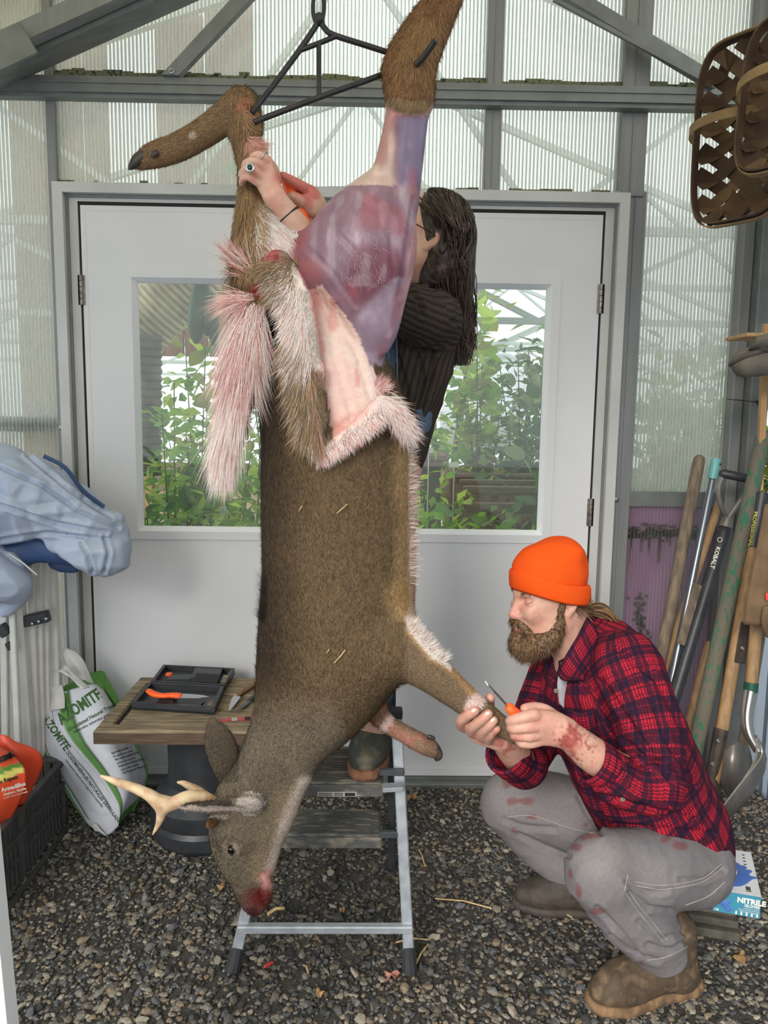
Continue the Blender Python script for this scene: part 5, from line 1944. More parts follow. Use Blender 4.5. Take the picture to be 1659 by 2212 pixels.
sheet('collar', [[pp(1268, 1332, 1.80), pp(1290, 1362, 1.775), pp(1300, 1400, 1.76)], [pp(1250, 1368, 1.755), pp(1262, 1400, 1.735), pp(1282, 1436, 1.735)], [pp(1222, 1416, 1.735), pp(1238, 1440, 1.72), pp(1262, 1462, 1.725)], [pp(1203, 1452, 1.745), pp(1218, 1470, 1.73), pp(1262, 1468, 1.722)]], M['plaid'], shirt, .004)
sheet('collar', [[pp(1262, 1336, 1.90), pp(1300, 1350, 1.92), pp(1330, 1380, 1.93)], [pp(1216, 1380, 1.93), pp(1240, 1400, 1.95), pp(1260, 1420, 1.95)], [pp(1178, 1405, 1.92), pp(1182, 1430, 1.93), pp(1190, 1450, 1.93)]], M['plaid'], shirt, .004)
sheet('chest_pocket', [[pp(1224, 1528, 1.672), pp(1252, 1540, 1.664), pp(1282, 1532, 1.668)], [pp(1234, 1575, 1.668), pp(1262, 1582, 1.66), pp(1288, 1575, 1.664)], [pp(1244, 1610, 1.672), pp(1270, 1618, 1.664), pp(1294, 1610, 1.666)]], M['plaid'], shirt, .004)


def cuff(name, a, b_, r0, r1, par, m):
    """rolled sleeve end"""
    a, b_ = Vector(a), Vector(b_)
    d = (b_ - a).normalized()
    L_ = (b_ - a).length
    mb = MB().lathe(a, [(r0, 0), (r0 + .004, L_ * .2), (r1 + .004, L_ * .9), (r1 + .002, L_), (r1 - .004, L_), (r1 - .006, L_ * .8), (r0 - .006, .004)], 28, tuple(d), caps=False)
    me = mb.mesh(name, True)
    n = 28
    uv = [((i % n) / n * 2 * math.pi * r0, (i // n) * .012, 0) for i in range(len(me.vertices))]
    set_uvw(me, uv)
    return link(name, me, m, par)


cuff('sleeve_cuff', hp(1312, 1664, 1, 1.54)[:3], hp(1276, 1642, 1, 1.532)[:3], S(46, 1.54), S(47, 1.54), shirt, M['plaid'])
cuff('sleeve_cuff', hp(1112, 1644, 1, 1.745)[:3], hp(1088, 1626, 1, 1.705)[:3], S(43, 1.74), S(42, 1.72), shirt, M['plaid'])
M['button'] = mat('button', srgb(120, 112, 96), .4)
for (a, b_, Y) in ((1345, 1726, 1.50), (1201, 1492, 1.722), (1203, 1600, 1.70)):
    p = P(a, b_, Y)
    MB().lathe(p, [(.0055, 0), (.0055, -.002), (.004, -.003), (.001, -.0025)], 12, (0, 1, 0)).build('button', M['button'], shirt, True)
M['tee'] = mat('grey_undershirt', srgb(176, 172, 178), .9, c2=srgb(160, 156, 164), scale=40)
sheet('undershirt', [[pp(1212, 1430, 1.78), pp(1220, 1450, 1.775), pp(1226, 1470, 1.775)], [pp(1204, 1475, 1.765), pp(1212, 1490, 1.76), pp(1220, 1500, 1.762)], [pp(1208, 1520, 1.76), pp(1214, 1525, 1.757), pp(1218, 1530, 1.757)]], M['tee'], man)
sheet('shirt_tail', [[pp(1528, 1826, 1.72), pp(1555, 1822, 1.745), pp(1578, 1824, 1.78)], [pp(1535, 1840, 1.715), pp(1560, 1840, 1.74), pp(1580, 1842, 1.78)], [pp(1545, 1850, 1.71), pp(1566, 1856, 1.735), pp(1582, 1854, 1.78)]], M['tee'], man)

# ---- trousers
thn = [hp(1490, 1850, 88, 1.80), hp(1485, 1865, 92, 1.75), hp(1400, 1874, 86, 1.67), hp(1318, 1872, 79, 1.63), hp(1296, 1884, 74, 1.62)]
shn = [hp(1298, 1888, 74, 1.62), hp(1345, 1950, 76, 1.65), hp(1402, 2012, 70, 1.685), hp(1425, 2048, 60, 1.70)]
thf = [hp(1440, 1815, 90, 1.93), hp(1260, 1764, 80, 2.0), hp(1150, 1733, 70, 2.06), hp(1106, 1734, 66, 2.08)]
shf = [hp(1106, 1738, 66, 2.08), hp(1170, 1808, 66, 2.07), hp(1235, 1868, 60, 2.05), hp(1252, 1895, 52, 2.04)]
Pa = Field()
for ch_ in (thn, shn, thf, shf):
    Pa.chain(ch_, .022, None, 4)
Pa.chain([hp(1430, 1790, 95, 1.86), hp(1495, 1845, 80, 1.86)], .03, ((0, 1, 0), 1.3), 3)
Pa.chain([hp(1430, 2075, 46, 1.70), hp(1438, 2110, 60, 1.70)], .004, None, 2, True)
tV, tQ = Pa.mesh(.0055)
uvw = limb_uv(tV, [thn, shn, thf, shf])
tN = vnormals(tV, tQ)
tV = wrinkle(tV, tN, .004, 12, 50)
tV = folds(tV, tN, [[(1352, 1905), (1400, 1928), (1440, 1925)], [(1360, 1925), (1400, 1960), (1450, 1965)], [(1380, 1990), (1430, 2030), (1485, 2010)], [(1400, 2040), (1450, 2052), (1485, 2030)], [(1320, 2020), (1370, 2060), (1420, 2075)], [(1470, 1900), (1520, 1900), (1560, 1880)], [(1290, 1960), (1330, 2000), (1380, 2060)], [(1120, 1800), (1180, 1830), (1230, 1850)], [(1090, 1770), (1130, 1785), (1200, 1790)], [(1250, 1720), (1270, 1760), (1300, 1800)]], 7, .006)
qx, qy = PX(tV)
tc = np.tile(np.array(srgb(130, 125, 126)), (len(tV), 1))
w1 = vnoise(tV, 8, 61)
tc = blend(tc, sstep(.3, .7, w1) * .5, (112, 107, 108))
tc = blend(tc, sstep(70, 20, np.hypot(qx - 1290, qy - 1850)) * .35, (158, 150, 142))
st = vnoise(tV * np.array([1, 1, .7]), 45, 62)
for (sx_, sy_, a_, b_) in ((1272, 1808, 26, 10), (1245, 1830, 10, 10), (1232, 1885, 5, 14), (1250, 1928, 9, 20), (1296, 1968, 26, 9), (1435, 1815, 14, 8), (1468, 1826, 26, 14), (1095, 1690, 14, 18), (1120, 1730, 34, 10), (1145, 1765, 16, 7), (1266, 1782, 6, 6), (1385, 2078, 8, 5), (1110, 1790, 8, 10)):
    dd = np.hypot((qx - sx_) / a_, (qy - sy_) / b_)
    tc = blend(tc, sstep(1.0, .55, dd + 1.1 * (st - .5)) * .6 * (tN[:, 1] < .3), (120, 56, 54))
M['denim'] = mat('grey_canvas', (1, 1, 1), .85, attr='Col', c2=(.88, .88, .89), scale=120, bump=.15, bscale=500, spec=.2)
me = np_mesh('trousers', tV, tQ, tc)
tro = link('trousers', me, M['denim'], man)
tBVH = BVHTree.FromPolygons([tuple(v) for v in tV], [tuple(int(i) for i in f) for f in tQ])
M['stitch'] = mat('pale_stitching', srgb(168, 160, 152), .8)


def seam(line, par, bvh, m, r=.0011, off=.0008):
    pts = []
    for (px, py) in spline(line, 8):
        a = P(px, py, 1.25)
        h = bvh.ray_cast(a, (a - CAM).normalized())
        if h[0] is not None:
            pts.append(h[0] + h[1] * off)
    if len(pts) > 2:
        MB().tube(pts, r, 5).build('seam', m, par, True, 80)


for ln in ([(1372, 1905), (1420, 1912), (1470, 1908), (1520, 1895), (1560, 1865)], [(1374, 1912), (1420, 1920), (1470, 1916), (1520, 1903), (1562, 1872)], [(1352, 1930), (1372, 1960), (1400, 1995), (1432, 2035)], [(1359, 1926), (1380, 1956), (1408, 1990), (1440, 2030)], [(1356, 1888), (1352, 1908), (1348, 1925)], [(1095, 1765), (1150, 1762), (1220, 1785), (1280, 1800)], [(1480, 1955), (1530, 1935), (1565, 1905)], [(1398, 2074), (1440, 2066), (1484, 2044)]):
    seam(ln, tro, tBVH, M['stitch'])
# ---- boots
M['leather'] = mat('muddy_brown_leather', srgb(96, 80, 64), .8, attr='Col', c2=srgb(122, 102, 80), scale=26, c3=srgb(82, 69, 56), bump=.3, bscale=60, spec=.25)
M['sole'] = mat('mud_caked_sole', srgb(150, 118, 84), .9, c2=srgb(96, 74, 54), scale=30, bump=.5)
h_, t_ = G(1487, 2128), G(1283, 2178)
bt = boot('boot', h_ + (h_ - t_).normalized() * .015, t_ + (t_ - h_).normalized() * .0, .17, man, M['leather'], M['sole'], wid=.112)
bt['label'] = 'muddy brown leather boot on the near foot'
M['dkleather'] = mat('dark_boot_leather', srgb(52, 46, 42), .7, c2=srgb(74, 64, 56), scale=18, bump=.4)
h_ = G(1330, 1978)
t_ = G(1212, 1966)
bt = boot('boot', h_, h_ + (t_ - h_).normalized() * .28, .19, man, M['dkleather'], M['dkleather'], wid=.1)
bt['label'] = 'dark boot on the far foot'
# wrist watch strap of the near arm
# ---- the knife in his hand
M['blade'] = mat('knife_steel', srgb(190, 190, 192), .25, .9)
M['orange'] = mat('orange_handle', (1.0, .13, .02), .45)
kn = thing('knife', 'slim skinning knife with orange handle in the hand of the bearded man', 'knife', P(1110, 1540, 1.53))


def knife(par, tip, neck, butt, w, th, hw, ht, nrm, mh, mb_, curved=0.0):
    tip, neck, butt = Vector(tip), Vector(neck), Vector(butt)
    d = (tip - neck)
    n = Vector(nrm)
    s = d.cross(n).normalized()
    pl = []
    for (t_, a, b_) in ((0, -.5, .5), (.35, -.5, .5), (.7, -.42, .5), (.9, -.1, .5), (1, .35 + curved, .5 + curved)):
        pl.append((neck + d * t_ + s * (w * a), neck + d * t_ + s * (w * b_)))
    poly = [p[0] for p in pl] + [p[1] for p in pl[::-1]]
    MB().prism([q - n.normalized() * th / 2 for q in poly], n.normalized() * th).build('blade', mb_, par)
    H = Field()
    q = [neck, neck * .75 + butt * .25, neck * .45 + butt * .55, neck * .15 + butt * .85, butt]
    rr = [hw * .55, hw * .5, hw * .58, hw * .52, hw * .62]
    H.chain([(*q[i], rr[i]) for i in range(5)], .004, (tuple(n.normalized()), ht / hw), 4)
    v, f = H.mesh(.0028)
    return link('handle', np_mesh('handle', v, f), mh, par)


knife(kn, P(1049, 1474, 1.50), P(1103, 1532, 1.515), P(1165, 1580, 1.545), .013, .002, .026, .02, (.75, -.1, .65), M['orange'], M['blade'])
# ================================================================== step ladder
M['silver'] = mat('silver_painted_tube', srgb(176, 182, 188), .4, .4, c2=srgb(152, 158, 164), scale=30)
M['dktube'] = mat('dark_grey_tube', srgb(72, 76, 80), .5, .2, c2=srgb(58, 60, 64), scale=30)
M['step'] = mat('worn_black_step', srgb(100, 99, 94), .8, c2=srgb(138, 130, 114), scale=24, stretch=(.6, 3, 1), c3=srgb(78, 78, 76), bump=.3)
M['rubber'] = mat('black_rubber', srgb(44, 46, 50), .7)
lad = thing('step_ladder', 'folding step ladder with silver legs and black steps behind the deer', 'ladder', (*tuple(G(700, 2000))[:2], 0))
fr_, fl_ = G(885, 2098), G(503, 2094)
fl_.y = fr_.y
tr_r = P(856, 1545, 1.86)
tr_l = Vector((fl_.x + (tr_r.x - fr_.x) * -1 + .10, 1.86, tr_r.z))
br_ = G(846, 1874)
bl_ = Vector((fl_.x + (fr_.x - br_.x), br_.y, 0))
ut = P(846, 1470, 1.93)


def tubebar(name, a, b_, w, t, m, bev=.003):
    MB().bar(a, b_, w, t, (0, 1, 0), bev).build(name, m, lad)


for a, b_ in ((fr_, tr_r), (fl_, tr_l)):
    d = (b_ - a).normalized()
    tubebar('leg', a + d * .055, b_, .028, .022, M['silver'])
    MB().tube([a, a + d * .03, a + d * .065], [.021, .018, .0165], 10).build('rubber_foot', M['rubber'], lad, True)
    MB().obox(b_ + d * .006, Vector((1, 0, 0)), Vector((0, 1, 0)), Vector((0, 0, 1)), .016, .016, .012, .003).build('end_cap', M['rubber'], lad)
ul = Vector((bl_.x + (ut.x - br_.x) * -1 + .10, ut.y, ut.z))
for a, b_ in ((br_, ut), (bl_, ul)):
    d = (b_ - a).normalized()
    tubebar('leg', a + d * .03, b_, .022, .022, M['dktube'])
    MB().tube([a, a + d * .03, a + d * .045], [.019, .017, .0145], 10).build('rubber_foot', M['rubber'], lad, True)
# bottom crossbar between the silver legs
zc_ = P(520, 1992, 1.8).z
q = (fr_ - fl_)
tA = (zc_ / tr_r.z)
ca, cb = fl_.lerp(tr_l, tA), fr_.lerp(tr_r, tA)
MB().bar(ca + Vector((-.012, -.012, 0)), cb + Vector((.014, -.012, 0)), .020, .022, (0, 1, 0), .003).build('crossbar', M['silver'], lad)
sx0, sx1 = bl_.x + .02, P(829, 1690, 1.82).x
for (zz, yn, yf, nm) in ((.475, 1692, 1612, 'upper'), (.245, 1806, 1748, 'lower')):
    y0, y1 = G(740, yn, zz).y, G(740, yf, zz).y
    mb = MB().box(sx0, sx1, y0, y1, zz - .03, zz, .008)
    st_ = mb.build('step', M['step'], lad)
    mb = MB()
    nb = 14
    for k in range(nb):
        yy = y0 + (y1 - y0) * (k + .8) / (nb + .6)
        mb.box(sx0 + .02, sx1 - .03, yy, yy + (y1 - y0) / nb * .45, zz - .0005, zz + .002)
    mb.build('tread_rib', M['step'], st_)
    MB().box(sx0, sx1, y0 - .004, y0 + .01, zz - .036, zz - .004, .003).build('front_lip', M['step'], st_)
    if nm == 'upper':
        yu0 = y0
        M['label'] = mat('white_label', srgb(190, 184, 170), .5)
        a, b_ = P(686, 1716, y0 - .006), P(770, 1722, y0 - .006)
        MB().box(a.x, b_.x, y0 - .0055, y0 - .004, a.z - .006, a.z + .006).build('warning_label', M['label'], st_)
        M['ink'] = mat('black_print', srgb(30, 30, 30), .6)
        for k, (u0, u1) in enumerate(((.02, .38), (.42, .66), (.70, .97))):
            mb = MB()
            for j in range(4 if k < 2 else 1):
                x0, x1 = a.x + (b_.x - a.x) * u0, a.x + (b_.x - a.x) * u1
                if k < 2:
                    mb.box(x0, x1, y0 - .0062, y0 - .0054, a.z - .004 + j * .0023, a.z - .003 + j * .0023)
                else:
                    mb.box(x0, x1, y0 - .0062, y0 - .0054, a.z - .0045, a.z + .0045)
            mb.build('print', M['ink'], st_)
for (px, py) in ((842, 1636), (842, 1765)):
    p = P(px, py, 1.9)
    MB().box(sx1 - .01, br_.x + .012, p.y - .09, p.y - .075, p.z - .008, p.z + .008, .002).build('bracket', M['silver'] if py == 1702 else M['dktube'], lad)
MB().bar(P(826, 1702, 1.80), P(872, 1700, 1.80), .012, .03, (0, 1, 0), .002).build('hinge_plate', M['silver'], lad)

# ================================================================== the woman on the ladder
wom = thing('person', 'long-haired woman in brown ribbed sweater and overalls behind the hanging deer', 'person', (P(850, 1600, 1.95).x, 1.95, .475))
fw_ = head_frame(915, 522, 1.96, math.radians(6), math.radians(24), .97)
W_ = Field()
head_prims(W_, fw_, True)
W_.chain([(*hl_(fw_, -.03, 0, -.06), .05), hp(925, 620, 42, 2.0), hp(915, 665, 55, 2.0)], .03, None, 3)
W_.chain([hp(905, 690, 58, 2.01), hp(880, 800, 62, 2.02), hp(855, 920, 64, 2.03), hp(845, 990, 66, 2.03)], .03, ((0, 1, 0), 1.2), 3)
W_.chain([hp(935, 675, 42, 1.88), hp(850, 640, 36, 1.78), hp(745, 590, 30, 1.70), hp(690, 545, 30, 1.63), hp(645, 492, 25, 1.585), hp(612, 448, 21, 1.56), hp(592, 424, 20, 1.55)], .02, None, 4)
W_.chain([hp(895, 660, 40, 2.12), hp(800, 580, 32, 1.95), hp(735, 520, 28, 1.80), hp(702, 480, 21, 1.72), hp(690, 458, 20, 1.69)], .02, None, 4)
for lg_ in ([(835, 1010, 60, 1.99), (812, 1180, 48, 1.90), (800, 1330, 42, 1.90), (803, 1480, 34, 1.93), (806, 1600, 28, 1.95)], [(850, 1010, 60, 2.08), (780, 1250, 46, 2.07), (690, 1450, 38, 2.05), (630, 1600, 30, 2.03)]):
    W_.chain([hp(*a) for a in lg_], .02, None, 3)
# left hand closed around the hock of the deer
W_.chain([hp(592, 424, 20, 1.55), hp(582, 402, 24, 1.55), hp(574, 384, 25, 1.549)], .010, ((.3, .9, .2), .55), 3)
finger(W_, [(588, 366, 8.4, 1.552), (580, 346, 8.0, 1.54), (561, 335, 7.6, 1.533), (548, 337, 7.1, 1.545), (545, 343, 6.7, 1.565)], .002)
finger(W_, [(577, 376, 8.4, 1.546), (566, 358, 8.4, 1.534), (545, 348, 7.7, 1.527), (532, 352, 7.1, 1.542), (528, 360, 6.7, 1.565)], .002)
finger(W_, [(568, 388, 8.4, 1.546), (555, 373, 8.4, 1.534), (537, 365, 7.6, 1.527), (525, 370, 7.1, 1.542), (521, 379, 6.7, 1.565)], .002)
finger(W_, [(564, 400, 7.6, 1.55), (549, 390, 7.6, 1.54), (534, 382, 6.9, 1.534), (524, 388, 6.6, 1.548), (522, 396, 6.3, 1.565)], .002)
finger(W_, [(594, 390, 14, 1.565), (588, 362, 11, 1.60), (570, 350, 10, 1.63), (552, 350, 9, 1.64)], .01)
# right hand with the knife
W_.chain([hp(692, 462, 20, 1.69), hp(682, 444, 24, 1.672), hp(670, 428, 24, 1.66)], .014, ((.5, .8, .3), .6), 3)
finger(W_, [(676, 418, 11, 1.66), (655, 404, 10.5, 1.645), (632, 391, 9.5, 1.632), (611, 379, 7.5, 1.62)])
finger(W_, [(684, 426, 11, 1.68), (664, 414, 11, 1.675), (644, 412, 10, 1.668), (636, 420, 9, 1.665)])
finger(W_, [(690, 440, 10, 1.70), (676, 436, 10, 1.70), (658, 440, 9, 1.69), (652, 448, 8, 1.685)])
finger(W_, [(676, 456, 14, 1.66), (660, 441, 11.5, 1.645), (645, 430, 10.5, 1.635), (632, 423, 9, 1.628)], .01)
wV, wQ = W_.mesh(.0034)
wV = relax(wV, wQ, 1, .25)
wx, wy = PX(wV)
cs = skin_cols(wV, (218, 178, 156))
n_1 = vnoise(wV, 70, 71)
hd_ = (wx < 730) & (wy < 520)
cs = blend(cs, hd_ * sstep(30, 8, pdist([(611, 379), (640, 396), (668, 415)], wx, wy, False) + 10 * (n_1 - .5)) * .7, (196, 84, 78))
cs = blend(cs, hd_ * sstep(26, 10, np.hypot(wx - 672, wy - 428) + 24 * (n_1 - .5)) * .5, (190, 92, 84))
cs = blend(cs, hd_ * sstep(12, 5, pdist([(566, 352), (556, 368), (548, 384)], wx, wy, False)) * .35, (206, 120, 100))
link('body', np_mesh('body', wV, wQ, cs), M['skin'], wom)
M['ring'] = mat('silver_ring', srgb(190, 190, 188), .25, .9)
M['gem'] = mat('green_stone', srgb(20, 60, 52), .15)
# rings and hair band
def band_ring(c, ax, R_, r_, m, par, name):
    ax = Vector(ax).normalized()
    s = ax.cross(Vector((0, 0, 1))).normalized()
    q = ax.cross(s)
    MB().tube([Vector(c) + (s * math.cos(a) + q * math.sin(a)) * R_ for a in np.linspace(0, 2 * math.pi, 25)], r_, 6, False).build(name, m, par, True, 80)


rg = thing('finger_ring', 'silver ring with dark green stone on the hand gripping the deer leg', 'ring', P(541, 363, 1.53))
band_ring(P(546, 365, 1.532), (-.9, 0, .35), S(12.2, 1.53), .0013, M['ring'], rg, 'band')
p = P(540, 362, 1.515)
MB().lathe(p, [(.0085, .003), (.0085, -.001), (.0065, -.002), (.0060, -.002)], 16, (0, 1, 0)).build('bezel', M['ring'], rg, True)
MB().lathe(p, [(.006, -.001), (.0055, -.0035), (.003, -.005), (.0003, -.0055)], 16, (0, 1, 0)).build('stone', M['gem'], rg, True)
rg = thing('finger_ring', 'thin silver ring on the topmost finger gripping the leg', 'ring', P(568, 341, 1.53))
band_ring(P(570, 341, 1.538), (-.85, 0, .5), S(12.3, 1.53), .0014, M['ring'], rg, 'band')
o = thing('hair_band', 'thin black hair band around the raised wrist', 'hair band', P(625, 461, 1.56))
band_ring(P(625, 464, 1.57), (-.62, -.15, .75), S(23.2, 1.57), .0022, M['blk'], o, 'band')
# glasses temple
g0, g1 = hl_(fw_, -.006, .080, .006), hl_(fw_, .085, .072, .012)
MB().tube([g0, g1], .0012, 6).build('glasses_temple', M['blk'], wom)
for q in (1, -1):
    cpt = [Vector(hl_(fw_, .104, .034 * q + .024 * math.cos(a), .0 + .02 * math.sin(a))) for a in np.linspace(0, 2 * math.pi, 20)]
    MB().tube(cpt, .0012, 6, False).build('glasses_rim', M['blk'], wom, True)
for q in (1, -1):
    e_ = hl_(fw_, .081, .032 * q, .002)
    MB().lathe(tuple(e_), [(.0001, .0140), (.004, .0133), (.009, .0105), (.0125, .005)], 12, tuple(Vector(fw_[1][:, 0]))).build('eyeball', M['eyew'], wom, True)

# ---- sweater
def knit2(name, c1, c2, freq):
    m, N, L, b = new_mat(name)
    b.inputs['Roughness'].default_value = .9
    b.inputs['Specular IOR Level'].default_value = .12
    at, sp, si = cloth_bump(N, L, b, None, freq, 1, .25)
    rp = N.new('ShaderNodeValToRGB')
    mp = N.new('ShaderNodeMapRange')
    mp.inputs['From Min'].default_value = -1
    L.new(si.outputs[0], mp.inputs[0])
    rp.color_ramp.elements[0].position, rp.color_ramp.elements[0].color = .05, (*c1, 1)
    rp.color_ramp.elements[1].position, rp.color_ramp.elements[1].color = .55, (*c2, 1)
    L.new(mp.outputs[0], rp.inputs[0])
    L.new(rp.outputs[0], b.inputs['Base Color'])
    return m


M['sweater'] = knit2('brown_rib_knit', srgb(50, 43, 38), srgb(70, 62, 55), 2 * math.pi / .013)
trw = [hp(920, 655, 52, 2.0), hp(912, 690, 72, 2.0), hp(890, 780, 78, 2.01), hp(865, 880, 76, 2.02), hp(850, 960, 74, 2.03)]
anw = [hp(948, 690, 50, 1.90), hp(915, 682, 56, 1.84), hp(850, 655, 50, 1.77), hp(760, 608, 44, 1.70), hp(700, 560, 40, 1.645), hp(662, 512, 31, 1.60)]
afw = [hp(905, 665, 46, 2.10), hp(820, 600, 40, 1.97), hp(760, 545, 36, 1.85), hp(728, 512, 30, 1.775)]
Sw = Field()
Sw.chain(trw, .03, ((0, 1, 0), 1.25), 3)
Sw.chain(anw, .035, None, 4)
Sw.chain(afw, .03, None, 4)
# cloth hanging below the lifted arm
Sw.chain([hp(950, 720, 34, 1.93), hp(935, 800, 34, 1.96), hp(905, 870, 30, 1.99)], .04, None, 3)
Sw.chain([hp(655, 503, 25, 1.595), hp(640, 482, 34, 1.58)], .004, None, 2, True)
Sw.chain([hp(724, 508, 22, 1.77), hp(708, 488, 30, 1.73)], .004, None, 2, True)
swV, swQ = Sw.mesh(.0055)
uv = limb_uv(swV, [trw, anw, afw])
uv[:, 1] = np.where(uv[:, 2] == 0, uv[:, 0], np.where(uv[:, 2] == 1, uv[:, 0], uv[:, 0]))
swN = vnormals(swV, swQ)
swV = wrinkle(swV, swN, .005, 13, 80)
swV = folds(swV, swN, [[(880, 620), (905, 650), (912, 680)], [(930, 620), (965, 650), (978, 700)], [(870, 740), (900, 755), (950, 760)], [(905, 770), (915, 820), (900, 890)], [(935, 760), (930, 830), (905, 900)], [(860, 770), (880, 840), (885, 900)]], 6, .008)
me = np_mesh('sweater', swV, swQ)
set_uvw(me, uv)
o = link('sweater', me, M['sweater'], wom)
o['label'] = 'dark brown ribbed sweater'

# ---- denim overalls
M['jean'] = mat('blue_denim', srgb(62, 78, 98), .85, c2=srgb(92, 112, 136), scale=30, stretch=(1, 1, .4), bump=.15, bscale=400)
M['jseam'] = mat('denim_seam', srgb(118, 128, 140), .85)
Ov = Field()
hipn = [hp(866, 895, 68, 1.99), hp(830, 985, 66, 2.01), hp(822, 1060, 62, 1.97), hp(825, 1200, 60, 1.92), hp(812, 1340, 54, 1.91), hp(808, 1450, 46, 1.93), hp(808, 1500, 42, 1.94)]
hipf = [hp(826, 985, 66, 2.07), hp(790, 1200, 58, 2.07), hp(710, 1400, 48, 2.06), hp(640, 1550, 42, 2.04)]
Ov.chain(hipn, .03, None, 4)
Ov.chain(hipf, .03, None, 4)
Ov.chain([hp(888, 862, 54, 2.02), hp(880, 890, 46, 2.02)], .03, ((0, 1, 0), 1.3), 2)
oV, oQ = Ov.mesh(.006)
oN = vnormals(oV, oQ)
oV = wrinkle(oV, oN, .004, 12, 90)
ov = link('overalls', np_mesh('overalls', oV, oQ), M['jean'], wom)
ov['label'] = 'blue denim overalls'
sheet('bib', [[pp(806, 700, 1.90), pp(832, 700, 1.895), pp(858, 705, 1.90)], [pp(806, 800, 1.90), pp(832, 800, 1.893), pp(860, 805, 1.90)], [pp(812, 900, 1.91), pp(838, 905, 1.90), pp(868, 905, 1.915)]], M['jean'], ov, .006)
for x0 in (822, 838, 857):
    MB().tube([P(x0, 705, 1.888), P(x0 + 1, 800, 1.886), P(x0 + 4, 890, 1.892)], .0016, 5).build('seam', M['jseam'], ov)
sheet('side_panel', [[pp(948, 838, 1.97), pp(960, 842, 2.0), pp(950, 838, 2.06)], [pp(925, 885, 1.96), pp(935, 890, 2.0), pp(930, 890, 2.06)], [pp(892, 920, 1.955), pp(900, 935, 2.0), pp(900, 930, 2.06)], [pp(878, 950, 1.955), pp(896, 965, 2.0), pp(895, 960, 2.06)]], M['jean'], ov, .005)
MB().tube([Vector(v) for v in spline([pp(949, 838, 1.962), pp(938, 870, 1.955), pp(915, 902, 1.95), pp(890, 922, 1.948)], 6)], .0022, 6).build('seam', M['jseam'], ov, True)
# ---- rubber boots
M['wellie'] = mat('muddy_rubber_boot', srgb(78, 78, 68), .65, c2=srgb(120, 108, 84), scale=14, c3=srgb(64, 66, 62), bump=.25, spec=.4)
M['tread'] = mat('brown_tread', srgb(142, 96, 72), .85, c2=srgb(110, 76, 56), scale=60, bump=.7, bscale=90)
t_ = G(784, 1697, .476)
t_.y = max(t_.y, yu0 + .012)
t_.z = .478
bt = boot('rubber_boot', t_ + Vector((.045, .255, 0)), t_, .30, wom, M['wellie'], M['tread'], wid=.105)
Bs = Field()
Bs.chain([hp(812, 1590, 40, 1.98), hp(806, 1520, 42, 1.96), hp(806, 1450, 46, 1.95), hp(808, 1400, 48, 1.94)], .02, None, 3)
v, f = Bs.mesh(.005)
link('boot_shaft', np_mesh('boot_shaft', wrinkle(v, vnormals(v, f), .004, 16, 9), f), M['wellie'], bt)
t2 = Vector((P(612, 1680, 1.85).x, t_.y + .02, .478))
bt2 = boot('rubber_boot', t2 + Vector((.0, .25, 0)), t2, .30, wom, M['wellie'], M['tread'], wid=.105)
# ---- hair: cap and long locks
HC = [(58, 46, 40), (74, 60, 52), (44, 36, 32), (96, 80, 68), (52, 40, 34)]
Hc = Field()
Hc.ell(hl_(fw_, -.022, 0, .040), np.array((.100, .086, .096)) * fw_[2], fw_[1], .02)
Hc.ell(hl_(fw_, -.06, .02, -.03), np.array((.062, .075, .085)) * fw_[2], fw_[1], .03)
Hc.chain([hp(985, 520, 34, 1.97), hp(992, 600, 32, 1.985), hp(988, 690, 24, 2.0), hp(975, 750, 12, 2.0)], .03, ((0, 1, 0), 1.6), 3)
hV, hQ = Hc.mesh(.005)
hcol = np.array([srgb(*q) for q in HC])[(vnoise(hV * np.array([1, 1, .2]), 120, 5) * 4.99).astype(int)]
lc = (hV - np.array(fw_[0])) @ fw_[1] / fw_[2]
hair = link('hair', np_mesh('hair', hV, hQ, hcol), M['hair'], wom)
cv, cc = [], []
for i in range(900):
    th = rng.uniform(-2.6, 2.6)
    el = rng.uniform(.15, 1.35)
    if abs(th) < .6 and el < .9:
        continue
    r0 = np.array([-.018 + .104 * math.cos(th) * math.cos(el), .090 * math.sin(th) * math.cos(el) * 1.0, .042 + .100 * math.sin(el)])
    w0 = hl_(fw_, *r0)
    near = math.sin(th) > -.2
    fx = rng.uniform(0, 1)
    Yv = 1.90 + .2 * rng.random() if near else 2.02 + .1 * rng.random()
    mid = P(935 + 78 * fx + rng.normal(0, 6), 560 + rng.normal(0, 20), Yv - .03)
    low = P(965 + 52 * fx + rng.normal(0, 8), 690 + rng.normal(0, 20), Yv + .02)
    end = P(972 + 36 * fx + rng.normal(0, 10), 790 - 120 * rng.random() ** 2, Yv + .03)
    up = np.array(w0)
    side = np.array(hl_(fw_, -.09 + .03 * rng.random(), r0[1] * 1.12 + (.02 if near else -.02), -.02))
    a = spline([up, (up + side) / 2 + (up - np.array(fw_[0])) * .18, tuple(np.array(mid) * .6 + side * .4), tuple(mid), tuple(low), tuple(end)], 4)
    wv = np.linspace(0, 1, len(a))[:, None] ** 2 * .008
    ph = rng.uniform(0, 6)
    a = a + wv * np.stack([np.sin(np.linspace(0, 12, len(a)) + ph), np.cos(np.linspace(0, 9, len(a)) + ph), np.zeros(len(a))], 1)
    cv.append(a)
    cc.append(np.array(srgb(*HC[rng.integers(0, 5)])) * rng.uniform(.7, 1.5))
V, F, C = locks(cv, .0021, cc, 4)
tag(link('hair_locks', np_mesh('hair_locks', V, F, C), M['hair'], hair), 'long wavy brown hair', kind='stuff')
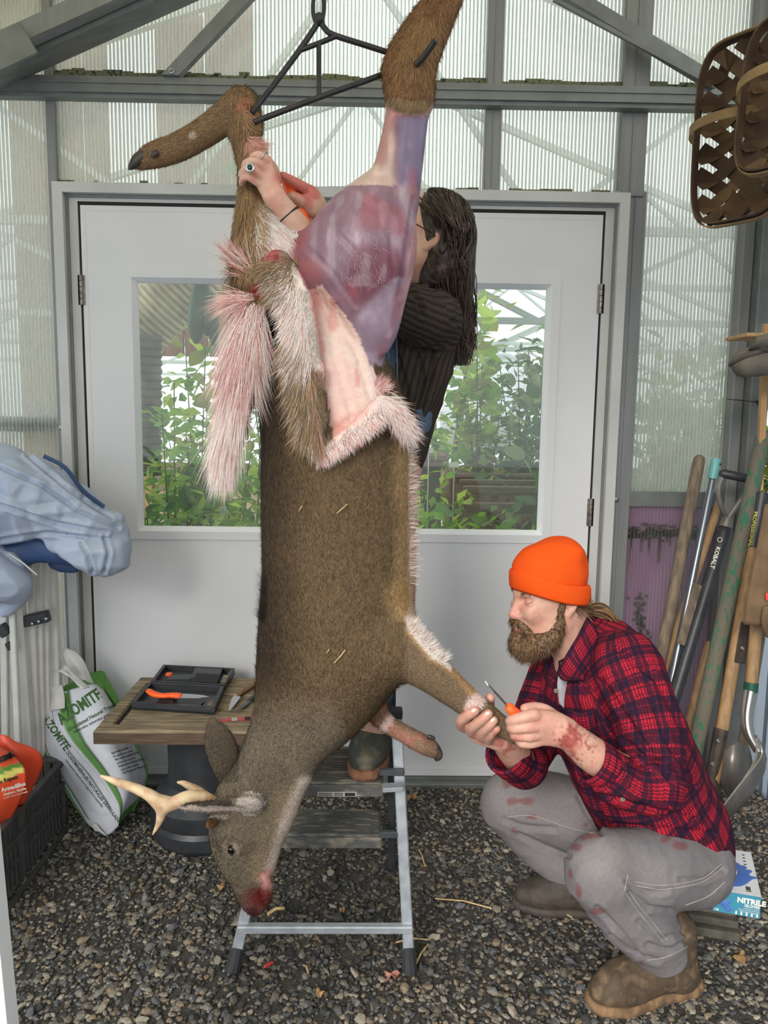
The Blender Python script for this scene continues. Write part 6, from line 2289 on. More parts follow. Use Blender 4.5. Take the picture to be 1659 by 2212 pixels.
# ---- her knife
kn2 = thing('knife', 'knife with broad orange handle in the hand of the woman', 'knife', P(640, 440, 1.65))
H = Field().chain([hp(617, 396, 9, 1.655), hp(632, 425, 13, 1.655), hp(650, 460, 14, 1.655), hp(664, 488, 12, 1.66)], .004, ((.8, .5, .2), .8), 4)
v, f = H.mesh(.003)
link('handle', np_mesh('handle', v, f), M['orange'], kn2)
a, b_ = P(617, 396, 1.655), P(596, 352, 1.65)
MB().prism([a + Vector((-.008, 0, 0)), a + Vector((.008, 0, 0)), b_ + Vector((.004, 0, -.02)), b_], (0, .002, 0)).build('blade', M['blade'], kn2)
# ================================================================== the greenhouse beyond the doors
M['soil'] = mat('mulch_soil', srgb(112, 94, 74), .95, c2=srgb(66, 54, 44), scale=18, c3=srgb(148, 124, 96), bump=.6)
gf = MB().box(-9, 9, 2.86, 22, -.06, -.002).build('ground', M['soil'], None)
tag(gf, 'brown soil floor of the planted greenhouse beyond the doors', kind='structure')
M['gtruss'] = mat('green_grey_truss', srgb(150, 160, 156), .5, .3)
M['leaf_mats'] = None
LC = {'bright': (124, 170, 62), 'mid': (96, 142, 62), 'dark': (62, 100, 58), 'lime': (172, 200, 96), 'grey': (120, 142, 112), 'olive': (136, 146, 76)}
LM = {}


def leaf_mat(nm, col):
    m, N, L, b = new_mat('leaf_' + nm)
    b.inputs['Base Color'].default_value = (*srgb(*col), 1)
    b.inputs['Roughness'].default_value = .38
    tl = N.new('ShaderNodeBsdfTranslucent')
    c2 = srgb(min(255, col[0] * 1.25), min(255, col[1] * 1.2), col[2] * .9)
    tl.inputs[0].default_value = (*c2, 1)
    mx = N.new('ShaderNodeMixShader')
    mx.inputs[0].default_value = .42
    out = N['Material Output']
    L.new(b.outputs[0], mx.inputs[1])
    L.new(tl.outputs[0], mx.inputs[2])
    L.new(mx.outputs[0], out.inputs[0])
    return m


def leaf_mesh(kind, cm):
    n = 7
    vs, fs = [], []
    for i in range(n + 1):
        t_ = i / n
        if kind == 'oval':
            w = .30 * math.sin(math.pi * t_ ** .85) ** .8
        elif kind == 'lance':
            w = .15 * math.sin(math.pi * t_ ** .7)
        elif kind == 'heart':
            w = .46 * math.sin(math.pi * min(1, t_ * .92 + .08)) ** .6 * (1 - .25 * t_)
        else:
            w = .30 * math.sin(math.pi * t_ ** .85) ** .8
        dz = -.18 * t_ * t_
        vs += [(-w, t_, dz + .05 * w), (0, t_, dz - .05), (w, t_, dz + .05 * w)]
        if i:
            k = 3 * (i - 1)
            fs += [(k, k + 1, k + 4, k + 3), (k + 1, k + 2, k + 5, k + 4)]
    me = bpy.data.meshes.new('leaf')
    me.from_pydata(vs, [], fs)
    me.polygons.foreach_set('use_smooth', np.ones(len(me.polygons), bool))
    me.materials.append(cm)
    me.update()
    return me


for k_, c_ in LC.items():
    LM[k_] = leaf_mat(k_, c_)
LMESH = {(kd, k_): leaf_mesh(kd, LM[k_]) for kd in ('oval', 'lance', 'heart') for k_ in LC}
M['stem'] = mat('green_brown_stem', srgb(92, 86, 52), .8, c2=srgb(70, 58, 40), scale=30)
M['bark'] = mat('pale_bark', srgb(150, 130, 100), .9, c2=srgb(104, 86, 66), scale=20, stretch=(1, 1, .3), bump=.5)


def plant(name, label, base, h, n_st, n_lf, size, kinds, cols, spread=.25, group=None, stem_r=.006, lean=(0, 0), cat='plant', lo=.15, tilt=.5):
    """leafy plant: stems as one part each, every leaf an object of its own"""
    r_ = np.random.default_rng(abs(hash((round(base[0], 3), round(base[1], 3), round(h, 3)))) % (2 ** 31))
    root = thing(name, label, cat, base, group)
    tips = []
    for i in range(n_st):
        a = r_.uniform(0, 6.28)
        sp_ = spread * math.sqrt(r_.random())
        hh = h * r_.uniform(.65, 1.0)
        pts = [Vector(base), Vector(base) + Vector((math.cos(a) * sp_ * .35 + lean[0] * .4, math.sin(a) * sp_ * .35 + lean[1] * .4, hh * .5)), Vector(base) + Vector((math.cos(a) * sp_ + lean[0], math.sin(a) * sp_ + lean[1], hh))]
        cv = [Vector(v) for v in spline([tuple(p) for p in pts], 6)]
        MB().tube(cv, [stem_r * (1 - .6 * j / (len(cv) - 1)) for j in range(len(cv))], 6).build('stem', M['stem'] if stem_r < .02 else M['bark'], root, True)
        tips.append(cv)
    ne = n_lf * 3
    VL, FL = [], []
    lb = np.array([(-.26, .45, .02), (0, 0, 0), (.26, .45, .02), (0, 1, -.15)])
    for i in range(ne):
        cv = tips[i % n_st]
        f = (lo + (1 - lo) * r_.random() ** .8) * (len(cv) - 1)
        j = min(int(f), len(cv) - 2)
        p = np.array(cv[j].lerp(cv[j + 1], f - j)) + r_.normal(0, size * .75, 3)
        e3 = Matrix.Rotation(r_.uniform(0, 6.28), 3, 'Z') @ Matrix.Rotation(r_.normal(tilt * .4, .6), 3, 'X') @ Matrix.Rotation(r_.normal(0, .6), 3, 'Y')
        p[1] = max(p[1], 2.86 + size)
        VL.append((lb * size * r_.uniform(.5, 1.0)) @ np.array(e3).T + p)
        FL.append(np.array((1, 2, 3, 0)) + 4 * i)
    fme = np_mesh('foliage', np.vstack(VL), np.array(FL), None, False, r_.integers(0, len(cols), ne))
    tag(link('foliage', fme, [LM[q] for q in cols], root), 'small crowded leaves', kind='stuff')
    for i in range(n_lf):
        cv = tips[i % n_st]
        t_ = lo + (1 - lo) * r_.random() ** .8
        f = t_ * (len(cv) - 1)
        j = min(int(f), len(cv) - 2)
        p = cv[j].lerp(cv[j + 1], f - j)
        a = r_.uniform(0, 6.28)
        s = size * r_.uniform(.6, 1.25)
        me = LMESH[(kinds[i % len(kinds)], cols[r_.integers(0, len(cols))])]
        o = bpy.data.objects.new('leaf', me)
        COL.objects.link(o)
        attach(o, root)
        off = size * r_.uniform(0, 1.1)
        o.location = p + Vector((math.cos(a + 1.57) * off * .6, math.sin(a + 1.57) * off * .6, off * .15))
        o.location.y = max(o.location.y, 2.86 + s)
        o.scale = (s, s, s)
        o.rotation_euler = (r_.normal(tilt * .4, .5), r_.normal(0, .5), a)
    return root


def gp(px, py, Y):
    p = P(px, py, Y)
    return p


def at_ground(px, Y, z=0.0):
    p = P(px, 1000, Y)
    return Vector((p.x, Y, z))


# left pane
plant('leafy_shrub', 'tall thin shrub with bright leaves behind the left pane', at_ground(372, 3.35), 1.62, 5, 110, .085, ['oval', 'lance'], ['bright', 'mid', 'lime'], .16, lo=.35)
plant('leafy_shrub', 'broad leafy shrub in the middle of the left pane', at_ground(470, 3.7), 1.45, 7, 150, .09, ['oval'], ['bright', 'lime', 'mid'], .26, lo=.35)
plant('leafy_shrub', 'low dark-leaved plant in the lower left corner of the left pane', at_ground(330, 3.2), 1.08, 6, 80, .10, ['heart', 'oval'], ['dark', 'mid', 'grey'], .2, lo=.55)
plant('leafy_shrub', 'pale-leaved shrub just behind the hanging tail', at_ground(545, 3.4), 1.35, 7, 130, .085, ['oval'], ['lime', 'mid', 'bright'], .2, lo=.45)
plant('leafy_shrub', 'star-leaved ground plant at the foot of the left pane', at_ground(430, 3.05), 1.04, 7, 90, .085, ['lance'], ['mid', 'grey', 'lime'], .18, lo=.75)
plant('leafy_shrub', 'tall dense hedge plant filling the back of the left pane', at_ground(425, 4.35), 1.85, 12, 200, .11, ['oval'], ['bright', 'mid', 'olive', 'lime'], .5, lo=.25)
# hanging pods in the left pane
pods = thing('hanging_gourd', 'cluster of long dark green gourds hanging in the left pane', 'gourd', P(440, 620, 3.3))
M['gourd'] = mat('dark_green_gourd', srgb(58, 92, 62), .5, c2=srgb(44, 74, 50), scale=8)
for (a, b_, c_, d_, r_) in ((428, 618, 424, 735, 17), (444, 612, 448, 720, 13), (462, 640, 462, 745, 11)):
    H = Field().chain([hp(a, b_, r_ * .6, 3.3), hp(a, b_ + 30, r_, 3.3), hp(c_, d_ - 30, r_, 3.3), hp(c_, d_, r_ * .5, 3.3)], .01, None, 4)
    v, f = H.mesh(.008)
    link('gourd', np_mesh('gourd', v, f), M['gourd'], pods)
MB().tube([P(446, 568, 3.52), P(438, 620, 3.3)], .004, 6).build('stalk', M['stem'], pods)
M['cream'] = mat('cream_corrugated', srgb(222, 210, 180), .7, c2=srgb(176, 162, 132), scale=12)
M['blackpipe'] = mat('black_corrugated_pipe', srgb(54, 52, 48), .6, c2=srgb(110, 102, 90), scale=10)


def corrugated(name, label, a, b_, r, n, m):
    a, b_ = Vector(a), Vector(b_)
    o = thing(name, label, 'pipe', tuple(b_))
    L_ = (b_ - a).length
    prof = []
    for i in range(n):
        t0 = L_ * i / n
        st = L_ / n
        prof += [(r * .9, t0), (r, t0 + st * .25), (r, t0 + st * .6), (r * .9, t0 + st * .8)]
    MB().lathe(a, prof, 18, tuple((b_ - a).normalized())).build('ribbed_pipe', m, o, True)
    return o


corrugated('duct', 'cream corrugated duct slanting across the top of the left pane', P(455, 555, 3.6), P(250, 760, 3.6), .145, 22, M['cream'])
corrugated('drain_pipe', 'black corrugated pipe standing at the left edge of the left pane', P(322, 725, 3.5), P(322, 1030, 3.5), .058, 18, M['blackpipe'])
M['tub'] = mat('green_plastic_tub', srgb(112, 142, 116), .5)
tb = thing('tub', 'pale green square plastic tub among the plants in the left pane', 'tub', at_ground(425, 3.55))
p0, p1 = P(388, 1008, 3.5), P(452, 1100, 3.5)
MB().box(p0.x, p1.x, 3.5, 3.66, p1.z, p0.z, .01).build('wall', M['tub'], tb)
MB().box(p0.x - .012, p1.x + .012, 3.488, 3.672, p0.z - .03, p0.z, .006).build('rim', M['tub'], tb)
MB().box(p0.x + .02, p1.x - .02, 3.51, 3.65, 0, p1.z).build('stand', M['blackpipe'], tb)
M['timber'] = mat('brown_timber', srgb(132, 96, 72), .8, c2=srgb(104, 74, 56), scale=12, stretch=(4, 4, .4), bump=.2)
M['wood2'] = mat('tan_timber', srgb(196, 160, 116), .8, c2=srgb(170, 134, 94), scale=10, stretch=(4, 4, .4))  # pale tan timber of posts, stake and shelf board
bw = thing('board_wall', 'brown board wall seen through the upper left ribbed sheets', 'wall', (-1.3, 4.75, 0))
xx = -2.9
i = 0
while xx < -.35:
    MB().box(xx, xx + .135, 4.75, 4.78, .0 if xx < -1.5 else 1.75, 3.7 + .05 * (i % 3), .004).build('board', M['timber'], bw)
    xx += .145 + (.28 if i % 4 == 3 else 0)
    i += 1
for (px, Y, nm) in ((487, 3.95, 'tan wooden post in the middle of the left pane'), (316, 4.2, 'tan wooden post near the left edge of the left pane')):
    b_ = at_ground(px, Y)
    o = MB().box(b_.x - .03, b_.x + .03, Y, Y + .05, 0, 2.3, .004).build('wooden_post', M['wood2'], None)
    tag(o, nm, 'post')
# greenery behind the upper left sheets
plant('climbing_plant', 'climbing vine hanging behind the upper ribbed sheets', at_ground(590, 4.3, .0), 3.0, 5, 90, .11, ['oval'], ['mid', 'bright', 'dark'], .2, lo=.68)
# right pane
plant('potted_shrub', 'bright leafy shrub in the lower left of the right pane', at_ground(935, 3.3, .25), .88, 8, 150, .085, ['oval'], ['lime', 'bright', 'mid'], .26, lo=.4)
plant('potted_shrub', 'low glossy shrub at the bottom middle of the right pane', at_ground(1050, 3.15, .2), .82, 8, 110, .085, ['oval', 'heart'], ['mid', 'bright', 'grey'], .26, lo=.5)
plant('bushy_herb', 'fine-leaved green bush in the middle of the right pane', at_ground(1045, 4.2, .3), 1.25, 12, 240, .06, ['lance', 'oval'], ['mid', 'bright', 'dark'], .3, lo=.25)
plant('climbing_plant', 'vine of yellow green leaves hanging at the top left of the right pane', at_ground(1035, 3.9, .5), 1.75, 3, 70, .10, ['heart'], ['lime', 'olive', 'bright'], .12, lo=.35)
plant('climbing_plant', 'dark leafy climber along the right side of the right pane', at_ground(1135, 4.0, .4), 1.60, 6, 150, .09, ['oval'], ['dark', 'mid', 'grey'], .22, lo=.2)
plant('climbing_plant', 'single branch of large grey green leaves at the right edge of the pane', at_ground(1168, 3.2, .3), 1.62, 2, 26, .10, ['oval'], ['grey', 'dark'], .05, lo=.3)
plant('garden_tree', 'thin pale-barked tree behind the pots in the right pane', at_ground(955, 4.6), 2.0, 3, 60, .11, ['heart'], ['lime', 'mid'], .35, stem_r=.04, cat='tree', lo=.5)
plant('leafy_shrub', 'dense dark shrub far back in the right pane', at_ground(1120, 5.6), 1.45, 9, 200, .11, ['oval'], ['dark', 'mid'], .5, lo=.2)
plant('leafy_shrub', 'large round shrub behind the lower right ribbed sheet', at_ground(1440, 3.45), 1.75, 12, 260, .12, ['oval'], ['mid', 'dark', 'bright', 'olive'], .30, lo=.1)
plant('leafy_shrub', 'second shrub behind the ribbed sheet beside the corner post', at_ground(1600, 4.6), 1.55, 10, 180, .13, ['oval'], ['dark', 'mid', 'olive'], .3, lo=.1)
M['terra'] = mat('dusty_terracotta', srgb(142, 112, 104), .85, c2=srgb(122, 94, 88), scale=14)
M['bedwood'] = mat('grey_bed_timber', srgb(122, 108, 92), .9, c2=srgb(84, 76, 68), scale=8, stretch=(.4, 3, 3), bump=.3)
M['plaque'] = mat('white_plaque', srgb(226, 222, 214), .6)


def planter(label, px0, px1, pyt, pyb, Y, m):
    a, b_ = P(px0, pyt, Y), P(px1, pyb, Y)
    o = thing('planter', label, 'planter', ((a.x + b_.x) / 2, Y, 0))
    MB().box(a.x + .02, b_.x - .02, Y, Y + .3, b_.z, a.z - .03, .01).build('trough', m, o)
    MB().box(a.x, b_.x, Y - .015, Y + .315, a.z - .035, a.z, .008).build('rim', m, o)
    MB().box(a.x + .03, b_.x - .03, Y + .02, Y + .28, a.z - .02, a.z + .004).build('soil', M['soil'], o)
    MB().box(a.x + .03, b_.x - .03, Y + .02, Y + .28, 0, b_.z).build('stand', M['blackpipe'], o)
    return o


planter('long terracotta trough at the left of the right pane', 880, 966, 980, 1012, 3.75, M['terra'])
planter('round brown pot under the bush in the right pane', 1034, 1072, 985, 1018, 3.9, M['terra'])
for i, (px, py, Y) in enumerate(((926, 973, 3.7), (981, 1004, 3.6))):
    p = P(px, py, Y)
    o = thing('plant_tag', ['white plant tag standing in the terracotta trough', 'white plant tag standing in the mulch beside the trough'][i], 'tag', (p.x, p.y, 0))
    MB().box(p.x - .022, p.x + .022, Y, Y + .003, p.z - .013, p.z + .013).build('card', M['plaque'], o)
    MB().box(p.x - .003, p.x + .003, Y + .003, Y + .006, 0, p.z).build('stake', M['plaque'], o)
bed = thing('raised_bed', 'weathered timber raised bed in the lower right of the right pane', 'planter', at_ground(1080, 3.8))
for k, (y0, y1) in enumerate(((1022, 1034), (1036, 1048), (1050, 1070), (1086, 1110))):
    a, b_ = P(985 + 8 * k, y0, 3.7 - .12 * k), P(1166, y1, 3.7 - .12 * k)
    MB().box(a.x, b_.x + .4, 3.7 - .12 * k, 3.74 - .12 * k, b_.z, a.z, .004).build('plank', M['bedwood'], bed)
MB().box(P(985, 1030, 3.74).x, P(1166, 1030, 3.74).x + .4, 3.745, 4.3, 0, P(1000, 1026, 3.74).z).build('fill', M['soil'], bed)
# greenhouse trusses and far bright gable
for i, Y in enumerate((4.4, 6.2, 8.4, 11.0)):
    tr = thing('greenhouse_truss', ['nearest', 'second', 'third', 'farthest'][i] + ' pale metal roof truss of the greenhouse', 'truss', (.6, Y, 2.5))
    zt_ = 2.45
    hw_ = 4.2

    def tb_(a, b_, w=.045):
        MB().bar(a, b_, w, w, (0, 1, 0)).build('chord' if w > .04 else 'web', M['gtruss'], tr)
    tb_((-hw_, Y, zt_), (hw_, Y, zt_))
    tb_((-hw_, Y, zt_), (.3, Y, zt_ + 1.5))
    tb_((hw_, Y, zt_), (.3, Y, zt_ + 1.5))
    n = 8
    for k in range(n):
        x0 = -hw_ + 2 * hw_ * k / n
        x1 = -hw_ + 2 * hw_ * (k + 1) / n
        def top(x):
            return zt_ + 1.5 * (1 - abs(x - .3) / (hw_ + (.3 if x < .3 else -.3)))
        tb_((x0, Y, zt_ if k % 2 else top(x0)), (x1, Y, top(x1) if k % 2 else zt_), .03)
        tb_((x0, Y, zt_ - .5 if k % 2 else zt_), (x1, Y, zt_ if k % 2 else zt_ - .5), .03)
    tb_((-hw_, Y, zt_ - .5), (hw_, Y, zt_ - .5), .035)
    for x_ in (-hw_, 2.2, hw_):
        tb_((x_, Y, 0), (x_, Y, zt_), .06)
M['farhaze'] = poly_mat('far_greenhouse_sheet', (.98, .99, 1.0), (.86, .88, .9), .55)
fg = thing('wall_far', 'pale translucent end sheets of the greenhouse', None, (0, 14, 0), kind='structure')
for k in range(8):
    MB().box(-8 + 2 * k, -6.04 + 2 * k, 14, 14.02, .5, 5).build('sheet', M['farhaze'], fg)
MB().box(-8, 8, 13.95, 14.0, 0, .5).build('kerb_board', M['bedwood'], fg)
M['whitecloth'] = mat('white_row_cover', srgb(214, 218, 224), .8)
o = thing('row_cover', 'pale draped row cover behind the bushes in the right pane', 'cover', at_ground(1060, 6.5))
H = Field()
H.ell(tuple(P(1075, 830, 6.5)), (.28, .25, .32), k=.05)
H.ell(tuple(P(1040, 900, 6.5)), (.35, .3, .35), k=.1)
H.ell((P(1060, 900, 6.5).x, 6.5, .25), (.5, .35, .5), k=.15)
v, f = H.mesh(.03)
v = wrinkle(v, vnormals(v, f), .03, 4, 3)
v[:, 2] = np.maximum(v[:, 2], 0)
link('cloth', np_mesh('cloth', v, f), M['whitecloth'], o)
# ================================================================== table, knives, case
TZ = .46
M['oldwood'] = mat('weathered_table_wood', srgb(152, 136, 110), .8, c2=srgb(100, 88, 72), scale=9, stretch=(1, 9, 9), c3=srgb(130, 114, 90), bump=.3, bscale=20)
M['oldedge'] = mat('weathered_table_edge', srgb(104, 84, 66), .85, c2=srgb(72, 58, 46), scale=9, stretch=(1, 9, 9), bump=.3)
M['blkplastic'] = mat('black_plastic', srgb(38, 40, 44), .45, c2=srgb(52, 54, 58), scale=18, bump=.05)
tn, tf = G(200, 1578, TZ), G(314, 1462, TZ)
tx0, ty0, ty1 = tn.x, tn.y, min(tf.y, D - .04)
tx1 = P(648, 1560, (ty0 + ty1) / 2).x
tab = thing('side_table', 'weathered wooden table with black urn base beside the door', 'table', ((tx0 + tx1) / 2, (ty0 + ty1) / 2, 0))
bw_ = .052
MB().box(tx0, tx1, ty0, ty0 + bw_, TZ - .045, TZ, .006).build('rail', M['oldwood'], tab)
MB().box(tx0, tx1, ty1 - bw_, ty1, TZ - .045, TZ, .006).build('rail', M['oldwood'], tab)
MB().box(tx0, tx0 + .045, ty0 + bw_ + .002, ty1 - bw_ - .002, TZ - .045, TZ, .005).build('end_board', M['oldwood'], tab)
MB().box(tx0 + .002, tx1 - .002, ty0 - .002, ty0 + .004, TZ - .042, TZ - .008).build('apron', M['oldedge'], tab)
MB().box(tx0 + .045, tx0 + .062, ty0 + bw_ + .002, ty1 - bw_, TZ - .03, TZ - .012).build('drip_groove', M['gap'], tab)
nb = 6
iw = (ty1 - ty0 - 2 * bw_) / nb
for k in range(nb):
    MB().box(tx0 + .062, tx1, ty0 + bw_ + iw * k + .002, ty0 + bw_ + iw * (k + 1) - .0015, TZ - .035, TZ - .001 - .001 * (k % 2), .002).build('plank', M['oldwood'], tab)
pc_ = G(455, 1765)
pc_.y = (ty0 + ty1) / 2 + .02
MB().lathe((pc_.x, pc_.y, 0), [(.165, 0), (.178, .02), (.180, .06), (.172, .075), (.178, .09), (.176, .13), (.15, .16), (.122, .19), (.118, .25), (.122, .40), (.135, TZ - .046)], 28).build('urn_base', M['blkplastic'], tab, True, 30)

# knife case: two hinged trays
cs_ = thing('knife_case', 'open black moulded plastic knife case on the wooden table', 'case', tuple(G(390, 1500, TZ)))
zc = TZ + .002


def quad_g(pl, z):
    return [G(px, py, z) for px, py in pl]


def tray(pl, name):
    q = quad_g(pl, zc)
    MB().prism(q, (0, 0, .006)).build(name, M['blkplastic'], cs_)
    rim = []
    n = 4
    c_ = sum(q, Vector()) / 4
    mb = MB()
    for i in range(4):
        a, b_ = q[i], q[(i + 1) % 4]
        ai, bi = a.lerp(c_, .09), b_.lerp(c_, .09)
        mb.prism([a, b_, bi, ai], (0, 0, .024))
    mb.build('tray_rim', M['blkplastic'], cs_)


tray([(285, 1532), (464, 1543), (484, 1497), (322, 1488)], 'tray')
tray([(326, 1486), (485, 1494), (507, 1457), (353, 1449)], 'lid_tray')
M['blk2'] = mat('matt_black_inset', srgb(26, 27, 30), .7)
M['blk3'] = mat('dark_grey_moulding', srgb(60, 62, 66), .5)


def plate(name, pl, z0, h, m, par):
    return MB().prism(quad_g(pl, z0), (0, 0, h)).build(name, m, par)


plate('moulding', [(345, 1527), (430, 1532), (446, 1518), (362, 1513)], zc + .006, .010, M['blk3'], cs_)
plate('clip', [(338, 1524), (376, 1526), (374, 1515), (344, 1514)], zc + .016, .008, M['blk2'], cs_)
plate('clip', [(346, 1513), (384, 1515), (384, 1507), (350, 1506)], zc + .016, .008, M['blk2'], cs_)
plate('moulding', [(436, 1535), (458, 1537), (472, 1512), (452, 1510)], zc + .006, .012, M['blk3'], cs_)
plate('handle_hole', [(443, 1531), (455, 1532), (463, 1515), (453, 1514)], zc + .0185, .001, M['oldwood'], cs_)
plate('moulding', [(357, 1474), (412, 1472), (418, 1462), (375, 1463), (366, 1468)], zc + .006, .010, M['blk3'], cs_)
plate('compartment', [(416, 1471), (468, 1476), (476, 1457), (424, 1454)], zc + .0245, .0005, M['blk2'], cs_)
plate('compartment_rim', [(413, 1473), (472, 1478), (480, 1455), (422, 1452)], zc + .006, .018, M['blk3'], cs_)
plate('moulding', [(352, 1482), (480, 1491), (482, 1486), (356, 1478)], zc + .006, .012, M['blk3'], cs_)
plate('handle_hole', [(476, 1474), (487, 1475), (494, 1459), (484, 1458)], zc + .0245, .0008, M['oldwood'], cs_)
p = G(365, 1459, zc + .012)
MB().lathe(p, [(.012, 0), (.012, .006), (.009, .009), (.0005, .0095)], 16).build('sharpener_button', M['orange'], cs_, True)
# orange knife lying in the case
kn3 = thing('knife', 'boning knife with bright orange handle lying in the black case', 'knife', tuple(G(352, 1500, zc + .03)))
zk = zc + .034
a, b_, t_ = G(322, 1493, zk), G(386, 1503, zk), G(452, 1506, zk)
H = Field().chain([(*a, .011), (*G(334, 1500, zk), .0125), (*G(352, 1503, zk), .0105), (*G(370, 1502, zk), .0115), (*b_, .0125)], .004, ((0, 0, 1), .75), 4)
v, f = H.mesh(.0025)
link('handle', np_mesh('handle', v, f), M['orange'], kn3)
MB().prism([G(386, 1499, zk), G(420, 1501, zk), G(440, 1503, zk), t_, G(430, 1509, zk), G(386, 1508, zk)], (0, 0, .002)).build('blade', M['blade'], kn3)
M['kwood'] = mat('knife_handle_wood', srgb(150, 112, 74), .6, c2=srgb(112, 82, 54), scale=20, stretch=(5, 1, 5))
kn4 = thing('knife', 'curved paring knife with brown wooden handle on the table', 'knife', tuple(G(520, 1500, TZ)))
zk = TZ + .008
H = Field().chain([(*G(513, 1502, zk), .0085), (*G(530, 1490, zk), .0105), (*G(548, 1478, zk), .0105), (*G(562, 1468, zk), .010)], .004, ((0, 0, 1), .75), 4)
v, f = H.mesh(.0025)
link('handle', np_mesh('handle', v, f), M['kwood'], kn4)
MB().prism([G(508, 1500, zk), G(520, 1507, zk), G(510, 1520, zk), G(500, 1532, zk), G(494, 1538, zk), G(495, 1526, zk), G(500, 1511, zk)], (0, 0, .002)).build('blade', M['blade'], kn4)
kn5 = thing('folding_knife', 'black folding knife lying open beside the paring knife', 'knife', tuple(G(535, 1520, TZ)))
H = Field().chain([(*G(538, 1513, zk), .008), (*G(548, 1506, zk), .009), (*G(566, 1494, zk), .009)], .004, ((0, 0, 1), .7), 4)
v, f = H.mesh(.0025)
link('handle', np_mesh('handle', v, f), M['blkplastic'], kn5)
M['dkblade'] = mat('dark_coated_blade', srgb(84, 84, 88), .35, .7)
MB().prism([G(540, 1509, zk), G(542, 1517, zk), G(522, 1532, zk), G(511, 1537, zk), G(517, 1528, zk)], (0, 0, .002)).build('blade', M['dkblade'], kn5)
M['redsaw'] = mat('red_saw_blade', srgb(176, 58, 56), .4)
sw = thing('saw_blade', 'red reciprocating saw blade lying near the table edge', 'blade', tuple(G(510, 1555, TZ)))
MB().prism([G(474, 1555, TZ), G(545, 1547, TZ), G(546, 1556, TZ), G(476, 1559, TZ)], (0, 0, .002)).build('blade', M['redsaw'], sw)
plate('printed_band', [(500, 1551), (512, 1550), (513, 1557), (501, 1558)], TZ + .002, .0006, M['blade'], sw)
plate('printed_band', [(528, 1549), (541, 1548), (542, 1555), (529, 1556)], TZ + .002, .0006, M['blk2'], sw)

# ================================================================== mineral bag
def conform(o, bvh, off=.0015):
    me = o.data
    for v in me.vertices:
        d = (v.co - CAM).normalized()
        h = bvh.ray_cast(CAM + d * .5, d)
        if h[0] is not None and (h[0] - v.co).length < .15:
            v.co = h[0] - d * off
    me.update()


def cgrid(rows, n=8, m=6):
    g = np.array([spline(r, m) for r in rows])
    return np.array([spline(g[:, j], n) for j in range(g.shape[1])]).transpose(1, 0, 2)


def panel(name, rows, m, par, colf=None, amp=.006, seed=1, n=8, mm=10, th=.004):
    g = cgrid(rows, n, mm)
    a, b_ = g.shape[:2]
    V0 = g.reshape(-1, 3)
    Q0 = np.array([(i * b_ + j, i * b_ + j + 1, (i + 1) * b_ + j + 1, (i + 1) * b_ + j) for i in range(a - 1) for j in range(b_ - 1)])
    N0 = vnormals(V0, Q0)
    V0 = wrinkle(V0, N0, amp, 9, seed)
    sg = 1.0 if (N0 @ np.array((0, -1, 0))).mean() > 0 else -1.0
    V = np.vstack([V0, V0 - N0 * sg * th])
    nV = len(V0)
    rim = [i * b_ for i in range(a)] + [(a - 1) * b_ + j for j in range(1, b_)] + [i * b_ + b_ - 1 for i in range(a - 2, -1, -1)] + [j for j in range(b_ - 2, 0, -1)]
    ed = np.array([(rim[k], rim[(k + 1) % len(rim)], rim[(k + 1) % len(rim)] + nV, rim[k] + nV) for k in range(len(rim))])
    Q = np.vstack([Q0, Q0[:, ::-1] + nV, ed])
    col = None
    if colf is not None:
        u, w = np.meshgrid(np.linspace(0, 1, a), np.linspace(0, 1, b_), indexing='ij')
        c_ = colf(u.ravel(), w.ravel())
        col = np.vstack([c_, c_])
    o = link(name, np_mesh(name, V, Q, col), m, par)
    return o, BVHTree.FromPolygons([tuple(v) for v in V0], [tuple(int(i) for i in q_) for q_ in Q0])


M['bagprint'] = mat('woven_bag_print', (1, 1, 1), .5, attr='Col', c2=(.94, .94, .95), scale=30, bump=.15, bscale=60)
WHB, GRB, DGB = np.array(srgb(206, 208, 216)), np.array(srgb(84, 136, 56)), np.array(srgb(46, 84, 40))


def side_col(u, w):
    c_ = np.tile(WHB, (len(u), 1))
    for (a, b_, q) in ((0, .05, GRB), (.13, .17, DGB), (.80, .84, DGB)):
        k = (w > a) & (w < b_) & (u > .08) & (u < .80)
        c_[k] = q
    c_[(u < .55) & (u > .30) & (w < .10)] = GRB
    k = (u > .08) & (u < .095) & (w > .13) & (w < .84)
    c_[k] = DGB
    k = (u > .79) & (u < .80) & (w > .13) & (w < .84)
    c_[k] = DGB
    return c_


def front_col(u, w):
    c_ = np.tile(WHB, (len(u), 1))
    c_[(w > .06) & (w < .17) & (u > .0)] = GRB
    c_[(w > .175) & (w < .195)] = DGB
    c_[(w > .93) & (u < .35)] = GRB
    c_[(u > .93)] = GRB
    c_[(u > .90) & (u < .91)] = DGB
    return c_


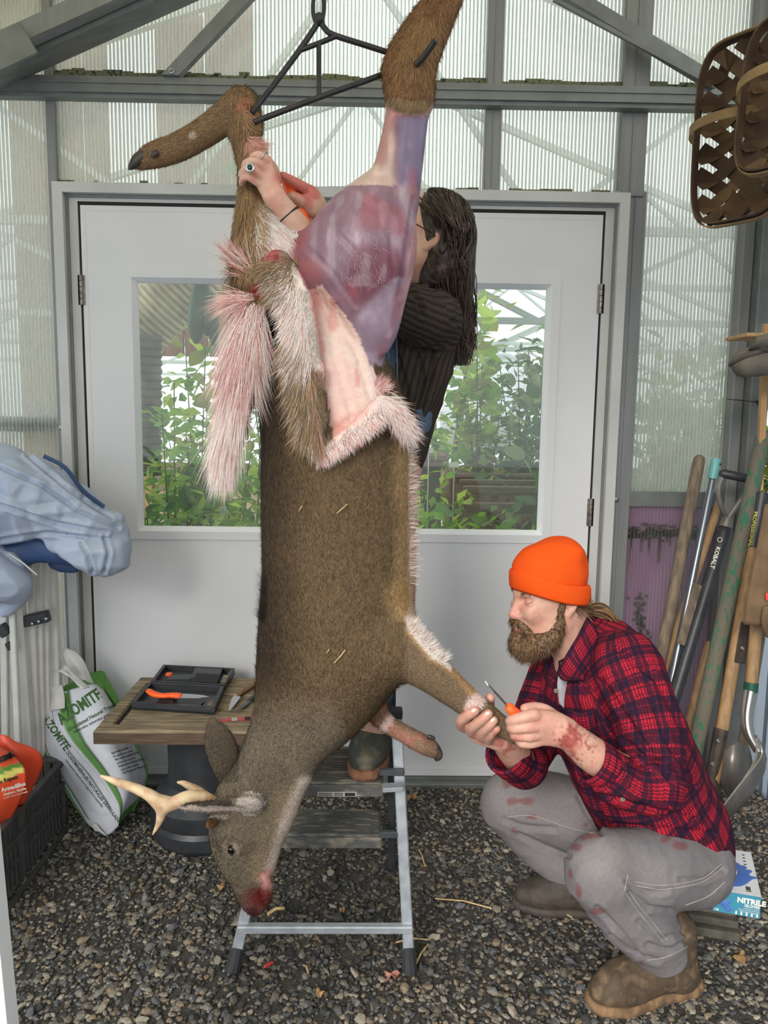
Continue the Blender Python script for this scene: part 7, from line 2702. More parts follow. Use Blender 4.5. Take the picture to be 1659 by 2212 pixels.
bag = thing('mineral_bag', 'torn white and green printed mineral sack leaning behind the table', 'sack', (P(220, 1700, 2.45).x, 2.45, 0))
lA = [(92, 1505, 2.60), (84, 1560, 2.58), (92, 1620, 2.53), (135, 1700, 2.46), (185, 1775, 2.41), (228, 1806, 2.39)]
lM = [(104, 1498, 2.57), (103, 1555, 2.52), (124, 1618, 2.46), (172, 1690, 2.40), (218, 1765, 2.375), (240, 1800, 2.375)]
lB = [(116, 1500, 2.55), (122, 1556, 2.49), (150, 1606, 2.44), (205, 1668, 2.40), (254, 1742, 2.38), (256, 1785, 2.385)]
rowsS = [[pp(*lA[i]), pp(*lM[i]), pp(*lB[i])] for i in range(6)]
sp1, bvS = panel('side_panel', rowsS, M['bagprint'], bag, side_col, .004, 3, 10, 14)
lC = [(196, 1478, 2.56), (215, 1530, 2.50), (230, 1590, 2.45), (262, 1650, 2.42), (280, 1705, 2.42), (262, 1775, 2.40)]
lD = [(226, 1490, 2.62), (262, 1545, 2.58), (288, 1600, 2.55), (308, 1640, 2.54), (318, 1680, 2.54), (285, 1752, 2.46)]
rowsF = [[pp(*lB[i]), pp(*lC[i]), pp(*lD[i])] for i in range(6)]
fp1, bvF = panel('front_panel', rowsF, M['bagprint'], bag, front_col, .005, 4, 10, 14)
rowsB = [[pp(*lD[i]), tuple(Vector(pp(*lC[i])) + Vector((-.02, .14, 0))), pp(*lA[i])] for i in range(6)]
panel('back_panel', rowsB, M['bagprint'], bag, lambda u, w: np.tile(GRB, (len(u), 1)), .003, 5)
M['film'] = mat('torn_white_film', srgb(214, 212, 208), .45, c2=srgb(196, 194, 192), scale=12, bump=.1)
panel('torn_flap', [[pp(112, 1452, 2.56), pp(126, 1448, 2.52), pp(140, 1432, 2.54)], [pp(140, 1450, 2.50), pp(150, 1462, 2.47), pp(165, 1458, 2.49)], [pp(165, 1480, 2.47), pp(178, 1488, 2.45), pp(195, 1484, 2.48)]], M['film'], bag, None, .004, 6, 6, 6, .0015)
panel('torn_flap', [[pp(134, 1412, 2.62), pp(142, 1399, 2.62), pp(160, 1404, 2.62)], [pp(140, 1430, 2.60), pp(160, 1430, 2.58), pp(180, 1425, 2.60)], [pp(160, 1470, 2.58), pp(185, 1470, 2.56), pp(205, 1478, 2.58)]], M['film'], bag, None, .004, 7, 6, 6, .0015)
panel('torn_flap', [[pp(96, 1500, 2.60), pp(112, 1482, 2.57), pp(134, 1478, 2.57)], [pp(90, 1520, 2.58), pp(118, 1508, 2.53), pp(140, 1506, 2.53)], [pp(88, 1545, 2.57), pp(115, 1535, 2.51), pp(140, 1530, 2.50)]], M['film'], bag, None, .003, 8, 6, 6, .0015)
panel('bottom_fold', [[pp(196, 1784, 2.385), pp(206, 1780, 2.375), pp(214, 1790, 2.37)], [pp(205, 1796, 2.38), pp(218, 1798, 2.37), pp(230, 1806, 2.372)]], M['film'], bag, None, .002, 9, 6, 6, .002)
M['grink'] = mat('dark_green_print', srgb(54, 92, 42), .6)
M['blkink'] = mat('black_print_2', srgb(40, 42, 40), .6)


def px_text(body, size_px, px0, py0, ang, Y, m, par, bvh, bold=0, xs=1.0, shear=0):
    a = math.radians(ang)
    x = CR * math.cos(a) - CU * math.sin(a)
    y = CR * math.sin(a) + CU * math.cos(a)
    o = text(body, S(size_px, Y), m, par, P(px0, py0, Y), x, y, bold=bold, xs=xs)
    conform(o, bvh)
    return o


px_text('AZOMITE', 24, 90, 1552, 55, 2.5, M['grink'], sp1, bvS, .001, .85)
px_text('OLIGOMINERALES NATURALES GRANULADO', 9.5, 141, 1626, 53, 2.44, M['blkink'], sp1, bvS, .0002)
px_text('Una solucion natural para la agricultura sostenible', 6.5, 140, 1642, 52, 2.44, M['blkink'], sp1, bvS)
px_text('AZOMITE', 36, 133, 1566, -34, 2.5, M['grink'], fp1, bvF, .0016, .70)
px_text('Granulated Natural Trace', 11, 148, 1580, -29, 2.48, M['grink'], fp1, bvF, .0003)
px_text('minerales naturales gran', 9, 160, 1584, -27, 2.48, M['blkink'], fp1, bvF)
for k, tx in enumerate(('Spreads Easily', 'for application rates', 'Re-mineralizes Soil', 'source of nutrients', 'Improves Root Systems', 'natural and organic', 'All Purpose Nutrient')):
    px_text(tx, 7.0 if k % 2 == 0 else 5.5, 241 + k * 4, 1629 + k * 7.2, -18, 2.5, M['blkink'], fp1, bvF)

# ================================================================== crate and repellent bag
M['crate'] = mat('dusty_black_crate', srgb(56, 56, 58), .7, c2=srgb(78, 74, 70), scale=16, bump=.1)
cb_ = G(137, 1778)
cx1, cy1 = cb_.x, cb_.y
cy0, cx0, chz = cy1 - .62, cx1 - .40, .235
cr_ = thing('crate', 'black slatted plastic crate on the gravel at the left edge', 'crate', ((cx0 + cx1) / 2, (cy0 + cy1) / 2, 0))
for zz, ww in ((0.0, .012), (.075, .010), (.15, .012), (.222, .014)):
    e_ = .010 if zz > .1 else 0
    for (a, b_) in (((cx1, cy0), (cx1, cy1)), ((cx0, cy1), (cx1, cy1)), ((cx0, cy0), (cx0, cy1)), ((cx0, cy0), (cx1, cy0))):
        MB().bar((a[0] + e_ * (a[0] == cx1), a[1], zz + ww / 2), (b_[0] + e_ * (b_[0] == cx1), b_[1], zz + ww / 2), .022, ww, (0, 0, 1), .002).build('rail', M['crate'], cr_)
sl = MB().box(-.0075, .0075, -.004, .004, 0, .222).mesh('slat')
sl.materials.append(M['crate'])


def slat(x, y, rot):
    o = bpy.data.objects.new('slat', sl)
    COL.objects.link(o)
    attach(o, cr_)
    o.location = (x, y, 0)
    o.rotation_euler = (0, 0, rot)


k = cy0 + .02
while k < cy1:
    slat(cx1, k, math.pi / 2)
    slat(cx0, k, math.pi / 2)
    k += .026
k = cx0 + .02
while k < cx1 - .01:
    slat(k, cy1, 0)
    k += .026
for (x, y) in ((cx1, cy1), (cx1, cy0), (cx0, cy1), (cx0, cy0), (cx1, (cy0 + cy1) / 2)):
    MB().box(x - .014, x + .014, y - .014, y + .014, 0, .236, .003).build('corner_post', M['crate'], cr_)
MB().box(cx0, cx1, cy0, cy1, .004, .012).build('base', M['crate'], cr_)
MB().bar((cx1 + .035, cy0 + .05, .008), (cx1 + .03, cy1 - .02, .008), .018, .008).build('foot_rail', M['crate'], cr_)

M['redbag'] = mat('repellent_print', (1, 1, 1), .35, attr='Col', c2=(.94, .92, .92), scale=12)


def red_col(u, w):
    c_ = np.tile(np.array(srgb(232, 84, 50)), (len(u), 1))
    s = u + .18 * (w - .5)
    c_[(s > .30) & (s < .36)] = srgb(96, 150, 60)
    c_[(s > .36) & (s < .44)] = srgb(240, 226, 120)
    return c_


rb = thing('repellent_bag', 'orange red animal repellent bag standing in the black crate', 'bag', (cx0 + .2, 2.15, .02))
rows = [[pp(-90, 1618, 2.1), pp(-20, 1606, 2.08), pp(12, 1618, 2.10)], [pp(-100, 1660, 2.07), pp(-20, 1655, 2.03), pp(48, 1652, 2.08)], [pp(-100, 1720, 2.05), pp(-20, 1715, 2.02), pp(57, 1690, 2.07)], [pp(-100, 1770, 2.05), pp(-30, 1765, 2.03), pp(38, 1742, 2.08)], [pp(-90, 1800, 2.08), pp(-30, 1806, 2.08), pp(6, 1800, 2.10)]]
rp_, bvR = panel('front_panel', rows, M['redbag'], rb, red_col, .003, 14, 10, 12)
rows2 = [[tuple(Vector(q) + Vector((0, .06 + .05 * math.sin(math.pi * i / 4), 0))) for q in r] for i, r in enumerate(rows)]
panel('back_panel', rows2, M['redbag'], rb, lambda u, w: np.tile(np.array(srgb(224, 80, 48)), (len(u), 1)), .003, 15)
M['wprint'] = mat('white_print', srgb(240, 232, 220), .5)
px_text('Also Repels', 12, -15, 1697, -16, 2.05, M['blkink'], rp_, bvR, .0003)
px_text('Armadillos', 12.5, 4, 1711, -16, 2.05, M['wprint'], rp_, bvR, .0005)
px_text('Gophers, Skunks', 7.5, 8, 1719, -16, 2.05, M['wprint'], rp_, bvR, .0002)
px_text('& other burrowing animals', 5, 8, 1726, -16, 2.05, M['wprint'], rp_, bvR)
px_text('Moxx', 22, -14, 1654, -25, 2.05, M['blkink'], rp_, bvR, .002)

# ================================================================== folded canopy
M['canopy'] = mat('blue_grey_canopy_cloth', srgb(172, 182, 200), .45, c2=srgb(160, 171, 192), scale=5, bump=.06, bscale=300, spec=.5)
M['canopyd'] = mat('navy_canopy_lining', srgb(54, 80, 122), .55, c2=srgb(44, 66, 104), scale=6)
M['whitepole'] = mat('white_powder_coat', srgb(214, 212, 206), .4, c2=srgb(200, 198, 192), scale=10)
cp = thing('folded_canopy', 'folded pop-up canopy with white legs and blue grey cloth', 'canopy', (P(60, 1600, 2.5).x, 2.5, 0))
poles = [(-30, 1230, -26, 1720, 12, 2.44), (8, 1230, 14, 1700, 9, 2.46), (24, 1240, 44, 1690, 8, 2.42), (34, 1215, 66, 1680, 15, 2.47), (66, 1215, 82, 1660, 9, 2.50), (84, 1215, 92, 1650, 8, 2.52), (98, 1205, 104, 1640, 7.5, 2.54), (112, 1200, 128, 1620, 11, 2.58), (-8, 1230, -2, 1700, 7, 2.50)]
for (a, b_, c_, d_, r_, Y) in poles:
    p0, p1 = P(a, b_, Y), P(c_, d_, Y)
    dd = (p0 - p1).normalized()
    p1 = p1 - dd * ((p1.z - .004) / dd.z)
    MB().bar(p1, p0 + dd * .05, S(r_ * 1.6, Y), S(r_ * 1.6, Y), (0, 1, 0), .003).build('pole', M['whitepole'], cp)
for (a, b_, c_, d_, Y, t_) in ((0, 1350, 16, 1372, 2.43, 9), (52, 1342, 106, 1330, 2.47, 11), (22, 1385, 30, 1400, 2.45, 9)):
    p0, p1 = P(a, b_, Y), P(c_, d_ if abs(d_ - b_) < 30 else b_, Y)
    MB().bar(p0, p1, .03, S(t_ * 2.2, Y), (0, 0, 1), .003).build('clip', M['blkplastic'], cp)
for (px, py) in ((70, 1348), (84, 1343), (100, 1337)):
    p = P(px, py, 2.448)
    MB().lathe(p, [(.005, 0), (.005, -.003), (.003, -.004)], 10, (0, 1, 0)).build('bolt', M['bolt'], cp, True)
Cn = Field()
Cn.chain([hp(-160, 1060, 120, 2.42), hp(-40, 1065, 112, 2.40), hp(60, 1075, 92, 2.38), hp(140, 1105, 72, 2.38), hp(205, 1138, 46, 2.39), hp(245, 1150, 26, 2.40)], .03, ((0, 1, 0), .8), 4)
Cn.chain([hp(120, 1165, 36, 2.36), hp(180, 1190, 40, 2.36), hp(230, 1200, 38, 2.37), hp(252, 1185, 22, 2.38)], .015, ((0, 1, 0), .8), 4)
Cn.chain([hp(225, 1110, 20, 2.40), hp(252, 1118, 14, 2.40)], .01, None, 3)
cV, cQ = Cn.mesh(.006)
cN = vnormals(cV, cQ)
# crisp creases: cellular ridges pulled into folds
rr_ = np.random.default_rng(5)
sp_ = np.stack([rr_.uniform(-1.6, -.75, 60), rr_.uniform(2.2, 2.6, 60), rr_.uniform(1.05, 1.75, 60)], 1)
wgt = np.array([1.0, .6, 1.25])
dd = np.sort(np.linalg.norm((cV[:, None, :] - sp_[None]) * wgt, axis=2), axis=1)
cV = cV + cN * (np.clip((dd[:, 1] - dd[:, 0]) / .09, 0, 1) * .03 - .016)[:, None]
cV = wrinkle(cV, cN, .014, 7, 33, (1, 1, 1.6))
cV = folds(cV, cN, [[(0, 1010), (90, 1050), (170, 1105), (255, 1140)], [(0, 1090), (120, 1130), (230, 1150)], [(60, 985), (150, 1060), (240, 1120)], [(0, 1165), (100, 1150), (180, 1160)], [(175, 1175), (190, 1200), (200, 1235)], [(225, 1160), (235, 1195), (225, 1235)]], 5, .012)
link('cloth', np_mesh('cloth', cV, cQ), M['canopy'], cp)
Cn = Field()
Cn.chain([hp(60, 1185, 30, 2.42), hp(120, 1190, 30, 2.40), hp(150, 1200, 24, 2.40)], .01, ((0, 1, 0), .7), 4)
Cn.chain([hp(-40, 1180, 40, 2.42), hp(10, 1200, 36, 2.41), hp(60, 1195, 26, 2.41)], .01, ((0, 1, 0), .7), 4)
Cn.chain([hp(122, 1215, 18, 2.44), hp(150, 1225, 16, 2.44), hp(170, 1215, 8, 2.44)], .01, ((0, 1, 0), .5), 4)
v, f = Cn.mesh(.006)
v = wrinkle(v, vnormals(v, f), .010, 12, 44)
link('lining', np_mesh('lining', v, f), M['canopyd'], cp)
Cn = Field()
Cn.chain([hp(-70, 1200, 60, 2.40), hp(-20, 1230, 62, 2.38), hp(20, 1255, 48, 2.38), hp(40, 1290, 26, 2.39), hp(10, 1322, 16, 2.40)], .015, ((0, 1, 0), .7), 4)
v, f = Cn.mesh(.006)
nv = vnormals(v, f)
dd = np.sort(np.linalg.norm((v[:, None, :] - (sp_ * np.array([1, 1, .6]) + np.array([0, 0, .25]))[None]), axis=2), axis=1)
v = v + nv * (np.clip((dd[:, 1] - dd[:, 0]) / .07, 0, 1) * .03 - .016)[:, None]
v = wrinkle(v, nv, .012, 9, 36, (1, 1, .6))
link('cloth', np_mesh('cloth', v, f), M['canopy'], cp)
MB().tube([Vector(q) for q in spline([pp(95, 985, 2.33), pp(140, 1010, 2.34), pp(180, 1060, 2.35), pp(225, 1095, 2.37)], 6)], .007, 6).build('binding', M['canopyd'], cp, True)
MB().tube([Vector(q) for q in spline([pp(20, 1196, 2.36), pp(48, 1215, 2.355), pp(80, 1242, 2.36)], 6)], .003, 6).build('binding', M['whitepole'], cp, True)
# ================================================================== tools leaning in the right corner
M['handle'] = mat('grey_weathered_handle', srgb(128, 112, 94), .8, c2=srgb(92, 80, 68), scale=10, stretch=(6, 6, .5), bump=.3)
M['ash'] = mat('ash_handle', srgb(166, 132, 92), .6, c2=srgb(134, 104, 70), scale=10, stretch=(6, 6, .4), bump=.15)
M['teal'] = mat('teal_plastic', srgb(112, 176, 176), .45)
M['pole'] = mat('steel_pole', srgb(140, 146, 156), .35, .8)
M['greenold'] = mat('flaked_green_paint', srgb(104, 96, 84), .85, c2=srgb(52, 104, 80), scale=26, stretch=(3, 3, .8), lo=.52, hi=.6, bump=.4)
M['darkiron'] = mat('rusty_iron', srgb(58, 52, 48), .7, .4, c2=srgb(84, 70, 60), scale=22, bump=.3)
M['shovelst'] = mat('worn_shovel_steel', srgb(150, 144, 136), .42, .55, c2=srgb(112, 106, 100), scale=10, bump=.15)
M['bright'] = mat('bright_steel', srgb(186, 182, 176), .22, .9)
M['grn'] = mat('green_collar', srgb(20, 74, 58), .5)


def shaft(par, name, pl, r, m, n=12, extra=0.0):
    q = [P(px, py, Y) for px, py, Y in pl]
    if extra:
        d = (q[-1] - q[-2]).normalized()
        q.append(q[-1] + d * extra)
    rs = r if isinstance(r, list) else [r] * len(pl)
    rs = [S(v, pl[min(i, len(pl) - 1)][2]) for i, v in enumerate(rs)]
    while len(rs) < len(q):
        rs.append(rs[-1])
    MB().tube(q, rs, n).build(name, m, par, True, 50)


def to_floor(pl):
    """extend a pixel line along its slope to the floor"""
    (x0, y0, Y0), (x1, y1, Y1) = pl[-2], pl[-1]
    a, b_ = P(x0, y0, Y0), P(x1, y1, Y1)
    d = (b_ - a)
    t_ = (.004 - b_.z) / d.z
    return b_ + d * t_


def tool(name, label, top, bot, r, m, cat='tool', topr=None):
    e = to_floor([top, bot])
    o = thing(name, label, cat, (e.x, e.y, 0))
    a = P(*top)
    rr = S(r, top[2])
    d = (e - a).normalized()
    MB().tube([a, a + d * rr * .4, a + d * rr * 1.2, a.lerp(e, .5), e], [rr * .5, rr * .85, rr, rr, rr * .95], 12).build('shaft', m, o, True, 60)
    return o, a, e, d


tool('wooden_pole', 'thick grey wooden handle with rounded top leaning leftmost in the corner', (1512, 984, 2.66), (1432, 1400, 2.52), 12.5, M['handle'])
o, a, e, d = tool('broom_pole', 'thin steel pole with turquoise plastic end', (1540, 1030, 2.66), (1455, 1450, 2.50), 7.5, M['pole'])
p0, p1 = P(1547, 990, 2.665), P(1539, 1034, 2.66)
MB().tube([p0, p0.lerp(p1, .1), p1], [.014, .0175, .0175], 14).build('end_cap', M['teal'], o, True, 50)
MB().lathe(p0.lerp(p1, .28) + Vector((.011, -.0145, 0)), [(.004, 0), (.004, -.001), (.001, -.0012)], 8, (0, 1, 0)).build('hang_hole', M['gap'], o)
tool('wooden_pole', 'slim ash handle standing behind the steel pole', (1556, 1080, 2.70), (1430, 1460, 2.56), 8.5, M['ash'])
tool('wooden_pole', 'short ash handle low in the corner behind the shovels', (1532, 1385, 2.70), (1478, 1600, 2.62), 9, M['ash'])
# D-handle shovel
o, a, e, d = tool('garden_shovel', 'black fibreglass shovel with steel D-grip lettered KOBALT', (1568, 1136, 2.60), (1455, 1510, 2.44), 13.5, M['blkplastic'], 'shovel')
sk = P(1566, 1140, 2.60)
top = [P(1558, 1024, 2.60), P(1620, 1038, 2.58)]
MB().tube([sk - d * .0, sk - d * .035], [.022, .019], 12).build('socket', M['shovelst'], o, True)
b0 = sk - d * .03
MB().tube([Vector(v) for v in spline([tuple(b0), pp(1556, 1090, 2.60), pp(1552, 1055, 2.60), pp(1562, 1024, 2.60)], 5)], .0085, 8).build('yoke', M['shovelst'], o, True)
MB().tube([Vector(v) for v in spline([tuple(b0), pp(1590, 1095, 2.60), pp(1607, 1070, 2.59), pp(1615, 1036, 2.58)], 5)], .0085, 8).build('yoke', M['shovelst'], o, True)
MB().tube([P(1556, 1022, 2.60), P(1562, 1023, 2.60), P(1612, 1033, 2.58), P(1618, 1035, 2.58)], [.011, .0155, .0155, .011], 12).build('grip', M['blkplastic'], o, True)
MB().bar(P(1508, 1262, 2.52), P(1470, 1392, 2.46), .030, .004, (0, 1, 0), .001).build('worn_patch', M['handle'], o)
fw = (P(1560, 1165, 2.55) - P(1540, 1240, 2.55)).normalized()
p = P(1551, 1164, 2.555)
yd = fw.cross(CF).normalized()
q0 = P(1548, 1180, 2.60 - .16 * 44 / 374 - .026)
text('KOBALT', S(13, 2.55), M['wprint'], o, q0, d, d.cross(CF) if d.cross(CF).dot(CR) > 0 else CF.cross(d), bold=.0004)
pc = P(1555, 1166, 2.55)
MB().tube([pc + CR * (.008 * math.cos(t_)) + CU * (.008 * math.sin(t_)) for t_ in np.linspace(0, 6.283, 17)], .001, 5, False).build('emblem', M['wprint'], o)
tool('painted_pole', 'long pole with flaking green paint', (1652, 930, 2.52), (1515, 1560, 2.30), 15.5, M['greenold'], 'pole')
# mattock-like spade with dark iron strap
o, a, e, d = tool('spade', 'wooden spade shaft with black printed sleeve and dark iron straps', (1642, 1090, 2.46), (1560, 1570, 2.28), 13, M['ash'], 'spade')
MB().tube([P(1646, 1065, 2.455), P(1626, 1182, 2.42)], S(14.5, 2.44), 12).build('black_sleeve', M['blkplastic'], o, True)
fw = (P(1644, 1080, 2.42) - P(1628, 1175, 2.42)).normalized()
M['yprint'] = mat('yellow_print', srgb(206, 196, 90), .5)
xs_ = fw.cross(CF).normalized()
text('PROFESSIONAL', S(11, 2.42), M['yprint'], o, P(1629, 1105, 2.405), -fw, CR, bold=.0003)
MB().bar(P(1612, 1345, 2.325), P(1598, 1432, 2.305), .034, .006, (0, 1, 0), .002).build('strap', M['darkiron'], o)
MB().tube([P(1558, 1575, 2.27), P(1548, 1625, 2.25), P(1536, 1680, 2.24), P(1552, 1740, 2.20)], [.022, .021, .020, .014], 10).build('iron_socket', M['darkiron'], o, True)
for (px, py) in ((1603, 1400), (1551, 1600), (1539, 1650)):
    p = P(px, py, 2.295 if py < 1500 else 2.225)
    MB().lathe(p, [(.006, .002), (.006, -.003), (.004, -.004), (.002, -.003)], 10, (0, 1, 0)).build('rivet', M['shovelst'], o, True)
# bright shovel at the right
o = thing('scoop_shovel', 'shiny round scoop shovel with wooden handle and green collar', 'shovel', (P(1600, 1700, 2.2).x, 2.2, 0))
shaft(o, 'handle', [(1650, 1180, 2.34), (1634, 1350, 2.28), (1622, 1482, 2.24)], 13, M['ash'])
shaft(o, 'collar', [(1623, 1474, 2.24), (1621, 1494, 2.236)], 15, M['grn'])
MB().tube([Vector(v) for v in spline([pp(1621, 1492, 2.236), pp(1613, 1545, 2.22), pp(1618, 1585, 2.20), pp(1638, 1622, 2.18)], 5)], [S(v, 2.2) for v in np.linspace(15, 10, 16)], 12).build('socket', M['bright'], o, True)
# scoop: curved blade
sheet('blade', [[pp(1634, 1588, 2.19), pp(1648, 1612, 2.20), pp(1656, 1640, 2.22)], [pp(1630, 1640, 2.15), pp(1652, 1660, 2.20), pp(1640, 1690, 2.24)], [pp(1600, 1690, 2.12), pp(1620, 1710, 2.16), pp(1600, 1745, 2.20)], [pp(1560, 1742, 2.10), pp(1572, 1762, 2.13), pp(1556, 1778, 2.16)]], M['shovelst'], o, .003)
MB().tube([Vector(v) for v in spline([pp(1634, 1588, 2.185), pp(1646, 1625, 2.17), pp(1630, 1655, 2.145), pp(1598, 1695, 2.115), pp(1560, 1744, 2.095)], 6)], .003, 6).build('rolled_edge', M['bright'], o, True)
# round-point blade behind
o = thing('digging_shovel', 'grey round-point shovel blade standing behind the scoop shovel', 'shovel', (P(1590, 1660, 2.35).x, 2.35, 0))
sheet('blade', [[pp(1552, 1622, 2.36), pp(1585, 1604, 2.34), pp(1612, 1596, 2.36)], [pp(1548, 1655, 2.35), pp(1586, 1645, 2.31), pp(1624, 1640, 2.35)], [pp(1556, 1692, 2.34), pp(1590, 1694, 2.31), pp(1622, 1680, 2.34)], [pp(1574, 1722, 2.33), pp(1586, 1724, 2.32), pp(1600, 1716, 2.33)]], M['shovelst'], o, .003)
shaft(o, 'shaft', [(1660, 1250, 2.40), (1636, 1420, 2.38), (1604, 1606, 2.36)], 10, M['handle'])
# leather sheath hanging against the tools
M['canvas'] = mat('tan_leather', srgb(122, 98, 72), .8, c2=srgb(94, 74, 54), scale=12, bump=.25)
o = thing('tool_pouch', 'tan leather tool pouch hanging in front of the tool handles', 'pouch', (P(1640, 1330, 2.2).x, 2.2, P(1640, 1340, 2.2).z))
sheet('front', [[pp(1652, 1090, 2.20), pp(1675, 1085, 2.19), pp(1720, 1080, 2.2)], [pp(1632, 1200, 2.19), pp(1665, 1195, 2.17), pp(1720, 1190, 2.19)], [pp(1614, 1290, 2.19), pp(1655, 1290, 2.16), pp(1720, 1285, 2.18)], [pp(1606, 1348, 2.20), pp(1650, 1350, 2.17), pp(1720, 1345, 2.19)]], M['canvas'], o, .012)
sheet('lower_flap', [[pp(1648, 1310, 2.15), pp(1680, 1306, 2.14), pp(1720, 1300, 2.15)], [pp(1644, 1345, 2.15), pp(1680, 1350, 2.14), pp(1720, 1350, 2.15)], [pp(1655, 1375, 2.16), pp(1690, 1385, 2.15), pp(1725, 1390, 2.16)]], M['canvas'], o, .008)
M['redtab'] = mat('red_tab', srgb(232, 72, 60), .5)
plq = [P(1654, 1282, 2.145), P(1675, 1278, 2.14), P(1675, 1296, 2.14), P(1655, 1297, 2.145)]
MB().prism(plq, (0, .004, 0)).build('red_tab', M['redtab'], o)
# shelf stake and clogs
o = MB().bar(P(1655, 700, 2.5), P(1640, 1060, 2.5), .02, .02, (0, 1, 0), .002).build('wooden_stake', M['wood2'], None)
tag(o, 'thin orange brown wooden stake beside the corner post', 'stake')
sh_ = thing('shelf', 'narrow board shelf carrying the pair of clogs', 'shelf', P(1660, 730, 2.45))
a = P(1598, 722, 2.45)
MB().box(a.x, a.x + .4, 2.40, 2.55, a.z - .012, a.z, .002).build('board', M['wood2'], sh_)
MB().box(a.x + .3, a.x + .36, 2.45, 2.5, a.z - .18, a.z - .012, .002).build('bracket', M['steel'], sh_)
M['clog'] = mat('dusty_grey_clog', srgb(112, 106, 94), .8, c2=srgb(92, 86, 76), scale=20, bump=.1)
M['clogs'] = mat('clog_sole', srgb(96, 90, 80), .85, c2=srgb(78, 74, 66), scale=30)


def clog(label, pl, Y, sole_pl):
    o = thing('clog', label, 'shoe', P(pl[0][0], pl[0][1], Y))
    H = Field().chain([hp(px, py, r, Y) for px, py, r in pl], .01, ((0, 1, 0), .9), 4)
    v, f = H.mesh(.004)
    link('upper', np_mesh('upper', v, f), M['clog'], o)
    H = Field().chain([hp(px, py, r, Y) for px, py, r in sole_pl], .01, ((-.35, .3, .9), .3), 4)
    v, f = H.mesh(.004)
    link('sole', np_mesh('sole', v, f), M['clogs'], o)
    return o


clog('grey clog hanging toe down with its sole towards the left', [(1612, 784, 30), (1650, 776, 34), (1690, 765, 34)], 2.34, [(1604, 776, 30), (1645, 764, 36), (1700, 748, 36)])
clog('grey clog resting heel forward on top of the other clog', [(1648, 742, 18), (1685, 738, 24), (1720, 734, 24)], 2.30, [(1640, 745, 22), (1680, 748, 26), (1720, 748, 26)])
zt_ = thing('zip_tie', 'black zip tie around the corner post', 'zip tie', P(1605, 866, 2.66))
MB().bar(P(1571, 862, 2.675), P(1640, 869, 2.675), .003, .006, (0, 1, 0)).build('strap', M['blk'], zt_)
MB().bar(P(1634, 866, 2.672), P(1642, 876, 2.672), .006, .012, (0, 1, 0)).build('lock_head', M['blk'], zt_)

# ================================================================== hanging splint baskets
M['splint'] = mat('dark_splint', srgb(96, 72, 50), .75, c2=srgb(72, 52, 38), scale=14, bump=.15)
M['splint3'] = mat('mid_splint', srgb(120, 94, 64), .75, c2=srgb(96, 74, 50), scale=14)
M['splint2'] = mat('pale_splint', srgb(160, 132, 90), .7, c2=srgb(138, 110, 74), scale=14, bump=.15)


def basket(label, cx_, cy_, Y, hw, hh, dep, rot, tilt):
    """rectangular woven trug hung by its side: an open woven tray with rim and hoop handle"""
    o = thing('splint_basket', label, 'basket', P(cx_, cy_ - hh, Y))
    c0 = P(cx_, cy_, Y)
    n = Vector((-math.cos(rot), -math.sin(rot), tilt)).normalized()      # opening faces this way
    u = Vector((0, 0, 1))
    u = (u - n * u.dot(n)).normalized()
    s = u.cross(n).normalized()
    a, b_ = S(hw, Y), S(hh, Y)

    def shape(t_, k=1.0, d=0.0):
        ct, st = math.cos(t_), math.sin(t_)
        e = .45
        x = a * k * math.copysign(abs(ct) ** e, ct)
        y = b_ * k * math.copysign(abs(st) ** e, st)
        return c0 + s * x + u * y - n * d

    def strip(pts, wd, nrm, name, m, th=.0022):
        vs = []
        K = len(pts)
        for i, p in enumerate(pts):
            t_ = (pts[min(i + 1, K - 1)] - pts[max(i - 1, 0)]).normalized()
            w = t_.cross(nrm(p)).normalized() * wd / 2
            q = nrm(p) * th / 2
            vs += [p - w - q, p + w - q, p + w + q, p - w + q]
        fs = [(0, 1, 2, 3), tuple(4 * (K - 1) + j for j in (3, 2, 1, 0))]
        for i in range(K - 1):
            for j in range(4):
                fs.append((4 * i + j, 4 * i + (j + 1) % 4, 4 * i + 4 + (j + 1) % 4, 4 * i + 4 + j))
        MB().add(vs, fs).build(name, m, o, True, 40)
    # woven walls: diagonal splints over and under across the bowl
    def bowl(x, y):
        return c0 + s * x + u * y - n * (dep * (1 - max(abs(x) / a, abs(y) / b_) ** 5))
    g_ = .053
    nk_ = int((a + b_) / 1.414 / g_) + 1
    for dirn in (1, -1):
        for k in range(-nk_, nk_ + 1):
            pts = []
            for i in range(61):
                t_ = (a + b_) * .75 * (-1 + 2 * i / 60)
                x, y = (t_ - k * g_) / 1.414, dirn * (t_ + k * g_) / 1.414
                if abs(x) <= a * .99 and abs(y) <= b_ * .99 and (abs(x) / a) ** 6 + (abs(y) / b_) ** 6 < 1.05:
                    pts.append(bowl(x, y) + n * (.003 * math.cos(math.pi * t_ / g_ + (0 if dirn > 0 else math.pi) + math.pi * k)))
            if len(pts) > 4:
                strip(pts[::2], .041, lambda p: n, 'splint', M['splint'] if (k + dirn) % 3 else M['splint3'])
    rim = [shape(t_, 1.02) for t_ in np.linspace(0, 2 * math.pi, 41)]
    strip(rim, .034, lambda p: ((p - c0) - n * (p - c0).dot(n)).normalized(), 'rim', M['splint'], .006)
    rim = [shape(t_, 1.06, .004) for t_ in np.linspace(0, 2 * math.pi, 41)]
    strip(rim, .022, lambda p: ((p - c0) - n * (p - c0).dot(n)).normalized(), 'rim_band', M['splint2'], .004)
    hp_ = [c0 + s * (a * 1.03 * math.cos(t_)) + n * (a * 1.05 * math.sin(t_)) for t_ in np.linspace(0, math.pi, 15)]
    strip(hp_, .026, lambda p: (p - c0).normalized(), 'handle', M['splint2'], .004)
    return o


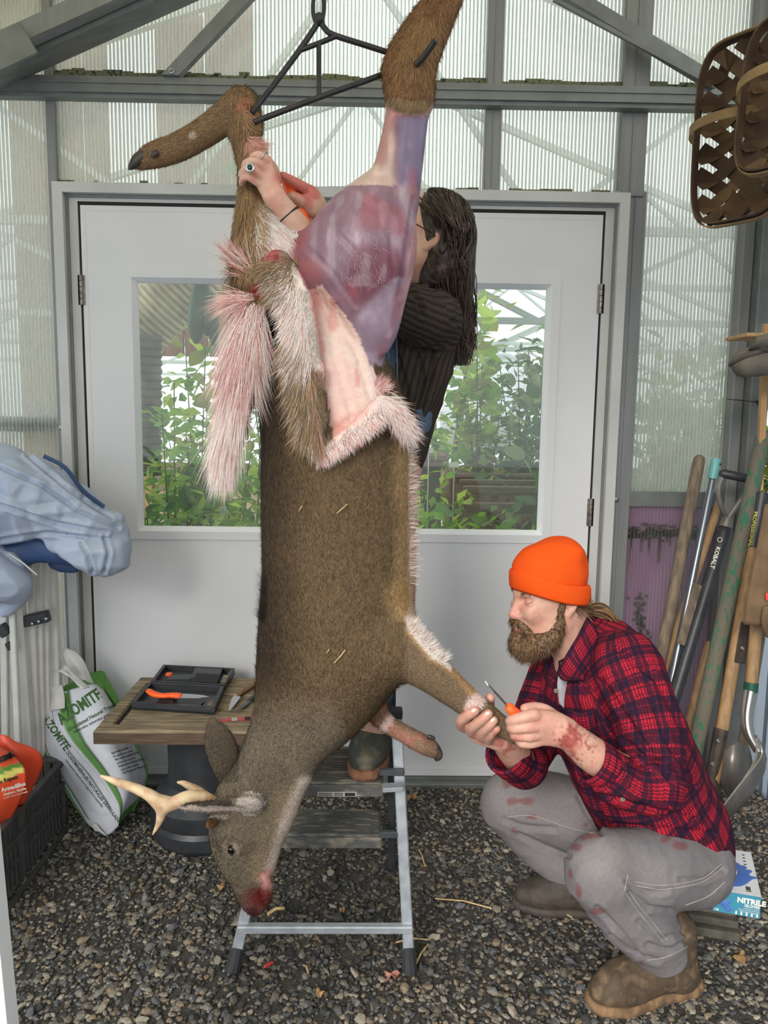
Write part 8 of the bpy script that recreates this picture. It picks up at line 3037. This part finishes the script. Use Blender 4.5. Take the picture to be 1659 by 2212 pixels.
basket('brown woven splint basket hung nearest the window wall', 1600, 278, 2.32, 92, 172, .09, math.radians(38), .0)
basket('brown woven splint basket cut off by the right edge of the picture', 1706, 190, 2.0, 92, 150, .09, math.radians(38), .12)

# ================================================================== glove box on its block
M['block'] = mat('mossy_block', srgb(96, 92, 80), .9, c2=srgb(68, 66, 58), scale=20, bump=.4)
a, b_ = G(1440, 2012), G(1600, 2040)
bz = .075
blk = thing('ridged_block', 'grey green ridged block lying on the gravel under the glove box', 'block', tuple((a + b_) / 2))
dirx = (b_ - a).normalized()
diry = Vector((0, 0, 1)).cross(dirx)
L_ = (b_ - a).length
for k, (h0, h1) in enumerate(((0, .028), (.028, .052), (.052, bz))):
    c_ = (a + b_) / 2 + diry * (.06 + .012 * k) + Vector((0, 0, (h0 + h1) / 2))
    MB().obox(c_, dirx, diry, Vector((0, 0, 1)), L_ / 2 - .004 * k, .06 - .004 * k, (h1 - h0) / 2 - .001, .004).build('layer', M['block'], blk)
gb_ = thing('glove_box', 'blue and white cardboard box of NITRILE GLOVES', 'box', tuple(G(1590, 1975, bz)))
M['teal2'] = mat('teal_card', srgb(70, 148, 174), .5, c2=srgb(58, 136, 164), scale=4)
M['card'] = mat('white_card', srgb(222, 222, 226), .5)
M['glove'] = mat('blue_glove_print', srgb(92, 128, 200), .45, c2=srgb(74, 110, 186), scale=10)
M['glove2'] = mat('dark_blue_gloves', srgb(24, 62, 124), .5, c2=srgb(16, 44, 96), scale=30, bump=.4)
hgt = .062
fl0, fr0 = G(1539, 1967, bz), G(1641, 1985, bz)
ft = G(1545, 1924, bz + hgt)
ux = (fr0 - fl0).normalized()
bt_ = G(1622, 1842, bz + hgt)
frt = fr0 + Vector((0, 0, hgt))
vy = (bt_ - frt)
vy.z = 0
dl = vy.length
vy.normalize()
wd_ = (fr0 - fl0).length
z_ = Vector((0, 0, 1))
c_ = fl0 + ux * wd_ / 2 + vy * dl / 2 + z_ * hgt / 2
MB().add([fl0, fr0, fr0 + vy * dl, fl0 + vy * dl, fl0 + z_ * hgt, fr0 + z_ * hgt, fr0 + vy * dl + z_ * hgt, fl0 + vy * dl + z_ * hgt], [(0, 1, 5, 4), (1, 2, 6, 5), (2, 3, 7, 6), (3, 0, 4, 7), (3, 2, 1, 0), (4, 5, 6, 7)]).build('carton', M['teal2'], gb_)


def topp(u_, v_, h=.0006):
    return fl0 + ux * (wd_ * u_) + vy * (dl * v_) + z_ * (hgt + h)


def frp(u_, v_, h=.0006):
    return fl0 + ux * (wd_ * u_) + z_ * (hgt * v_) - vy * h


MB().prism([topp(.0, .0), topp(1, 0), topp(1, 1), topp(0, 1)], (0, 0, .0006)).build('top_print', M['card'], gb_)
ov = [topp(.28 + .26 * math.cos(t_), .52 + .30 * math.sin(t_), .0012) for t_ in np.linspace(0, 6.283, 24)[:-1]]
MB().prism(ov, (0, 0, .0006)).build('opening', M['glove2'], gb_)
H = Field()
H.chain([(*topp(.20, .18, .001), .018), (*topp(.5, .24, .001), .022), (*topp(.72, .36, .001), .018)], .008, ((0, 0, 1), .10), 3)
for (u0, v0) in ((.62, .66), (.76, .62), (.88, .54), (.95, .40)):
    H.chain([(*topp(.66, .36, .001), .008), (*topp(u0, v0, .001), .0065)], .004, ((0, 0, 1), .2), 2)
v, f = H.mesh(.0016)
v[:, 2] = np.clip(v[:, 2], bz + hgt + .001, bz + hgt + .0035)
link('hand_print', np_mesh('hand_print', v, f), M['glove'], gb_)
text('NITRILE', .0205, M['wprint'], gb_, frp(.50, .62, .001), ux, z_, bold=.0009)
text('GLOVES', .0105, M['wprint'], gb_, frp(.66, .46, .001), ux, z_, bold=.0004)
for k, tx in enumerate(('Durable & Textured', 'Powder-Free & Latex-Free', 'Touch Screen Compatible')):
    text(tx, .0046, M['wprint'], gb_, frp(.97, .36 - .085 * k, .001), ux, z_, align='RIGHT')
text('100', .008, M['wprint'], gb_, frp(.03, .07, .001), ux, z_, bold=.0003)
text('100', .017, M['blkink'], gb_, topp(.80, .06, .0014), vy, -ux, bold=.0008)
for k in range(5):
    p = frp(.50 + .11 * k, .1, .001)
    MB().obox(p, ux, z_, vy, .0022, .0038, .0003).obox(p + z_ * .0052, ux, z_, vy, .0014, .0014, .0003).build('icon', M['wprint'], gb_)
    q = topp(.80, .60 + .075 * k, .0014)
    MB().obox(q, ux, vy, z_, .0035, .0022, .0003).build('icon', M['blkink'], gb_)
for k in range(2):
    q0 = topp(.30 + .25 * k, .86, .0014)
    MB().obox(q0, ux, vy, z_, .002, .022, .0003).build('print_line', M['blkink'], gb_)
dm = [frp(.22, .72), frp(.30, .86), frp(.22, 1.0), frp(.14, .86)]
M['navy'] = mat('navy_emblem', srgb(44, 64, 140), .5)
MB().prism([p + vy * -.0008 for p in dm], -vy * .0006).build('emblem', M['navy'], gb_)
H = Field()
H.chain([(*frp(.08, .60, .001), .007), (*frp(.22, .48, .001), .010)], .004, (tuple(vy), .15), 2)
for (u0, v0) in ((.40, .22), (.36, .14), (.31, .10), (.38, .60)):
    H.chain([(*frp(.22, .46, .001), .005), (*frp(u0, v0, .001), .003)], .003, (tuple(vy), .3), 2)
v, f = H.mesh(.0014)
link('hand_print', np_mesh('hand_print', v, f), M['glove'], gb_)

# ================================================================== litter on the gravel
M['redleaf'] = mat('reddish_leaf', srgb(176, 120, 100), .75, c2=srgb(150, 92, 76), scale=30, bump=.3)
M['tanleaf'] = mat('tan_leaf', srgb(176, 140, 92), .8, c2=srgb(140, 106, 68), scale=30, bump=.3)


def ground_leaf(label, px, py, r, rot, m, name='fallen_leaf', cat='leaf', lobes=5):
    c_ = G(px, py, .014)
    vs = [Vector(c_) + Vector((0, 0, .004))]
    n = lobes * 4
    for k in range(n):
        a = 2 * math.pi * k / n
        rr = r * (.72 + .28 * math.cos(lobes * a)) * (1 + .15 * math.sin(2 * a + rot))
        vs.append(Vector(c_) + Vector((math.cos(a + rot) * rr, math.sin(a + rot) * rr * .8, .008 * math.sin(3 * a + rot))))
    top = vs
    fs = [(0, 1 + k, 1 + (k + 1) % n) for k in range(n)]
    m_ = len(vs)
    vs = vs + [v - Vector((0, 0, .0012)) for v in vs]
    fs += [(m_, m_ + 1 + (k + 1) % n, m_ + 1 + k) for k in range(n)]
    fs += [(1 + k, m_ + 1 + k, m_ + 1 + (k + 1) % n, 1 + (k + 1) % n) for k in range(n)]
    return tag(MB().add(vs, fs).build(name, M[m], None, True), label, cat)


ground_leaf('pinkish brown curled leaf near the right ladder foot', 845, 2106, .022, .3, 'redleaf')
ground_leaf('tan dry leaf on the gravel beside the glove box block', 1600, 2068, .026, .9, 'tanleaf')
ground_leaf('brown dry leaf behind the silver ladder leg', 888, 1722, .022, .2, 'tanleaf')
ground_leaf('yellow leaf scrap beyond the ladder crossbar', 738, 1966, .010, .5, 'tanleaf', lobes=3)
ground_leaf('brown leaf on the gravel left of the deer nose', 478, 1915, .016, 1.2, 'tanleaf', lobes=3)
ground_leaf('orange brown leaf near the bottom left of the picture', 690, 2145, .014, 2.0, 'tanleaf', lobes=3)
for i, (a, b_, lb) in enumerate((((940, 1941), (1062, 1962), 'long bent straw on the gravel right of the ladder'), ((855, 2036), (925, 2030), 'pale flat straw crossing the right ladder leg'), ((905, 1835), (918, 1870), 'short straw on the gravel beside the ladder'), ((1200, 1972), (1236, 1982), 'straw lying below the far boot'), ((578, 1975), (614, 1962), 'chip of pale wood beside the deer nose'), ((655, 2085), (666, 2102), 'tiny pale straw in front of the ladder'), ((895, 2090), (925, 2040), 'thin twig leaning by the right ladder foot'))):
    p, q = G(*a, .015), G(*b_, .015)
    mid = (p + q) / 2 + Vector((0, .006, .004))
    o = MB().tube([p, mid, q], .0022 if 'chip' not in lb else .005, 5).build('straw' if 'chip' not in lb else 'wood_chip', M['straw'], None)
    tag(o, lb, 'straw' if 'chip' not in lb else 'wood chip')
for i, (px, py, lb) in enumerate(((580, 2085, 'small red scrap of meat on the gravel left of centre'), (635, 2100, 'smaller red scrap on the gravel'))):
    H = Field().chain([(*G(px - 8, py + 3, .014), .004), (*G(px, py - 2, .014), .005), (*G(px + 10, py - 6, .014), .003)], .003, None, 4)
    v, f = H.mesh(.0018)
    if i == 0:
        tag(link('meat_scrap', np_mesh('meat_scrap', v, f), M['redsaw'], None), lb, 'scrap')
